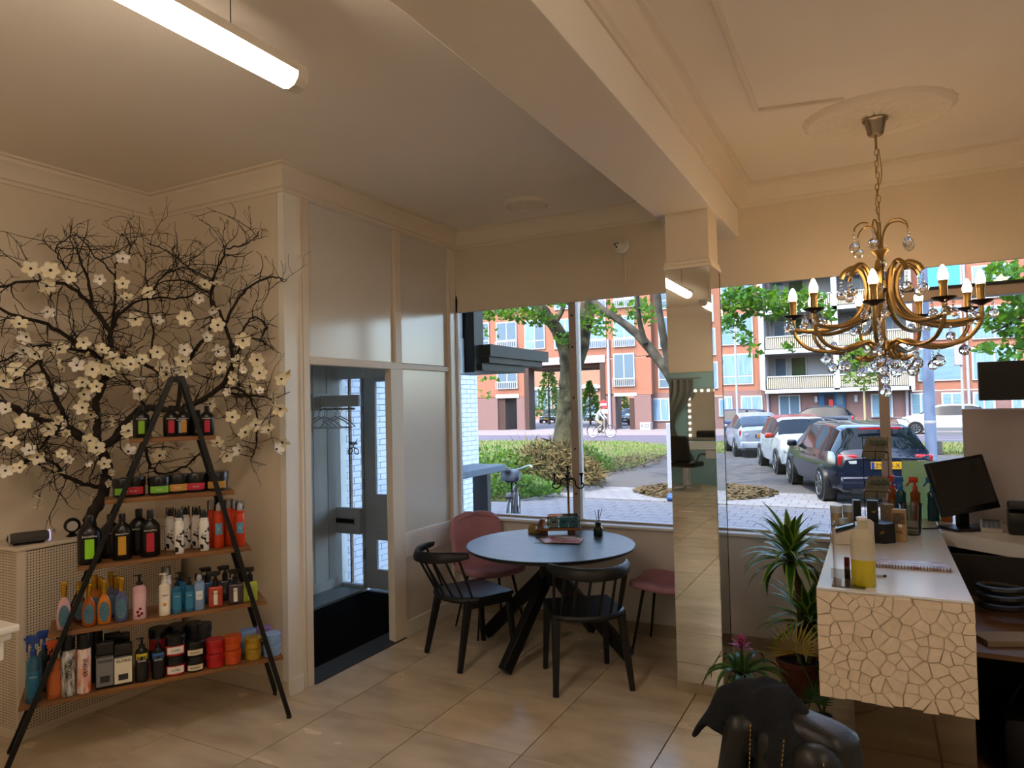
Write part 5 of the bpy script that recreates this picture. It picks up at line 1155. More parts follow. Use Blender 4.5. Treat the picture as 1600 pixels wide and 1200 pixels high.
# monitor
s_ = P(1505, 828); mo = thing('monitor', 'black flat computer monitor turned sideways on the counter', 'monitor', (s_.x+.02, s_.y+.03, DZ), math.radians(34))
R3 = Euler((math.radians(-14), math.radians(-7), 0)).to_matrix()
MB().bevbox((-.02, 0, .245), (.345, .035, .305), .006, R3).build('casing', mat('monitor_black', '#0c0c0e', .35), mo, smooth=30)
MB().box(Vector((-.02, 0, .245))+R3 @ Vector((0, -.0178, .008)), (.305, .002, .252), R3).build('screen', mat('screen_off', '#101114', .22), mo)
MB().beam((.0, .03, .01), (-.01, .02, .2), .06, .03).build('neck', m_black, mo); MB().bevbox((0, .0, .008), (.24, .16, .016), .006).build('foot', m_black, mo, smooth=30)
simple('monitor_cable', 'black cable curling over the counter from the monitor', 'cable', (s_.x, s_.y, DZ), [('cable', MB().tube(spline([(.0, .06, .01), (-.1, .0, .005), (-.2, -.06, .005), (-.28, -.05, .005), (-.33, .02, .005)], 6), .004, 6), m_black, True)])
s_ = P(1552, 832); ca = thing('calculator', 'grey calculator like card reader with blue keys beside monitor', 'calculator', (s_.x, s_.y+.06, DZ), -.1)
b = MB(); b.prism([(-.07, 0), (.07, 0), (.07, .05), (-.07, .02)], -.05, .05, lambda v: Vector((v.z, v.x, v.y))); b.build('casing', mat('phone_casing', '#a8a29c', .4), ca, bevel=.003)
for i in range(4):
    for j in range(4): MB().bevbox((-.033+.022*i, -.048+.02*j, .0265+.0043*j), (.016, .014, .008), .002, (.21, 0, 0)).build('key', mat('key_blue', '#5a6680', .4), ca)
MB().box((0, .045, .0475), (.08, .035, .004), (.21, 0, 0)).build('display', mat('lcd_grey', '#59656a', .2), ca)
s_ = P(1590, 836); pr_ = thing('receipt_printer', 'black receipt printer with bluish lid at the edge of the counter', 'printer', (s_.x+.055, s_.y+.08, DZ), -.1)
MB().bevbox((0, 0, .06), (.17, .2, .12), .012).build('base', m_black, pr_, smooth=40); MB().bevbox((0, .01, .145), (.165, .18, .05), .012, (-.12, 0, 0)).build('lid', m_dg, pr_, smooth=40)
MB().box((.0, -.02, .166), (.13, .1, .008), (-.3, 0, 0)).build('cover', mat('printer_blue', '#6f84a8', .25), pr_); MB().box((.01, -.06, .158), (.08, .012, .01), (-.3, 0, 0)).build('paper_slot', m_black, pr_)
s0_, s1_ = P(1366, 888), P(1487, 893)
wb = thing('spiral_calendar', 'spiral bound desk calendar with red photo cover on the counter', 'calendar', ((s0_.x+s1_.x)/2, s0_.y+.08, DZ), .04)
MB().bevbox((0, .02, .006), (s1_.x-s0_.x, .13, .012), .002).build('pages', mat('calendar_print', '#9c4a34', .25, col2='#d9dadd', scale=14, stretch=(1, 3, 1)), wb)
sp0 = None
for k in range(24):
    x = -(s1_.x-s0_.x)/2+.008+k*(s1_.x-s0_.x-.016)/23
    if sp0 is None: sp0 = MB().tube([Vector((0, .009*math.cos(a*PI/5), .009*math.sin(a*PI/5))) for a in range(10)], .0016, 5, closed=True).build('spiral_ring', mat('spiral_brown', '#4a3a30', .4, metal=.4), wb); o = sp0
    else: o = share(sp0, 'spiral_ring', wb)
    o.location = (x, -.045, .008)
s_ = P(1368, 902)
simple('usb_stick', 'small silver usb stick on the counter behind the lotion bottle', 'usb stick', (s_.x+.01, s_.y+.02, DZ), [('casing', MB().bevbox((0, 0, .005), (.04, .016, .01), .002), m_lg, False), ('cap', MB().bevbox((.025, 0, .005), (.012, .015, .009), .002), m_dg, False)])
# screens behind the counter
gp0, gt = at(1503, 640, 'y', 4.88), at(1505, 640, 'y', 4.88).z
gs = thing('room_divider', 'grey fabric room divider panel behind the monitor', 'divider', (gp0.x+.5, 4.88, DZ))
MB().bevbox((0, 0, (gt-DZ)/2), (1.0, .03, gt-DZ), .004).build('fabric_panel', mat('grey_fabric', '#a9a2a4', .85, bump=.2, bscale=300), gs)
MB().bb(-.5, .5, -.018, .018, gt-DZ-.004, gt-DZ+.004).build('top_profile', m_lg, gs)
for x in (-.4, .4): MB().box((x, 0, .004), (.06, .12, .008)).build('foot', m_lg, gs)
tv0, tv1 = at(1527, 566, 'y', 4.6), at(1531, 626, 'y', 4.6)
tv = thing('hanging_screen', 'black rectangular screen hanging above the grey divider', 'screen', (tv0.x+.35, 4.6, tv1.z))
MB().bevbox((0, 0, (tv0.z-tv1.z)/2), (.7, .04, tv0.z-tv1.z), .004).build('casing', mat('tv_black', '#0a0a0b', .35), tv)
MB().cyl((0, .0, tv0.z-tv1.z), (0, 0, CEIL-tv1.z), .008, n=8).build('hanger_rod', m_blackm, tv)
# ================================================================== PLANTS
m_lf = mat('dracaena_dark', '#356a26', .4, var=.35, scale=12); m_lm = mat('dracaena_lime', '#a0bc48', .4, var=.2, scale=12)
def leaf(parent, base, ang, L, w_, rise, droop, mats=(m_lf, m_lm), name='leaf', fold=.25, n=8):
    """strap leaf arching out from base"""
    d = Vector((math.cos(ang), math.sin(ang), 0)); s = Vector((-d.y, d.x, 0)); vs = []; fs = []; mi = []
    pos = Vector(base); el = rise
    for i in range(n+1):
        t = i/n; ww = w_*math.sin(PI*min(1, .12+.88*t)**.75)*(1 if t < .97 else .2)+.0006
        nrm = Vector((-d.x*math.sin(el), -d.y*math.sin(el), math.cos(el)))
        for c in (-1, -.62, 0, .62, 1): vs.append(pos+s*(c*ww)+nrm*(fold*ww*abs(c)))
        pos = pos+(d*math.cos(el)+Vector((0, 0, math.sin(el))))*(L/n); el -= droop/n*(1+t)
    for i in range(n):
        for j in range(4): fs.append((i*5+j, (i+1)*5+j, (i+1)*5+j+1, i*5+j+1)); mi.append(1 if j in (0, 3) else 0)
    b = MB().add(vs, fs); o = b.build(name, list(mats), parent, smooth=True)
    for p_, k in zip(o.data.polygons, mi): p_.material_index = k
    return o
rp = random.Random(5)
m_soil = mat('soil', '#120d0a', 1, bump=1, bscale=60); m_terra = mat('terracotta', '#5c2d20', .5, var=.2, scale=9)
def pot(parent, prof, m_, soil_z, soil_r, band=None):
    parent = MB().lathe(prof, 28).build('pot', m_, parent, smooth=40); MB().lathe([(0, soil_z), (soil_r, soil_z), (soil_r, soil_z-.004), (0, soil_z-.004)], 20).build('soil', m_soil, parent)
dr = thing('dracaena', 'tall dracaena with two leaf rosettes in a brown pot beside desk', 'plant', (-.445, 4.345, 0))
pot(dr, [(.085, 0), (.095, .01), (.12, .17), (.13, .175), (.13, .2), (.12, .2), (.11, .175), (.08, .03), (0, .03)], m_terra, .175, .112)
MB().tube(spline([(-.0, 0, .17), (.01, 0, .4), (.005, 0, .6), (-.03, .0, .78)], 5), [.016]*16, 10).build('cane', mat('cane', '#4b3a26', .8, bump=.6, bscale=80), dr, smooth=True)
MB().tube(spline([(.05, .02, .17), (.06, .03, .3), (.05, .02, .42)], 4), .014, 10).build('cane', MATS['cane'], dr, smooth=True)
for i in range(48):
    t = i/48; leaf(dr, (-.03, 0, .74+.06*t), i*2.4, rp.uniform(.26, .37), .027, -.05+1.4*t+rp.gauss(0, .1), 1.25-.75*t)
for i in range(44):
    t = i/44; leaf(dr, (.05, .02, .36+.08*t), i*2.4+.5, rp.uniform(.24, .35), .025, -.05+1.4*t+rp.gauss(0, .1), 1.2-.7*t)
br_ = thing('bromeliad', 'bromeliad with pink flower in a banded pot before the column', 'plant', (-.67, 3.78, 0))
pot(br_, [(.05, 0), (.055, .01), (.07, .22), (.07, .245), (.064, .245), (.05, .03), (0, .03)], mat('pot_black', '#1b1a18', .5), .235, .064)
MB().lathe([(.0705, .215), (.073, .22), (.073, .235), (.0705, .24)], 28).build('yellow_band', mat('raffia', '#a88d3a', .7), br_, smooth=True)
m_bg = mat('bromeliad_green', '#2f5420', .35, var=.3, scale=15); m_bg2 = mat('bromeliad_edge', '#416a2e', .35)
for i in range(16): leaf(br_, (0, 0, .235), i*2.4, rp.uniform(.26, .36), .020, .95+rp.gauss(0, .12), 1.9+rp.gauss(0, .2), (m_bg, m_bg2), fold=.5)
m_pk = mat('bromeliad_pink', '#b02a78', .5, var=.25, scale=20); m_pk2 = mat('bromeliad_pink_tip', '#d98ab8', .5)
MB().cyl((0, 0, .24), (0, 0, .42), .009, n=8).build('flower_stem', m_bg, br_, smooth=True)
for i in range(26):
    t = i/26; leaf(br_, (0, 0, .40+.03*t), i*2.4, .075-.02*t, .010, .25+1.2*t, .3, (m_pk, m_pk2), 'flower_bract', n=4)
fp = thing('fan_palm', 'small fan palm with a yellowed fan leaf in a white pot', 'plant', (-.285, 3.74, 0))
pot(fp, [(.035, 0), (.04, .008), (.052, .14), (.054, .155), (.048, .155), (.035, .02), (0, .02)], mat('pot_cream', '#a89a82', .5), .145, .046)
m_fy = mat('fan_yellow', '#8b7a32', .6, col2='#a08c46', scale=30); m_fg = mat('fan_green', '#2a4a1c', .5)
for (tip, m_, az, sp_, L_) in (((-.12, .04, .42), m_fy, 0, 1, .2), ((.05, -.03, .28), m_fg, 1, 1, .13), ((-.05, -.05, .22), m_fg, 2, 1, .12), ((.02, .1, .34), m_fg, 3, 1, .14)):
    T = Vector(tip); MB().tube(spline([(0, 0, .145), T*.5+Vector((0, 0, .1)), T], 5), .0035, 6).build('leaf_stem', m_fg, fp, smooth=True)
    n_ = 20
    for k in range(n_):
        a = (k/(n_-1)-.5)*math.radians(190)
        rt, upv = CR, Vector((0, 0, 1)); dv = (upv*math.cos(a)+rt*math.sin(a)*(1)).normalized()+Vector((.1*az, -.15, 0))
        e = T+dv*(L_*(1-.12*abs(a))); sd_ = dv.cross(Vector((-.4, -.9, .1))).normalized()
        MB().add([T, T.lerp(e, .55)+sd_*.006, e, T.lerp(e, .55)-sd_*.006], [(0, 1, 2, 3)]).build('fan_blade', m_, fp)
# ================================================================== STYLING CHAIR WITH TOWEL
sc_ = thing('styling_chair', 'black leather salon chair with yellow stitching in the foreground', 'chair', (-.235, 1.96, -.0), math.radians(-30))
m_lea = mat('black_leather', '#121213', .42, bump=.12, bscale=220); m_stitch = mat('stitching', '#a8863c', .6)
def backpt(a, z):
    t = (z-.36)/.475; w_ = .235-.095*t; d_ = .095-.03*t; n4 = .45
    c, s = math.cos(a), math.sin(a)
    return Vector((w_*math.copysign(abs(c)**n4, c), .06*t+d_*math.copysign(abs(s)**n4, s), z))
def fnb(u, v):
    z = .36+.475*min(1, v/.86); p_ = backpt(2*PI*u, z)
    if v > .86:
        k = (v-.86)/.14; c = Vector((0, .06, z)); p_ = c+(p_-c)*math.cos(k*PI/2)+Vector((0, 0, .032*math.sin(k*PI/2)))
    return p_
MB().grid(fnb, 48, 26).build('backrest', m_lea, sc_, smooth=60)
MB().bevbox((-.03, -.045, .52), (.13, .10, .20), .035, (.1, 0, 0)).build('lumbar_pad', m_lea, sc_, smooth=60); MB().bevbox((-.03, -.005, .715), (.12, .09, .2), .03, (-.1, 0, 0)).build('shoulder_pad', m_lea, sc_, smooth=60)
MB().bevbox((.115, -.02, .66), (.11, .12, .36), .04, (-.08, -.16, .12)).build('side_bolster', m_lea, sc_, smooth=60); MB().bevbox((-.15, -.02, .66), (.09, .12, .36), .04, (-.08, .16, -.12)).build('side_bolster', m_lea, sc_, smooth=60)
def stitch(p0, p1, nn):
    for k in range(nn):
        a = Vector(p0).lerp(Vector(p1), k/nn); b = Vector(p0).lerp(Vector(p1), (k+.62)/nn); MB().cyl(a, b, .0016, n=5).build('stitch', m_stitch, sc_)
stitch((-.082, -.047, .83), (-.075, -.073, .645), 16); stitch((.022, -.047, .83), (.015, -.073, .645), 16); stitch((-.085, -.09, .622), (.03, -.09, .622), 10)
stitch((.148, -.07, .83), (.182, -.086, .50), 30); stitch((-.085, -.1, .60), (-.085, -.09, .44), 12); stitch((.025, -.1, .60), (.025, -.09, .44), 12)
MB().bevbox((0, -.22, .40), (.52, .5, .12), .04).build('seat', m_lea, sc_, smooth=60)
for a in (-1, 1):
    MB().bevbox((a*.29, -.2, .54), (.06, .38, .05), .02).build('armrest', m_lea, sc_, smooth=60); MB().cyl((a*.28, -.15, .38), (a*.29, -.15, .53), .015, n=10).build('arm_post', m_chrome, sc_, smooth=True)
MB().cyl((0, -.15, .03), (0, -.15, .35), .035, n=16).build('column', m_chrome, sc_, smooth=40); MB().lathe([(.28, 0), (.28, .012), (.06, .035), (0, .036)], 32, (0, -.15, 0)).build('base', m_chrome, sc_, smooth=40)
# towel: folded cloth lying over the top
tw_ = thing('towel', 'dark grey towel draped over the salon chair back', 'towel', (-.235, 1.96, 0), math.radians(-30))
m_tow = mat('towel_grey', '#26282b', 1, bump=.8, bscale=260, spec=.1)
def towel(u, v):
    """hangs across the left of the back, front flap short, tail sliding down to the right"""
    s_ = (v-.5)*2; x = -.265+.38*u
    crest = .885+.012*math.sin(PI*u)
    fl = .125+.02*math.sin(6*u) if s_ < 0 else .12
    if u < .3: fl *= .35+.65*u/.3
    k = max(0, abs(s_)-.35)/.65
    yy = .055+s_*.10*(1.1-.1*k); z = crest-k*fl-.012*s_*s_
    if u < .25: q_ = (.25-u)/.25; z -= .10*q_*q_; yy -= .035*q_
    if u > .5: q_ = (u-.5)/.5; z -= .15*q_**1.3*(1 if s_ < .2 else .55); yy -= .055*q_*(1-k*.4)
    yy += .006*math.sin(13*u+3*v); z += .008*math.sin(9*u+5*v)+.006*math.sin(21*u-8*v)+.004*math.sin(34*u+13*v); yy += .007*math.sin(26*u+4*v)
    return Vector((x, yy, z))
MB().grid(towel, 40, 28).build('cloth', m_tow, tw_, smooth=True, solid=.018, sub=1)
# ================================================================== REAR ROOM (seen in the column mirror)
va = thing('vanity_table', 'white vanity table with drawer in the rear room', 'table', (-2.95, -5.75, 0))
m_vw = mat('vanity_white', '#d9dcdc', .35)
MB().bevbox((0, 0, .76), (1.0, .42, .03), .005).build('table_top', m_vw, va); MB().bevbox((.22, .02, .66), (.5, .36, .16), .004).build('drawer', m_vw, va)
MB().sphere((.22, .215, .66), .014, 8, 6).build('knob', m_black, va, smooth=True)
for x in (-.46, .46):
    for y in (-.17, .17): MB().box((x, y, .373), (.05, .05, .745)).build('leg', m_vw, va, bevel=.003)
MB().bevbox((-.1, -.02, .835), (.7, .25, .12), .004).build('shelf_box', m_vw, va)
vm = thing('bulb_mirror', 'tall mirror framed with round light bulbs above the vanity', 'mirror', (-2.95, -6.15, .9))
MB().bb(-.5, .5, -.03, .0, 0, 1.05).build('frame', mat('mirror_frame', '#8f8a80', .4), vm); MB().bb(-.42, .42, 0, .006, .06, .98).build('glass', m_mirror, vm)
m_vb = mat('vanity_bulb', '#ffffff', .3, emit='#fff1d8', estr=6)
bb0 = None
for k in range(8):
    for (x, z) in ((-.46+k*.131, 1.015), (-.46, .1+k*.125), (.46, .1+k*.125)):
        if bb0 is None: bb0 = MB().sphere((0, 0, 0), .024, 10, 8).build('bulb', m_vb, vm, smooth=True); o = bb0
        else: o = share(bb0, 'bulb', vm)
        o.location = (x, .02, z)
cu_ = thing('curtain', 'grey gathered curtain beside the vanity mirror', 'curtain', (-3.75, -6.05, 0))
MB().grid(lambda u, v: Vector((-.45+.9*u*(1-.45*math.sin(PI*min(1, v*1.1))**2)+.02*math.sin(40*u), .05*math.sin(46*u), .4+1.75*v)), 60, 16).build('cloth', mat('curtain_grey', '#8f9490', .9), cu_, smooth=True)
MB().cyl((-.55, 0, 2.17), (.6, 0, 2.17), .014, n=8).build('rod', m_chrome, cu_)
vc = thing('office_chair', 'black padded swivel chair at the vanity table', 'chair', (-3.25, -5.15, 0), .4)
MB().bevbox((0, 0, .5), (.46, .46, .1), .03).build('seat', m_black, vc, smooth=60); MB().bevbox((0, .22, .8), (.44, .08, .5), .035, (-.12, 0, 0)).build('backrest', m_black, vc, smooth=60)
for s in (-1, 1): MB().tube(spline([(s*.24, .1, .45), (s*.28, .0, .68), (s*.27, -.2, .68)], 4), .016, 8).build('armrest', m_black, vc, smooth=True)
MB().cyl((0, 0, .06), (0, 0, .45), .025, n=12).build('column', m_chrome, vc, smooth=True)
for k in range(5): MB().beam((0, 0, .09), (.28*math.cos(k*1.257), .28*math.sin(k*1.257), .04), .035, .025).build('foot', m_chrome, vc)
# ================================================================== STREET OUTSIDE
ZG = -.25; DIM = .33      # brightness balance put into the colours: street albedo cut to offset the strong sky
def G(u, v): return at(u, v, 'z', ZG)
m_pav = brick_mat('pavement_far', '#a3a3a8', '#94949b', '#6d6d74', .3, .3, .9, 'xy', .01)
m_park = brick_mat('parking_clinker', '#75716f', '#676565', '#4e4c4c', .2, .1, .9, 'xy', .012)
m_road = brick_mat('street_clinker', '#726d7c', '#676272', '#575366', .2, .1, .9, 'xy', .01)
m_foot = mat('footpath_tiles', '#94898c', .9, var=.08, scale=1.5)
pv = sroot('pavement', (-2, 9.7, ZG), 'grey paved footway outside the shop window')
MB().bb(-16, 12, 5.2, 15.4, -.12, -.022).build('pavement_bed', m_pav, pv, loc=(2, -9.7, 0))
m_paver = mat('paver', '#a5a6ac', .85, spec=.15, col2='#92939b', scale=2.5, bump=.15, bscale=60)
pr0 = None; n_ = 0
for j in range(9):
    for i in range(34):
        x, y = -7.6+.3*i+(.15 if j % 2 else 0), 10.75+.3*j
        if n_ >= 298 or (-1.9 < x < -1.2 and j < 0): continue
        if pr0 is None: pr0 = MB().bevbox((0, 0, 0), (.294, .294, .022), .004).build('paver', m_paver, pv); o = pr0
        else: o = share(pr0, 'paver', pv)
        o.location = (x+2, y-9.7, -.011+random.uniform(-.002, .002)); n_ += 1
MB().bb(-16, 12, 5.2, 10.6, -.022, 0).bb(-16, 12, 13.45, 15.4, -.022, 0).bb(-16, -7.75, 10.6, 13.45, -.022, 0).bb(2.75, 12, 10.6, 13.45, -.022, 0).build('paving_far', m_pav, pv, loc=(2, -9.7, 0))
struct(MB().bb(-60, 40, 15.4, 34, ZG-.1, ZG-.004).build('ground_parking', m_park))
struct(MB().bb(-80, 60, 34, 40, ZG-.1, ZG-.004).build('street', m_road))
struct(MB().bb(-80, 60, 40, 120, ZG-.1, ZG).build('path_far', m_foot))
struct(MB().bb(-16, -9, 10, 14.6, ZG-.05, ZG+.001).build('ground_verge', mat('verge', '#6b6a58', .95, var=.3, scale=3)))
# verges with grass
def lawn(name, poly, label, nb, col, seed, h=(.05, .16)):
    r = random.Random(seed); root = sroot('ground_'+name, (0, 0, ZG), label)
    MB().prism(poly, 0, .02).build('soil', mat('lawn_soil_'+name, '#5d6b35', .95, col2='#7c7448', scale=.9), root)
    xs = [p[0] for p in poly]; ys = [p[1] for p in poly]; b = MB(); k = 0
    def ins(x, y):
        c = False
        for (x0, y0), (x1, y1) in zip(poly, poly[1:]+poly[:1]):
            if (y0 > y) != (y1 > y) and x < (x1-x0)*(y-y0)/(y1-y0)+x0: c = not c
        return c
    while k < nb:
        x, y = r.uniform(min(xs), max(xs)), min(ys)+(max(ys)-min(ys))*r.random()**1.5
        if not ins(x, y): continue
        a = r.uniform(0, 6.28); hh = r.uniform(*h); w_ = .012; dx_, dy_ = math.cos(a), math.sin(a); ln = r.uniform(.2, .8)*hh
        b.add([(x-dy_*w_, y+dx_*w_, .018), (x+dy_*w_, y-dx_*w_, .018), (x+dx_*ln, y+dy_*ln, hh)], [(0, 1, 2)]); k += 1
    o = b.build(name+'_grass', mat('grass_'+name, col, .8, col2='#7f9440', scale=.8), None, loc=(0, 0, ZG)); tag(o, 'short sunlit grass on the %s verge' % name.replace('_', ' '), 'grass', None, 'stuff')
    return root
lawn('planted', [(-24, 33.5), (-24, 13), (-9, 11.6), (-6.7, 12.4), (-6.3, 14.2), (-7.0, 17.0), (-6.5, 20.5), (-6.9, 25), (-7.6, 29.5), (-11, 33.5)], 'grassy island with a plane tree', 26000, '#4f8a2a', 3)
lawn('far', [(-.5, 33.5), (.5, 27), (8, 26), (14, 33.5)], 'small green verge beyond the parked cars', 5000, '#5d7d3a', 4)
# leaf litter around the second tree
def litter(c, rx, ry, n_, label, seed):
    r = random.Random(seed); b = MB()
    for k in range(n_):
        a, q = r.uniform(0, 6.28), math.sqrt(r.random()); x, y = c[0]+rx*q*math.cos(a), c[1]+ry*q*math.sin(a); s = r.uniform(.03, .08); t = r.uniform(0, 6.28)
        z = ZG+.01+.10*(1-q)+r.uniform(0, .03)
        b.add([(x+s*math.cos(t), y+s*math.sin(t), z), (x+s*.5*math.cos(t+1.6), y+s*.5*math.sin(t+1.6), z+r.uniform(0, .03)), (x-s*math.cos(t), y-s*math.sin(t), z+r.uniform(0, .02)), (x+s*.5*math.cos(t-1.6), y+s*.5*math.sin(t-1.6), z)], [(0, 1, 2, 3)])
    o = b.build('leaf_litter', mat('litter', '#7d6a47', .9, col2='#57492f', scale=9)); tag(o, label, 'leaf litter', None, 'stuff')
struct(MB().lathe([(0, .10), (.6, .085), (1.1, .04), (1.45, -.01)], 28, (-3.35, 15.1, ZG)).build('ground_tree_pit', mat('pit_soil', '#6d5d44', .95, col2='#8a7852', scale=3)))
litter((-3.35, 15.1), 1.5, 1.35, 2600, 'dry leaf litter around the tree behind the column', 2)
litter((-7.4, 20.5), 1.3, 4.5, 1500, 'dry litter along the edge of the grassy island', 6)
# ------------------------------------------------------------------ trees
m_pbark = mat('plane_bark', '#77755a', .9, col2='#2b291f', scale=3.5, bump=.6, bscale=12, detail=6); m_gbark = mat('grey_bark', '#33312b', .9, col2='#6a685f', scale=4, bump=.7, bscale=14, detail=6)
LEAF = [(0, 0), (.32, -.12), (.5, .22), (.30, .34), (.28, .7), (0, 1.0), (-.28, .7), (-.30, .34), (-.5, .22), (-.32, -.12)]
def leaves(b, c, rad, n_, r, size=(.08, .14)):
    for _ in range(int(n_*1.8) if size[1] < .2 else n_):
        d = Vector((r.gauss(0, 1), r.gauss(0, 1), r.gauss(0, 1))).normalized()*r.random()**.4
        p_ = Vector(c)+Vector((d.x*rad[0], d.y*rad[1], d.z*rad[2])); s = r.uniform(*size)
        q = Euler((r.uniform(-1.0, 1.0)+.5, r.uniform(-.8, .8), r.uniform(0, 6.28))).to_matrix()
        b.add([p_+q @ Vector((x*s, y*s, .12*s*abs(x))) for x, y in LEAF], [tuple(range(10))])
m_leafm = mat('plane_leaf', '#4f8a2c', .55, col2='#2f6420', scale=2.2)
_b = m_leafm.node_tree.nodes['Principled BSDF']
def leaf_trans(m):
    n = m.node_tree.nodes; l = m.node_tree.links; b = n['Principled BSDF']; o = n['Material Output']; t = n.new('ShaderNodeBsdfTranslucent'); t.inputs[0].default_value = lin('#8cc832')
    x = n.new('ShaderNodeMixShader'); x.inputs[0].default_value = .4; l.new(b.outputs[0], x.inputs[1]); l.new(t.outputs[0], x.inputs[2]); l.new(x.outputs[0], o.inputs[0])
leaf_trans(m_leafm)
def tree(name, label, base, limbs, y, barkm, clusters, crown, seed):
    """limbs: photo polylines at depth y with pixel widths; crown: leaf masses above"""
    t = thing(name, label, 'tree', base); r = random.Random(seed); tr = MB()
    for k, (pl, w0, w1, dy) in enumerate(limbs):
        n_ = len(pl); S = spline([at(u, v, 'y', y+dy*i/(n_-1)) if not isinstance(u, str) else v for i, (u, v) in enumerate(pl)], 5)
        d = (S[0]-cam.location).dot(CF)/F_PX
        tr.tube(S, [(w0+(w1-w0)*i/(len(S)-1))*d/2*r.uniform(.93, 1.07) for i in range(len(S))], 14)
    tr.build('trunk', barkm, t, smooth=60, world=True)
    b = MB()
    for (u, v, dy, ru, rv, n_) in clusters:
        c = at(u, v, 'y', y+dy); d = (c-cam.location).dot(CF)/F_PX; leaves(b, c, (ru*d, .9, rv*d), n_, r)
    for c, rad, n_ in crown: leaves(b, c, rad, n_, r, (.16, .30))
    o = b.build('foliage', m_leafm, t, world=True); o['kind'] = 'stuff'
    return t
tree('plane_tree', 'thick plane tree with forked pale trunk on the grassy island', (-7.6, 17.6, ZG),
     [([(884, 752), (885, 690), (887, 640), (890, 590), (888, 550), (878, 525)], 44, 24, 0), ([(886, 560), (874, 522), (858, 498), (838, 472), (815, 448), (785, 420)], 22, 14, -.6), ([(890, 590), (905, 548), (914, 505), (920, 470), (924, 430), (930, 380)], 28, 20, .4), ([(866, 508), (880, 480), (884, 450)], 9, 5, .3)],
     17.6, m_pbark, [(770, 488, -2, 30, 14, 120), (815, 490, -1.5, 30, 18, 130), (845, 500, -1, 18, 14, 60), (925, 500, 0, 16, 22, 60), (880, 530, -.6, 10, 12, 30), (1010, 480, 1, 30, 16, 60), (756, 520, -3, 4, 16, 12), (760, 592, -2, 8, 5, 8), (748, 618, -2, 3, 8, 8), (868, 470, -1, 30, 10, 80)],
     [((-8.5, 17, 8.5), (4, 3.5, 2.2), 650), ((-6, 19, 10.5), (4, 4, 2.4), 600), ((-9.5, 15.5, 6.5), (2.4, 2, 1.0), 150)], 21)
tree('grey_tree', 'dark leaning tree behind the mirrored column with spreading boughs', (-3.35, 15.1, ZG),
     [([(1096, 770), (1092, 720), (1085, 680), (1072, 640), (1062, 610)], 30, 24, 0), ([(1074, 645), (1050, 592), (1022, 553), (995, 522), (966, 499), (940, 482), (910, 452), (880, 420)], 18, 9, .3), ([(1070, 630), (1050, 585), (1040, 545), (1033, 505), (1028, 470), (1024, 420)], 14, 10, -.5), ([(1008, 536), (1000, 505), (996, 470), (998, 440)], 9, 5, -.3), ([(1074, 640), (1095, 560), (1130, 480), (1180, 420), (1240, 370)], 14, 8, .4)],
     15.1, m_gbark, [(955, 490, .6, 20, 18, 45), (1005, 490, .5, 24, 18, 60), (940, 518, .8, 16, 14, 26), (1160, 470, 0, 36, 26, 170), (1215, 478, .3, 40, 26, 170), (1265, 470, .5, 26, 20, 60), (1290, 490, .5, 12, 18, 20), (1140, 505, 0, 22, 20, 60), (1165, 530, -.2, 16, 12, 14), (1180, 550, -.2, 8, 14, 10), (1235, 545, .2, 10, 8, 8), (1120, 500, .2, 10, 40, 36), (1118, 575, .2, 6, 20, 10)],
     [((-3.2, 15, 7.6), (4.2, 3.2, 1.8), 650), ((-1, 16.5, 9.5), (3.6, 3.5, 2.0), 550), ((-4.5, 18, 10.0), (3.2, 3, 1.8), 350)], 22)
tree('plane_tree', 'leafy bough of a plane tree hanging beside the lamp post', (3.9, 14.4, ZG),
     [([(1760, 860), (1750, 700), (1735, 560), (1715, 440), (1690, 340)], 30, 20, 0), ([(1720, 450), (1660, 420), (1610, 400), (1560, 395)], 10, 5, -.5), ([(1715, 470), (1640, 480), (1590, 500), (1550, 520)], 7, 3, -.3)],
     14.4, m_pbark, [(1570, 435, -.3, 40, 26, 130), (1595, 470, -.2, 26, 24, 80), (1560, 500, 0, 34, 18, 80), (1590, 520, 0, 24, 14, 60), (1545, 545, -.1, 20, 8, 24), (1575, 560, -.1, 14, 8, 16), (1600, 540, 0, 14, 14, 30)],
     [((4.5, 15.5, 7.6), (3.4, 3, 1.8), 400), ((3, 18, 9.5), (3.6, 3, 1.8), 400)], 23)
# shrubs on the island
def shrub(name, label, c, rad, n_, mt_, seed, stalks=40, grp=None, long=False):
    t = thing(name, label, 'shrub', (c[0], c[1], ZG), group=grp); r = random.Random(seed); b = MB(); s = MB()
    for _ in range(n_):
        a, q = r.uniform(0, 6.28), math.sqrt(r.random()); x, y = rad[0]*q*math.cos(a), rad[1]*q*math.sin(a); z = rad[2]*(1-.7*q*q)*r.random()**.6
        L = r.uniform(.05, .12)*(2.6 if long else 1); w_ = L*(.07 if long else .4); u = Vector((r.gauss(0, 1), r.gauss(0, 1), r.gauss(.4 if not long else .1, .8))).normalized(); v = u.orthogonal().normalized()*w_
        p_ = Vector((x, y, z+.03)); b.add([p_, p_+u*L*.5+v, p_+u*L, p_+u*L*.5-v], [(0, 1, 2, 3)])
    for _ in range(stalks):
        a = r.uniform(0, 6.28); e = Vector((rad[0]*.8*math.cos(a)*r.random(), rad[1]*.8*math.sin(a)*r.random(), rad[2]*r.uniform(.7, 1.25)))
        s.tube([Vector((e.x*.4, e.y*.4, 0)), e*.6, e+Vector((r.gauss(0, .1), 0, 0))], [.008, .006, .003], 4)
    b.build('foliage', mt_, t)['kind'] = 'stuff'; s.build('stalks', mat('dry_stalk', '#6f5d3e', .9), t)['kind'] = 'stuff'
m_bg3 = mat('bush_green', '#4a7a38', .7, col2='#7c9a5a', scale=2); m_bd = mat('bush_dry', '#8d7c4c', .9, col2='#5f5434', scale=3)
leaf_trans(m_bg3)
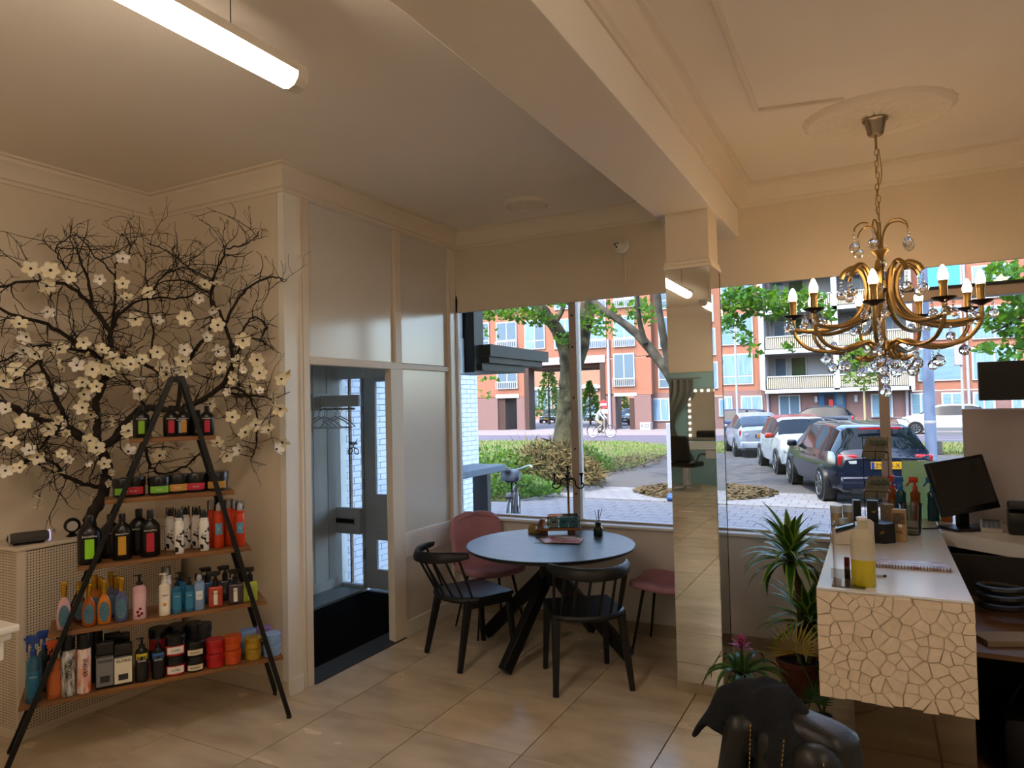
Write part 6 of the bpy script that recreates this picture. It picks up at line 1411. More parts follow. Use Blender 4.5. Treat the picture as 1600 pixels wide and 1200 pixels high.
shrub('green_shrub', 'green leafy shrub next to the white brick wall', (-8.0, 14.2), (1.4, 1.4, .95), 2600, m_bg3, 31)
shrub('green_shrub', 'low pale green shrub at the foot of the dry bush', (-6.9, 13.2), (1.0, .7, .45), 1300, m_bg3, 32)
shrub('dry_shrub', 'tall dry brown bush of grasses before the plane tree', (-6.95, 14.9), (1.3, 1.2, 1.05), 2600, m_bd, 33, 120, long=True)
shrub('dry_shrub', 'small dry tuft of grass beyond the window mullion', (-6.55, 15.9), (.6, .6, .6), 700, m_bd, 34, 40, long=True)
shrub('green_shrub', 'leafy shrub at the foot of the plane tree', (-7.9, 18.6), (1.3, 1.0, .8), 1200, m_bg3, 35)
shrub('green_shrub', 'light green bush behind the silver car', (-6.4, 27), (.9, 1.2, 1.3), 1300, m_bg3, 36)
# ------------------------------------------------------------------ white brick wall and door canopy
XB = -4.75
wb_ = sroot('wall_white_brick', (XB, 6.6, ZG), 'white painted brick wall beside the street door')
DIM = 1.0
m_wbr = mat('white_brick', '#d6dbe4', .8, var=.05, scale=6, bump=.2, bscale=50)
MB().bb(XB-.3, XB-.006, 5.2, 8.02, ZG, 6).build('backing', mat('white_joint', '#8f98a6', .9), wb_, world=True)
b0 = None; cnt = 0; rest = MB()
for k in range(58):
    z = ZG+.01+k*.062
    for j in range(14):
        y0 = 5.2+j*.212+(.106 if k % 2 else 0)
        if y0 > 8.0: continue
        L = min(.205, 8.02-y0)
        vis = (.45 < z < 2.75 and y0 > 6.75) or (.15 < z < 2.0 and 5.25 < y0 < 6.05)
        if vis and L > .2 and cnt < 300:
            if b0 is None: b0 = MB().bevbox((0, 0, 0), (.012, .205, .055), .003).build('brick', m_wbr, wb_); o = b0
            else: o = share(b0, 'brick', wb_)
            o.location = (-.004+random.uniform(-.001, .001), y0+.1025-6.6, z+.0275-ZG); cnt += 1
        else: rest.bb(XB-.010, XB+.002, y0, y0+L, z, z+.055)
rest.build('brick_rest', m_wbr, wb_, world=True)['kind'] = 'stuff'
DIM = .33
cn = thing('door_canopy', 'black stepped canopy over the street door', 'canopy', (-3.35, 5.9, 2.1))
m_cpy = mat('canopy_black', '#26302c', .45, var=.25, scale=5)
MB().bb(-3.75, -2.985, 5.28, 6.5, 2.14, 2.245).build('fascia', m_cpy, cn, world=True); MB().bb(-3.72, -3.02, 5.32, 6.42, 2.085, 2.14).build('soffit_step', m_cpy, cn, world=True)
MB().bb(-3.7, -3.06, 5.26, 6.1, 2.02, 2.08).build('lower_beam', m_cpy, cn, world=True); MB().bb(-3.3, -3.1, 5.2, 5.36, 2.0, 3.33).build('wall_post', mat('post_black', '#161a1b', .4), cn, world=True)
# outdoor bench and a parked bicycle by the wall
bn = thing('outdoor_bench', 'pale grey outdoor bench outside the window corner', 'bench', (-4.0, 6.7, ZG))
q0, q1 = at(728, 762, 'x', -4.1), at(778, 762, 'x', -4.1)
MB().bb(-4.4, -3.95, 6.3, 7.3, .98-.06, 1.0-.0).build('slab', mat('bench_grey', '#93a0ad', .5), bn, world=True, bevel=.01)
for y in (6.45, 7.15): MB().bb(-4.3, -4.1, y-.04, y+.04, ZG, .92).build('leg', m_dg, bn, world=True)
def wheel_ring(t, c, R, name='tyre', ax='y', n=28):
    c = Vector(c); f = (lambda a: Vector((math.cos(a), 0, math.sin(a))))
    t = MB().tube([c+f(2*PI*i/n)*R for i in range(n)], .018, 6, closed=True).build(name, m_black, t, smooth=True)
    MB().tube([c+f(2*PI*i/n)*(R-.025) for i in range(n)], .008, 5, closed=True).build('rim', m_chrome, t, smooth=True)
    b = MB()
    for i in range(16): b.cyl(c, c+f(2*PI*i/16)*(R-.02), .0015, n=3)
    b.build('spokes', m_chrome, t); MB().cyl(c-Vector((0, .04, 0)), c+Vector((0, .04, 0)), .02, n=8).build('hub', m_chrome, t)
def bicycle(label, loc, rz, fc='#1a1a1b', basket=None):
    t = thing('bicycle', label, 'bicycle', loc, rz); R = .34; m_ = mat('bike_paint_'+fc.strip('#'), fc, .35)
    for x in (-.54, .54): wheel_ring(t, (x, 0, R), R)
    for a, b in (((-.54, 0, R), (-.12, 0, .30)), ((-.12, 0, .30), (-.24, 0, .88)), ((-.54, 0, R), (-.2, 0, .7)), ((-.12, 0, .30), (.36, 0, .78)), ((.36, 0, .78), (-.21, 0, .72)), ((.33, 0, .95), (.54, 0, R))):
        MB().cyl(a, b, .014, n=8).build('frame_tube', m_, t, smooth=True)
    MB().bevbox((-.26, 0, .92), (.24, .14, .06), .025).build('saddle', m_black, t, smooth=60)
    MB().tube(spline([(.22, -.27, 1.05), (.32, -.2, 1.06), (.33, 0, 1.0), (.32, .2, 1.06), (.22, .27, 1.05)], 5), .011, 7).build('handlebar', m_chrome, t, smooth=True)
    MB().tube([(-.54+.37*math.cos(a*.2), 0, R+.37*math.sin(a*.2)) for a in range(3, 16)], .014, 5).build('mudguard', m_black, t, smooth=True)
    MB().cyl((-.12, -.06, .3), (-.12, .06, .3), .07, n=14).build('chain_wheel', m_, t, smooth=True); MB().beam((-.12, .06, .3), (-.02, .1, .18), .02, .01).build('crank', m_chrome, t); MB().box((-.02, .14, .17), (.08, .08, .02)).build('pedal', m_black, t)
    MB().beam((-.62, 0, .72), (-.3, 0, .74), .12, .015).build('carrier', m_black, t)
    if basket: MB().bevbox((.5, 0, .9), (.26, .34, .24), .02).build('basket', basket, t)
    return t
pb_ = bicycle('parked bicycle with white saddle cover leaning by the white brick wall', (-4.62, 8.75, ZG), math.radians(112))
MB().bevbox((-.30, 0, .98), (.34, .26, .16), .05, (0, .15, 0)).build('saddle_cover', mat('cover_white', '#c9ccd6', .6, col2='#26262a', scale=9, detail=0), pb_, smooth=60)
# swing sign
sg = thing('pavement_sign', 'white pavement sign on a blue weighted base, half behind the column', 'sign', (-3.42, 13.7, ZG), math.radians(10))
MB().bevbox((0, 0, .06), (.66, .46, .12), .05).build('base', mat('sign_blue', '#3d67a8', .45), sg, smooth=60)
for x in (-.2, .2): MB().cyl((x, 0, .1), (x, 0, .24), .02, n=8).build('spring', m_dg, sg)
MB().bevbox((0, 0, .88), (.62, .05, 1.3), .012).build('panel', mat('sign_white', '#cdd4e2', .4), sg)
MB().box((.06, -.027, 1.36), (.42, .004, .2)).build('red_header', mat('sign_red', '#c4362c', .4), sg); text('AF', sg, m_txtw, .17, (.0, -.031, 1.36), (PI/2, 0, 0))
for k in range(7): MB().box((.08+.01*(k % 3), -.027, 1.08-.12*k), (.22-.03*(k % 3), .003, .035)).build('printed_line', m_lg, sg)
# ================================================================== CARS
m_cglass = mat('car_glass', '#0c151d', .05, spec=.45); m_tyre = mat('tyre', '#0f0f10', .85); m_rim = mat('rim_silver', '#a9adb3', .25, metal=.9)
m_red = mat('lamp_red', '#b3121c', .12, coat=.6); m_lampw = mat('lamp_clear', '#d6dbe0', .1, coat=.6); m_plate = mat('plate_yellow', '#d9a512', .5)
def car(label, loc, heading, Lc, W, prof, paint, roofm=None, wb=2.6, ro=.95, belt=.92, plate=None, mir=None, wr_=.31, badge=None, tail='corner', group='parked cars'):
    """prof: (x from rear 0..1, roof/hood height, is glass slope to next 'w'/'r'/'' )"""
    t = thing('car', label, 'car', loc, heading, group); W2 = W/2
    NS = 40; xs = [i/NS for i in range(NS+1)]
    def top(u):
        for (a, za), (b, zb) in zip(prof, prof[1:]):
            if a <= u <= b:
                k = (u-a)/(b-a); return za+(zb-za)*k
        return prof[-1][1]
    grid = []
    for u in xs:
        x = (u-.5)*Lc+(Lc*.5-ro)       # rear axle at x = 0  ->  rear end at -ro
        x = u*Lc-ro; e = abs(u-.5)*2; wf = 1-.16*e**7-.03*e**2; zt = top(u); bl = min(belt+.05*(1-u), zt-.02); lift = .10*e**10
        cab = max(0, min(1, (zt-bl)/.4)); wt = W2*(.90-.17*cab)
        row = [(W2*.80*wf, .20+lift), (W2*.96*wf, .28+lift), (W2*wf, .52), (W2*.99*wf, .72), (W2*.955*wf, bl), (max(wt*wf, .05), zt-.05*cab-.012), (wt*wf*.82, zt), (0, zt+.018)]
        full = [Vector((x, y, z)) for y, z in row]+[Vector((x, -y, z)) for y, z in row[-2::-1]]
        grid.append(full)
    n_ = len(grid[0]); body = []; glass = {'windscreen': [], 'rear_window': [], 'side_window': []}; roof = []
    hi = max(z for _, z in prof)
    for i in range(NS):
        u = (xs[i]+xs[i+1])/2; zt = top(u); dz_ = (top(xs[i+1])-top(xs[i]))*NS
        for j in range(n_-1):
            f = (i*n_+j, (i+1)*n_+j, (i+1)*n_+j+1, i*n_+j+1); body.append((f, j))
            side = j in (4, n_-6); cap_ = 5 <= j <= n_-7
            if cap_ and zt > belt+.07 and zt < hi-.05 and abs(dz_) > 1.4: glass['windscreen' if u > .5 else 'rear_window'].append(f)
            if side and zt > belt+.22: glass['side_window'].append((f, u))
            if cap_ and zt >= hi-.06 and roofm: roof.append(f)
    V = [p_ for row in grid for p_ in row]
    b = MB().add(V, [f for f, _ in body]); b.add(grid[0], [tuple(range(n_))]); b.add(grid[-1], [tuple(range(n_-1, -1, -1))])
    bd_ = b.build('body', paint, t, smooth=35)
    def skin(name, fs, m_, off=.006, shrink=None):
        used = {}; vs = []; out = []
        for f in fs:
            c = []
            for k in f:
                if k not in used: used[k] = len(vs); cx = V[k]; dirv = Vector((0, cx.y, cx.z-.75)).normalized(); vs.append(cx+dirv*off)
                c.append(used[k])
            out.append(tuple(c))
        if vs: MB().add(vs, out).build(name, m_, t, smooth=50)
    skin('windscreen', glass['windscreen'], m_cglass, .008); skin('rear_window', glass['rear_window'], m_cglass, .008)
    us = sorted({u for _, u in glass['side_window']}); lo, hi_u = us[0], us[-1]; pill = [lo+(hi_u-lo)*k for k in (.30, .62)]
    seg = {0: [], 1: [], 2: []}
    for f, u in glass['side_window']:
        if any(abs(u-p_) < .5/NS for p_ in pill): continue
        seg[0 if u < pill[0] else (1 if u < pill[1] else 2)].append((f, V[f[0]].y > 0))
    for k in seg:
        for s in (True, False): skin('side_window', [f for f, sd_ in seg[k] if sd_ == s], m_cglass, .008)
    if roofm: skin('roof_skin', roof, roofm, .006)
    # wheels
    for x in (0, wb):
        for s in (-1, 1):
            c = Vector((x, s*(W2-.10), wr_))
            MB().cyl(c-Vector((0, .115, 0)), c+Vector((0, .112, 0)), wr_+.05, n=26).build('wheel_arch', m_black, t, smooth=40)
            w_ = MB().tube([c+Vector((0, s*q_, 0)) for q_ in (-.1, .09, .118, .122)], [wr_, wr_, wr_*.95, wr_*.7], 28).build('tyre', m_tyre, t, smooth=40)
            MB().tube([c+Vector((0, s*q_, 0)) for q_ in (.0, .119, .126)], [wr_*.68, wr_*.70, wr_*.64], 24).build('rim_disc', mat('rim_dark', '#2a2c30', .5, metal=.5), w_, smooth=40)
            for k in range(7):
                a = 2*PI*k/7; d = Vector((math.cos(a), 0, math.sin(a))); MB().beam(c+Vector((0, s*.128, 0)), c+Vector((0, s*.128, 0))+d*wr_*.66, .05, .012, up=(0, 1, 0), w2=.035).build('rim_spoke', m_rim, w_)
            MB().tube([c+Vector((0, s*.128, 0))+Vector((math.cos(2*PI*i/24), 0, math.sin(2*PI*i/24)))*wr_*.67 for i in range(24)], .012, 5, closed=True).build('rim_edge', m_rim, w_, smooth=True)
    xr, xf = -ro, Lc-ro
    for s in (-1, 1):
        if tail == 'corner':
            MB().bevbox((xr+.11, s*(W2*.70), .83), (.13, W2*.36, .21), .03, (0, -.12, s*-.30)).build('tail_light', m_red, t, smooth=60); MB().box((xr+.02, s*(W2*.66), .80), (.06, W2*.2, .05), (0, -.12, s*-.25)).build('reverse_light', m_lampw, t)
        else: MB().bevbox((xr+.13, s*(W2*.78), .86), (.16, .13, .34), .03).build('tail_light', m_red, t, smooth=60)
        MB().bevbox((xf-.16, s*(W2*.68), .68), (.3, .34, .15), .04, (0, .1, s*.45)).build('headlight', m_lampw, t, smooth=60)
        mx = xf-Lc*.335
        MB().bevbox((mx, s*(W2+.07), belt+.06), (.12, .2, .14), .04).build('mirror', mir or paint, t, smooth=60)
        for x in (.55*wb, .2*wb+.05): MB().box((x, s*(W2*.975), belt-.10), (.2, .02, .03)).build('door_handle', paint, bd_)
    MB().bevbox((xr+.03, 0, .42), (.16, W*.86, .26), .05).build('rear_bumper', paint, t, smooth=60); MB().bevbox((xf-.05, 0, .42), (.16, W*.84, .26), .05).build('front_bumper', paint, t, smooth=60)
    MB().box((xr-.04, 0, .30), (.08, W*.7, .08)).build('lower_trim', m_black, t); MB().bevbox((xf+.0, 0, .62), (.08, W*.5, .10), .02).build('grille', m_black, t, smooth=60)
    if plate:
        MB().bevbox((xr-.012, 0, .74), (.02, .54, .13), .004).build('number_plate', m_plate, t); text(plate, t, m_txtb, .11, (xr-.024, .0, .735), (PI/2, 0, -PI/2), ext=.001); MB().box((xr-.024, .24, .74), (.004, .05, .12)).build('blue_band', mat('plate_blue', '#1c3f9a', .5), t)
        MB().box((xf+.04, 0, .45), (.02, .5, .11)).build('number_plate', m_plate, t)
    if badge: text(badge, t, m_rim, .075, (xr-.004, W2*.45, .93), (PI/2, 0, -PI/2), ext=.001)
    return t
def paint(n, c, r=.22): return mat('paint_'+n, c, r, metal=.1, coat=.8, spec=.5)
HD = math.atan2(2.4, -.75)
WAG = [(0, .86), (.015, .97), (.10, 1.38), (.16, 1.44), (.35, 1.48), (.55, 1.46), (.60, 1.42), (.755, 1.0), (.80, .96), (.95, .82), (1, .64)]
HAT = [(0, .82), (.02, .98), (.12, 1.40), (.2, 1.47), (.4, 1.50), (.54, 1.46), (.60, 1.38), (.75, 1.02), (.8, .98), (.95, .84), (1, .64)]
PRI = [(0, .92), (.03, 1.06), (.22, 1.36), (.4, 1.49), (.52, 1.47), (.6, 1.38), (.80, .98), (.86, .90), (.96, .78), (1, .62)]
def place(lw, head, W):
    """car origin from the ground point of its left rear tyre"""
    r = Vector((math.sin(head), -math.cos(head), 0)); q = Vector((lw.x, lw.y, ZG))+r*(W/2-.05); return q
cw = car('dark navy estate car parked nearest the window, tail lights red', place(G(1287, 781), HD, 1.77), HD, 4.6, 1.77, WAG, paint('navy', '#121a30', .15), wb=2.72, ro=.98, plate='ZN-13-X', badge='C200', wr_=.32)
for s in (-1, 1): MB().tube(spline([(-.35, s*.6, 1.47), (-.2, s*.6, 1.52), (.9, s*.62, 1.535), (1.9, s*.6, 1.50), (2.05, s*.58, 1.44)], 5), .012, 6).build('roof_rail', m_rim, cw, smooth=True)
MB().box((-.66, 0, 1.385), (.05, .7, .035)).build('brake_light', m_red, cw)
car('silver hatchback parked farthest in the row, yellow plate', place(G(1150, 713), HD, 1.74), HD-.02, 4.45, 1.74, PRI, paint('silver', '#9aa6b8', .28), wb=2.7, ro=.80, plate='27-XR-B', group='parked cars')
wf = G(1222, 743); hd2 = HD+PI
rv = Vector((math.sin(hd2), -math.cos(hd2), 0)); q = Vector((wf.x, wf.y, ZG))-rv*(1.68/2-.05)-Vector((math.cos(hd2), math.sin(hd2), 0))*2.95
car('white small car with red roof and mirrors facing the window', q, hd2, 3.85, 1.68, HAT, paint('white', '#cfd6de', .25), roofm=paint('red_roof', '#a8301f', .3), wb=2.45, ro=.6, mir=paint('red_mirror', '#b5301f', .3), plate='NX-4')
q = at(1268, 652, 'y', 43.0)
car('dark blue hatchback parked across the street by the blue door', (q.x+1.3, 43.0, ZG), PI, 4.1, 1.72, HAT, paint('dark_blue', '#1a2438', .2), wb=2.5)
q = at(1429, 660, 'y', 41.5)
car('white hatchback parked across the street behind the lamp post', (q.x+2.5, 41.5, ZG), PI, 4.0, 1.7, HAT, paint('white2', '#d4d9de', .25), wb=2.5, ro=.75, plate='X')
q = at(1128, 650, 'y', 38.0)
car('blue car mostly hidden behind the silver hatchback', (q.x+1.6, 38.0, ZG), PI, 4.2, 1.72, WAG, paint('blue', '#20355c', .2), wb=2.6)
q = at(853, 655, 'y', 66)
car('black car in the courtyard beyond the gateway, facing out', (q.x, 68, ZG), -PI/2+.2, 4.2, 1.75, HAT, paint('black', '#1a1f2a', .2), wb=2.5, plate='X', group='courtyard cars')
q = at(914, 650, 'y', 72)
car('pale blue car far in the courtyard', (q.x, 75, ZG), -PI/2, 4.2, 1.75, HAT, paint('pale', '#5f86ae', .2), wb=2.5, group='courtyard cars')
q = at(974, 655, 'y', 56)
car('dark car seen through the small passage', (q.x, 60, ZG), -PI/2-.2, 4.2, 1.75, HAT, paint('dark2', '#20304a', .2), wb=2.5, group='courtyard cars')
# ================================================================== BUILDINGS ACROSS THE STREET
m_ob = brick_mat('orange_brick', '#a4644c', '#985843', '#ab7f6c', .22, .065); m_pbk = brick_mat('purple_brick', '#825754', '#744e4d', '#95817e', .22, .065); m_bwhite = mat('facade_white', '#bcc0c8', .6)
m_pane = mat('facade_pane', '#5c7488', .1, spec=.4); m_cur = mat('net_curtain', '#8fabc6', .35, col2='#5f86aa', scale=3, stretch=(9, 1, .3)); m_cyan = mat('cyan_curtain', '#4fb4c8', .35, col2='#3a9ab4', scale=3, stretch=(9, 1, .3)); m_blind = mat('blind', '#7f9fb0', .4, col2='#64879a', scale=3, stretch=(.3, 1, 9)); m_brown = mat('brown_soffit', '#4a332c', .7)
YF = 49.0
def fx(px, y=YF): return at(px, 600, 'y', y).x
def fz(py, px, y=YF): return at(px, py, 'y', y).z
def rct(px0, py0, px1, py1, y=YF): m_ = (px0+px1)/2; return (fx(px0, y)+ (py0+py1-1200)/2*0, fx(px1, y), fz(py1, m_, y), fz(py0, m_, y))
def rx(px0, py0, px1, py1, y=YF):
    a, b = at(px0, (py0+py1)/2, 'y', y), at(px1, (py0+py1)/2, 'y', y); m_ = (px0+px1)/2
    return a.x, b.x, at(m_, py1, 'y', y).z, at(m_, py0, 'y', y).z
def window(root, r, y, nd=2, mats=(m_pane,), split=.0, fr=.09, rail=False):
    x0, x1, z0, z1 = r; w_ = MB().bb(x0, x1, y-.10, y+.05, z0, z1).build('window', m_bwhite, root, world=True)
    wx = (x1-x0-fr*(nd+1))/nd
    for k in range(nd):
        a = x0+fr+k*(wx+fr); zz = [(z0+fr, z1-fr)] if not split else [(z0+fr, z0+(z1-z0)*split-fr/2), (z0+(z1-z0)*split+fr/2, z1-fr)]
        for (c, d) in zz: MB().bb(a, a+wx, y-.12, y-.09, c, d).build('pane', mats[k % len(mats)], w_, world=True)
    if rail:
        b = MB()
        for k in range(12): b.bb(x0+k*(x1-x0)/11-.02, x0+k*(x1-x0)/11+.02, y-.3, y-.26, z0, z0+(z1-z0)*.22)
        b.bb(x0, x1, y-.32, y-.25, z0+(z1-z0)*.22, z0+(z1-z0)*.25); b.build('railing', m_bwhite, w_, world=True)
    return w_
bl = thing('gateway_building', 'orange brick block with a wide brown gateway across the street', 'building', (fx(880), YF, ZG))
y = 48.4; TOP = 15
def wallbox(px0, py0, px1, py1, m_, name='wall', root=bl, yy=48.4, th=.5, top=None):
    r = rx(px0, py0, px1, py1, yy); z1 = top if top is not None else r[3]
    return MB().bb(r[0], r[1], yy, yy+th, max(r[2], ZG), z1).build(name, m_, root, world=True)
wallbox(690, 540, 1018, 564, m_ob, top=TOP)
wallbox(690, 560, 822, 622, m_ob); wallbox(690, 622, 778, 690, m_pbk); wallbox(808, 620, 824, 690, m_pbk)
wallbox(944, 560, 1018, 617, m_ob); wallbox(944, 616, 962, 690, m_pbk); wallbox(992, 616, 1018, 690, m_pbk)
r = rx(822, 560, 946, 580, 48.4); MB().bb(r[0], r[1], 48.3, 48.5, r[3]-.45, r[3]+.1).build('lintel', mat('lintel_pink', '#cdb2bc', .7), bl, world=True)
MB().bb(r[0]-.2, r[1]+.2, 48.9, 53, r[3]-.75, r[3]-.4).build('gate_soffit', m_brown, bl, world=True)
for px, dp in ((822, .5), (941, 3.0)): a = fx(px, 48.4); MB().bb(a-.15, a+.25, 48.35, 48.9+dp, ZG, r[3]-.4).build('gate_jamb', m_brown, bl, world=True)
for a, b in ((778, 790), (984, 994)): r2 = rx(a, 622, b, 690, 48.5); MB().bb(r2[0], r2[1], 48.5, 50.5, ZG, r2[3]).build('passage_side', m_brown, bl, world=True)
r2 = rx(776, 616, 812, 622, 48.5); MB().bb(r2[0], r2[1], 48.35, 51, r2[2], r2[3]).build('passage_lintel', m_bwhite, bl, world=True)
r2 = rx(960, 614, 996, 619, 48.5); MB().bb(r2[0], r2[1], 48.35, 51, r2[2], r2[3]).build('passage_lintel', m_bwhite, bl, world=True)
r2 = rx(788, 624, 800, 690, 50.5); MB().bb(r2[0], r2[1], 50.5, 50.7, ZG, r2[3]).build('passage_door', mat('door_grey', '#7c7c78', .5), bl, world=True)
dy = 61.5
for k, off in enumerate((0, -dy)):
    for (a, c, b, d, nd, ms, rl) in ((776, 503, 808, 544, 2, (m_pane,), True), (820, 500, 852, 546, 2, (m_cur, m_pane), False), (866, 498, 900, 545, 2, (m_cur,), False), (914, 497, 947, 544, 2, (m_cur,), True), (959, 493, 992, 542, 2, (m_cur,), True), (735, 505, 765, 545, 2, (m_pane,), False)):
        window(bl, rx(a, c+off, b, d+off, 48.4), 48.4, nd, ms, .3, rail=rl)
window(bl, rx(777, 562, 809, 608, 48.4), 48.4, 2, (m_pane,), 0, rail=True); window(bl, rx(959, 552, 992, 604, 48.4), 48.4, 2, (m_pane,), 0, rail=True)
r2 = rx(951, 530, 955, 618, 48.3); MB().cyl((r2[0], 48.3, ZG), (r2[0], 48.3, r2[3]), .12, n=8).build('downpipe', mat('pipe_grey', '#a4a1ae', .5), bl, world=True)
r2 = rx(1002, 660, 1018, 671, 48.1); MB().bb(r2[0], r2[1], 47.8, 48.4, ZG, r2[3]).build('utility_box', mat('box_pale', '#d0cbd0', .6), bl, world=True)
text('KO', bl, m_txtb, .4, Vector(((r2[0]+r2[1])/2, 47.78, (r2[2]+r2[3])/2))-Vector(bl.location), (PI/2, 0, 0))
# right hand block with balconies
brk = thing('balcony_building', 'brick apartment block with white balconies across the street', 'building', (fx(1310), YF, ZG))
def W2_(*a): return wallbox(*a[:4], a[4], root=brk, yy=a[5] if len(a) > 5 else 49.2, top=a[6] if len(a) > 6 else None)
wallbox(1010, 612, 1192, 720, m_pbk, root=brk, yy=49.2); wallbox(1010, 540, 1192, 612, m_ob, root=brk, yy=49.2, top=TOP)
wallbox(1192, 607, 1427, 700, m_pbk, root=brk, yy=49.2); wallbox(1185, 540, 1432, 606, mat('bay_white', '#b2b6bd', .7), root=brk, yy=50.6, top=TOP)
wallbox(1427, 607, 1760, 700, m_pbk, root=brk, yy=49.2); wallbox(1427, 540, 1760, 606, m_ob, root=brk, yy=49.2, top=TOP)
for px in (1195, 1309, 1424): a = fx(px, 49); MB().bb(a-.16, a+.16, 48.1, 50.6, fz(609, px), TOP).build('bay_pier', m_bwhite, brk, world=True)
for k, (s0, s1, rt) in enumerate(((612, 606, 586), (548, 541, 521), (483, 477, 457), (420, 414, 392))):
    r2 = rx(1195, s1, 1424, s0, 48.1); MB().bb(r2[0], r2[1], 48.1, 50.6, r2[2], r2[3]).build('balcony_slab', m_bwhite, brk, world=True)
    h = fz(rt, 1310, 48.1)
    for (a, b) in ((1199, 1306), (1313, 1421)):
        x0, x1 = fx(a, 48.1), fx(b, 48.1); bar = MB(); n_ = 34
        for q in range(n_+1): bar.bb(x0+(x1-x0)*q/n_-.035, x0+(x1-x0)*q/n_+.035, 48.15, 48.2, r2[3]+.06, h)
        bar.build('balustrade', mat('bar_cream', '#bfb9a4', .7), brk, world=True); MB().bb(x0, x1, 48.1, 48.25, h, h+.07).build('hand_rail', m_bwhite, brk, world=True)
        MB().bb(x0, x1, 48.22, 48.24, r2[3]+.05, h).build('balcony_screen', mat('reed_screen', '#6f6858', .8, var=.2, scale=4), brk, world=True)
    zb = r2[3]
    for (a, b, nd, ms) in ((1211, 1231, 1, (m_pane,)), (1236, 1262, 1, (mat('plant_screen', '#3f5a34', .7, var=.5, scale=2),)), (1330, 1352, 1, (m_pane,)), (1362, 1400, 2, (m_cur,))):
        x0, x1 = fx(a, 50.6), fx(b, 50.6); window(brk, (x0, x1, zb+.15, zb+2.25), 50.6, nd, ms, 0)
for off in (0, -62, -124):
    window(brk, rx(1125, 553+off, 1177, 601+off, 49.2), 49.2, 2, (m_cur, m_cur) if off == 0 else (m_blind,), .28 if off == 0 else 0)
    window(brk, rx(1029, 556+off, 1075, 606+off, 49.2), 49.2, 2, (m_pane, m_cur), .28)
for off, ms in ((0, (m_blind,)), (-64, (m_cur,)), (-128, (m_cyan,))):
    window(brk, rx(1433, 543+off, 1503, 595+off, 49.2), 49.2, 1, ms, 0); window(brk, rx(1518, 541+off, 1590, 593+off, 49.2), 49.2, 2, (m_cur,), 0); window(brk, rx(1612, 539+off, 1680, 591+off, 49.2), 49.2, 2, (m_cur,), 0)
for (a, c, b, d, ms) in ((1128, 619, 1145, 655, (m_cur,)), (1158, 618, 1192, 652, (m_cur,)), (1217, 617, 1251, 655, (m_pane,)), (1361, 615, 1395, 653, (m_blind,)), (1423, 614, 1455, 648, (m_blind,)), (1471, 613, 1504, 645, (m_blind,)), (1520, 612, 1555, 645, (m_cur,)), (1580, 611, 1615, 645, (m_cur,)), (1019, 622, 1047, 658, (m_cur,))):
    window(brk, rx(a, c, b, d, 49.2), 49.2, 2, ms, 0)
r2 = rx(1280, 612, 1321, 672, 49.1); m_bd2 = mat('door_blue', '#2a5a8c', .4)
dr_ = MB().bb(r2[0], r2[1], 49.0, 49.2, ZG, r2[3]).build('entrance_door', m_bd2, brk, world=True)
for (a, b, c, d, m_) in ((1288, 1303, 616, 634, mat('door_pane', '#3b3438', .1)), (1307, 1317, 614, 633, m_pane), (1288, 1303, 640, 660, m_pane)): q = rx(a, c, b, d, 49.0); MB().bb(q[0], q[1], 48.95, 49.0, q[2], q[3]).build('door_pane', m_, dr_, world=True)
q = rx(1295, 624, 1302, 634, 48.95); MB().bb(q[0], q[1], 48.92, 48.95, q[2], q[3]).build('red_notice', mat('notice_red', '#c43a34', .5), dr_, world=True)
for (a, b, c, d) in ((1273, 1277.5, 619, 629), (1335, 1340, 617, 628)): q = rx(a, c, b, d, 49.15); MB().bb(q[0], q[1], 49.08, 49.2, q[2], q[3]).build('name_plate', m_bwhite, brk, world=True)
for px in (1199, 1416, 1513): a = fx(px, 49.1); MB().cyl((a, 49.05, ZG), (a, 49.05, fz(608, px) if px < 1500 else TOP), .09, n=8).build('downpipe', MATS['pipe_grey'], brk, world=True)
MB().bb(fx(1018, 48.4)+.05, 60, 48.2, 56, TOP, TOP+.5).build('roof', mat('roof_grey', '#6e6a68', .8), brk, world=True); MB().bb(-70, fx(1018, 48.4), 47.9, 56, TOP, TOP+.5).build('roof', MATS['roof_grey'], bl, world=True)
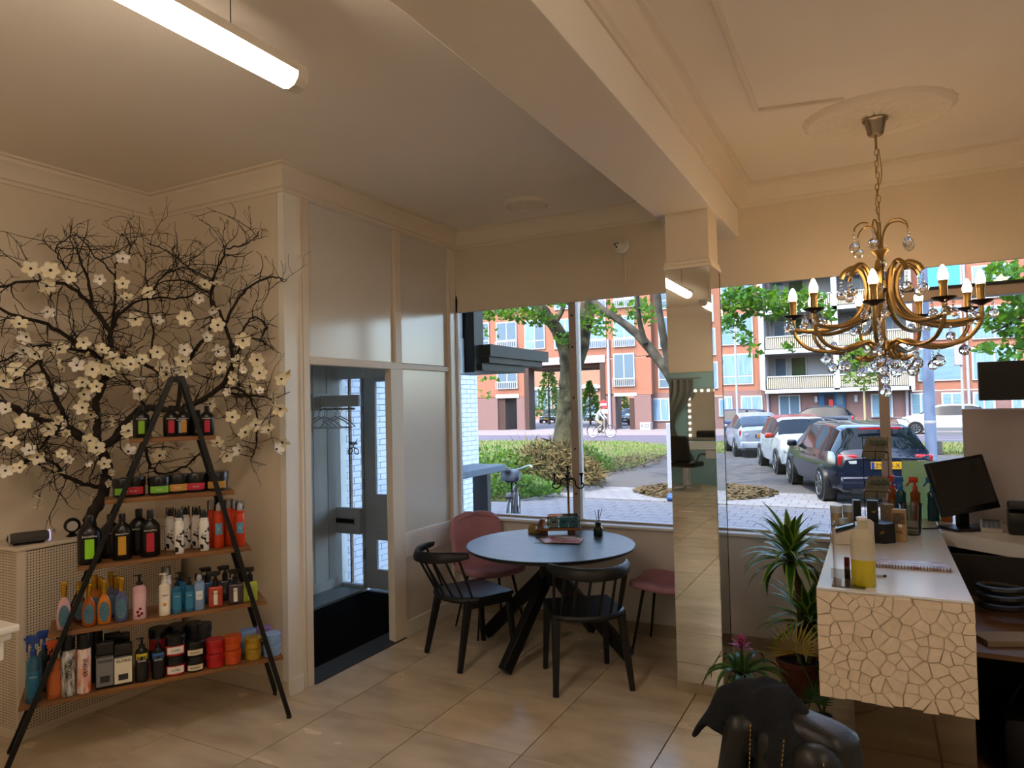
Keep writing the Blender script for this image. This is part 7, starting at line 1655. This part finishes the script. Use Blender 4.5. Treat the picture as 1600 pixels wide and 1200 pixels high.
# courtyard behind the gateway
cy_ = thing('courtyard_building', 'orange brick building seen through the gateway', 'building', (fx(880, 85), 85, ZG))
r2 = rx(700, 470, 1010, 668, 85); MB().bb(r2[0], r2[1], 85, 87, ZG, 14).build('wall', brick_mat('court_brick', '#b07a62', '#a56f57', '#b5937f', .22, .065), cy_, world=True)
MB().bb(r2[0], r2[1], 84.6, 85.2, fz(606, 880, 85)-.2, fz(606, 880, 85)+.2).build('band', m_bwhite, cy_, world=True)
for (a, b, c, d) in ((834, 846, 606, 640), (848, 862, 606, 640), (866, 880, 608, 640), (912, 922, 600, 612), (923, 934, 600, 611), (912, 934, 620, 640)): window(cy_, rx(a, c, b, d, 84.9), 84.9, 2, (m_pane,), 0, fr=.12)
def conifer(label, px, py, yy, h, rad, seed, mt_, cat='tree'):
    b0 = at(px, py, 'y', yy); t = thing('young_tree', label, cat, (b0.x, yy, ZG), group='courtyard trees'); r = random.Random(seed); b = MB()
    MB().cyl((0, 0, 0), (0, 0, h*.9), .12, .03, 8).build('trunk', m_gbark, t)
    for k in range(700):
        z = h*(.12+.88*r.random()); q = rad*(1-z/h)*r.uniform(.4, 1)+.1; a = r.uniform(0, 6.28); p_ = Vector((q*math.cos(a), q*math.sin(a), z)); s = r.uniform(.2, .4); u = Vector((math.cos(a), math.sin(a), -.2+r.gauss(0, .4))).normalized(); v = u.orthogonal()*s*.4
        b.add([p_-u*s*.5, p_+v, p_+u*s*.5, p_-v], [(0, 1, 2, 3)])
    b.build('foliage', mt_, t)['kind'] = 'stuff'
m_cf = mat('conifer_green', '#7f9a4a', .7, col2='#5d7a3a', scale=1.5); leaf_trans(m_cf)
conifer('pointed young tree in the courtyard beside the trunk', 858, 640, 62, 6.6, 1.9, 41, m_cf); conifer('bright green bushy tree in the courtyard near the cyclist', 922, 640, 60, 4.0, 1.7, 42, m_cf); conifer('small green tree seen through the small passage', 968, 640, 64, 4.5, 1.6, 43, m_cf)
# street furniture
m_pole = mat('pole_grey', '#a3a8b0', .5); m_bench = mat('bench_wood', '#7d8288', .7)
q = at(1455, 700, 'y', 19.5); lp = thing('lamp_post', 'blue grey steel lamp post standing behind the navy car', 'lamp post', (q.x, 19.5, ZG))
m_lp = mat('lamp_blue', '#7d90b4', .5, spec=.3)
MB().lathe([(.125, 0), (.125, 2.62), (.12, 2.66), (.085, 2.78), (.08, 2.84), (.072, 9.0)], 18).build('post', m_lp, lp, smooth=40); MB().lathe([(.15, 0), (.15, .12), (.126, .16)], 18).build('foot_collar', m_lp, lp, smooth=40)
MB().lathe([(.127, 1.28), (.13, 1.29), (.13, 1.34), (.127, 1.35)], 18).build('band', m_bwhite, lp, smooth=40); MB().tube(spline([(0, 0, 8.9), (0, .3, 9.3), (0, 1.2, 9.5)], 5), .05, 10).build('bracket', m_lp, lp, smooth=True); MB().bevbox((0, 1.5, 9.5), (.3, .8, .14), .05).build('lantern', m_lg, lp, smooth=60)
q = at(1490, 680, 'y', 27); be = thing('park_bench', 'grey wooden park bench on the far verge', 'bench', (q.x+.3, 27, ZG+.02), .15)
for k in range(3): MB().bb(-.9, .9, -.2+k*.16, -.07+k*.16, .42, .46).build('seat_slat', m_bench, be)
for k in range(2): MB().bb(-.9, .9, .28, .32, .58+.16*k, .7+.16*k).build('back_slat', m_bench, be)
for s in (-.75, .75): MB().bb(s-.06, s+.06, -.2, .32, 0, .42).build('leg', m_dg, be)
q = at(944, 670, 'y', 46); ne = thing('no_entry_sign', 'round red no entry sign on a post at the gateway', 'traffic sign', (q.x, 46, ZG))
z_ = at(944, 632, 'y', 46).z-ZG
MB().cyl((0, .04, 0), (0, .04, z_+.35), .04, n=8).build('post', m_pole, ne); MB().tube([(0, .02, z_), (0, -.01, z_)], .30, 28).build('disc', mat('sign_red2', '#d23a44', .4), ne); MB().bb(-.22, .22, -.03, -.012, z_-.05, z_+.05).build('white_bar', m_txtw, ne); MB().bb(-.28, .28, -.01, .02, z_-.62, z_-.34).build('sub_plate', m_txtw, ne)
for k, px in enumerate((1152, 1505)):
    q = at(px, 640, 'y', 36); sp_ = thing('street_pole', ['thin pale pole before the curtained windows', 'thin pole with a grey box beside the lamp post'][k], 'pole', (q.x, 36, ZG))
    MB().cyl((0, 0, 0), (0, 0, 6.2-2.0*k), .06, .045, 8).build('pole', m_pole, sp_, smooth=True)
    if k: MB().bevbox((-.1, 0, 3.7), (.32, .2, .9), .03).build('box', MATS['pipe_grey'], sp_)
    else: MB().bevbox((0, -.3, 6.2), (.16, .6, .1), .03).build('lantern', m_pole, sp_)
st_ = at(1352, 665, 'y', 42); yt_ = thing('young_tree', 'slim young tree with pale leaves before the balconies', 'tree', (st_.x, 42, ZG)); r = random.Random(77)
MB().cyl((0, 0, 0), (0, 0, 3.2), .07, .04, 8).build('trunk', mat('pale_bark', '#a89c78', .8), yt_, smooth=True)
b = MB(); leaves(b, (0, 0, 3.7), (1.3, 1.0, 1.4), 420, r, (.16, .3)); b.build('foliage', m_cf, yt_)['kind'] = 'stuff'
# ------------------------------------------------------------------ cyclist
q = at(940, 683, 'z', ZG); cyc = bicycle('black city bicycle ridden along the street', (q.x, q.y, ZG), 0, '#16171a')
pe = thing('person', 'person in white jacket and khaki trousers riding the bicycle', 'person', (q.x, q.y, ZG))
J = {'pel': (-.26, 0, .98), 'sp': (-.20, 0, 1.22), 'ch': (-.10, 0, 1.42), 'nk': (-.04, 0, 1.56), 'hd': (.0, 0, 1.68), 'ht': (.01, 0, 1.80)}
for s, n in ((1, 'l'), (-1, 'r')):
    J['sh'+n] = (-.08, s*.17, 1.46); J['el'+n] = (.08, s*.24, 1.26); J['wr'+n] = (.22, s*.25, 1.10); J['ha'+n] = (.27, s*.25, 1.07)
    J['hp'+n] = (-.24, s*.09, .95); kn = (.06, s*.10, .80) if s > 0 else (.10, s*.10, .72); ft = (-.02, s*.13, .24) if s > 0 else (-.18, s*.13, .44)
    J['kn'+n] = kn; J['an'+n] = (ft[0]-.03, ft[1], ft[2]+.06); J['to'+n] = (ft[0]+.14, ft[1], ft[2])
RAD = {'pel': .13, 'sp': .125, 'ch': .14, 'nk': .055, 'hd': .085, 'ht': .06, 'sh': .07, 'el': .048, 'wr': .036, 'ha': .035, 'hp': .10, 'kn': .065, 'an': .042, 'to': .035}
E_ = [('pel', 'sp'), ('sp', 'ch'), ('ch', 'nk'), ('nk', 'hd'), ('hd', 'ht')]
for n in 'lr': E_ += [('ch', 'sh'+n), ('sh'+n, 'el'+n), ('el'+n, 'wr'+n), ('wr'+n, 'ha'+n), ('pel', 'hp'+n), ('hp'+n, 'kn'+n), ('kn'+n, 'an'+n), ('an'+n, 'to'+n)]
ks = list(J); me = bpy.data.meshes.new('body'); me.from_pydata([J[k] for k in ks], [(ks.index(a), ks.index(b)) for a, b in E_], [])
ob = bpy.data.objects.new('body', me); COL.objects.link(ob); ob.parent = pe
sm = ob.modifiers.new('skin', 'SKIN')
for i, k in enumerate(ks):
    rr = RAD.get(k) or RAD[k[:-1]]; me.skin_vertices[0].data[i].radius = (rr, rr)
me.skin_vertices[0].data[0].use_root = True
ss = ob.modifiers.new('sub', 'SUBSURF'); ss.levels = ss.render_levels = 2
def zone_mat():
    m = bpy.data.materials.new('cyclist_clothes'); m.use_nodes = True; n = m.node_tree.nodes; l = m.node_tree.links
    tc = n.new('ShaderNodeTexCoord'); sp = n.new('ShaderNodeSeparateXYZ'); l.new(tc.outputs['Object'], sp.inputs[0]); r = n.new('ShaderNodeValToRGB'); r.color_ramp.interpolation = 'CONSTANT'
    e = r.color_ramp.elements; e[0].position = 0; e[0].color = lin('#2a2622'); e[1].position = .15; e[1].color = lin('#8c7f64')
    for p_, c in ((.50, '#d3d9de'), (.775, '#b98a70'), (.86, '#b98a70')): x = e.new(p_); x.color = lin(c)
    d = n.new('ShaderNodeMath'); d.operation = 'DIVIDE'; d.inputs[1].default_value = 2.0; l.new(sp.outputs[2], d.inputs[0]); l.new(d.outputs[0], r.inputs[0]); l.new(r.outputs[0], n['Principled BSDF'].inputs['Base Color']); n['Principled BSDF'].inputs['Roughness'].default_value = .8
    return m
me.materials.append(zone_mat())
DIM = 1.0
MB().sphere((-.015, 0, 1.735), .105, 14, 9, (1.05, .95, 1.0)).build('hair', mat('hair_brown', '#3b2a20', .8), pe, smooth=True)
for s in (-1, 1): MB().sphere((.082, s*.033, 1.69), .012, 6, 5).build('eye', m_black, pe)
MB().sphere((.095, 0, 1.665), .018, 6, 5, (1, .7, 1.2)).build('nose', mat('skin', '#b98a70', .6), pe, smooth=True)
# ================================================================== lettering becomes plain mesh
bpy.context.view_layer.update()
dg = bpy.context.evaluated_depsgraph_get()
for o in [x for x in SC.objects if x.type == 'FONT']:
    me = bpy.data.meshes.new_from_object(o.evaluated_get(dg)); n = bpy.data.objects.new('lettering', me); COL.objects.link(n)
    n.parent = o.parent; n.location = o.location; n.rotation_euler = o.rotation_euler; n.scale = o.scale
    bpy.data.objects.remove(o)
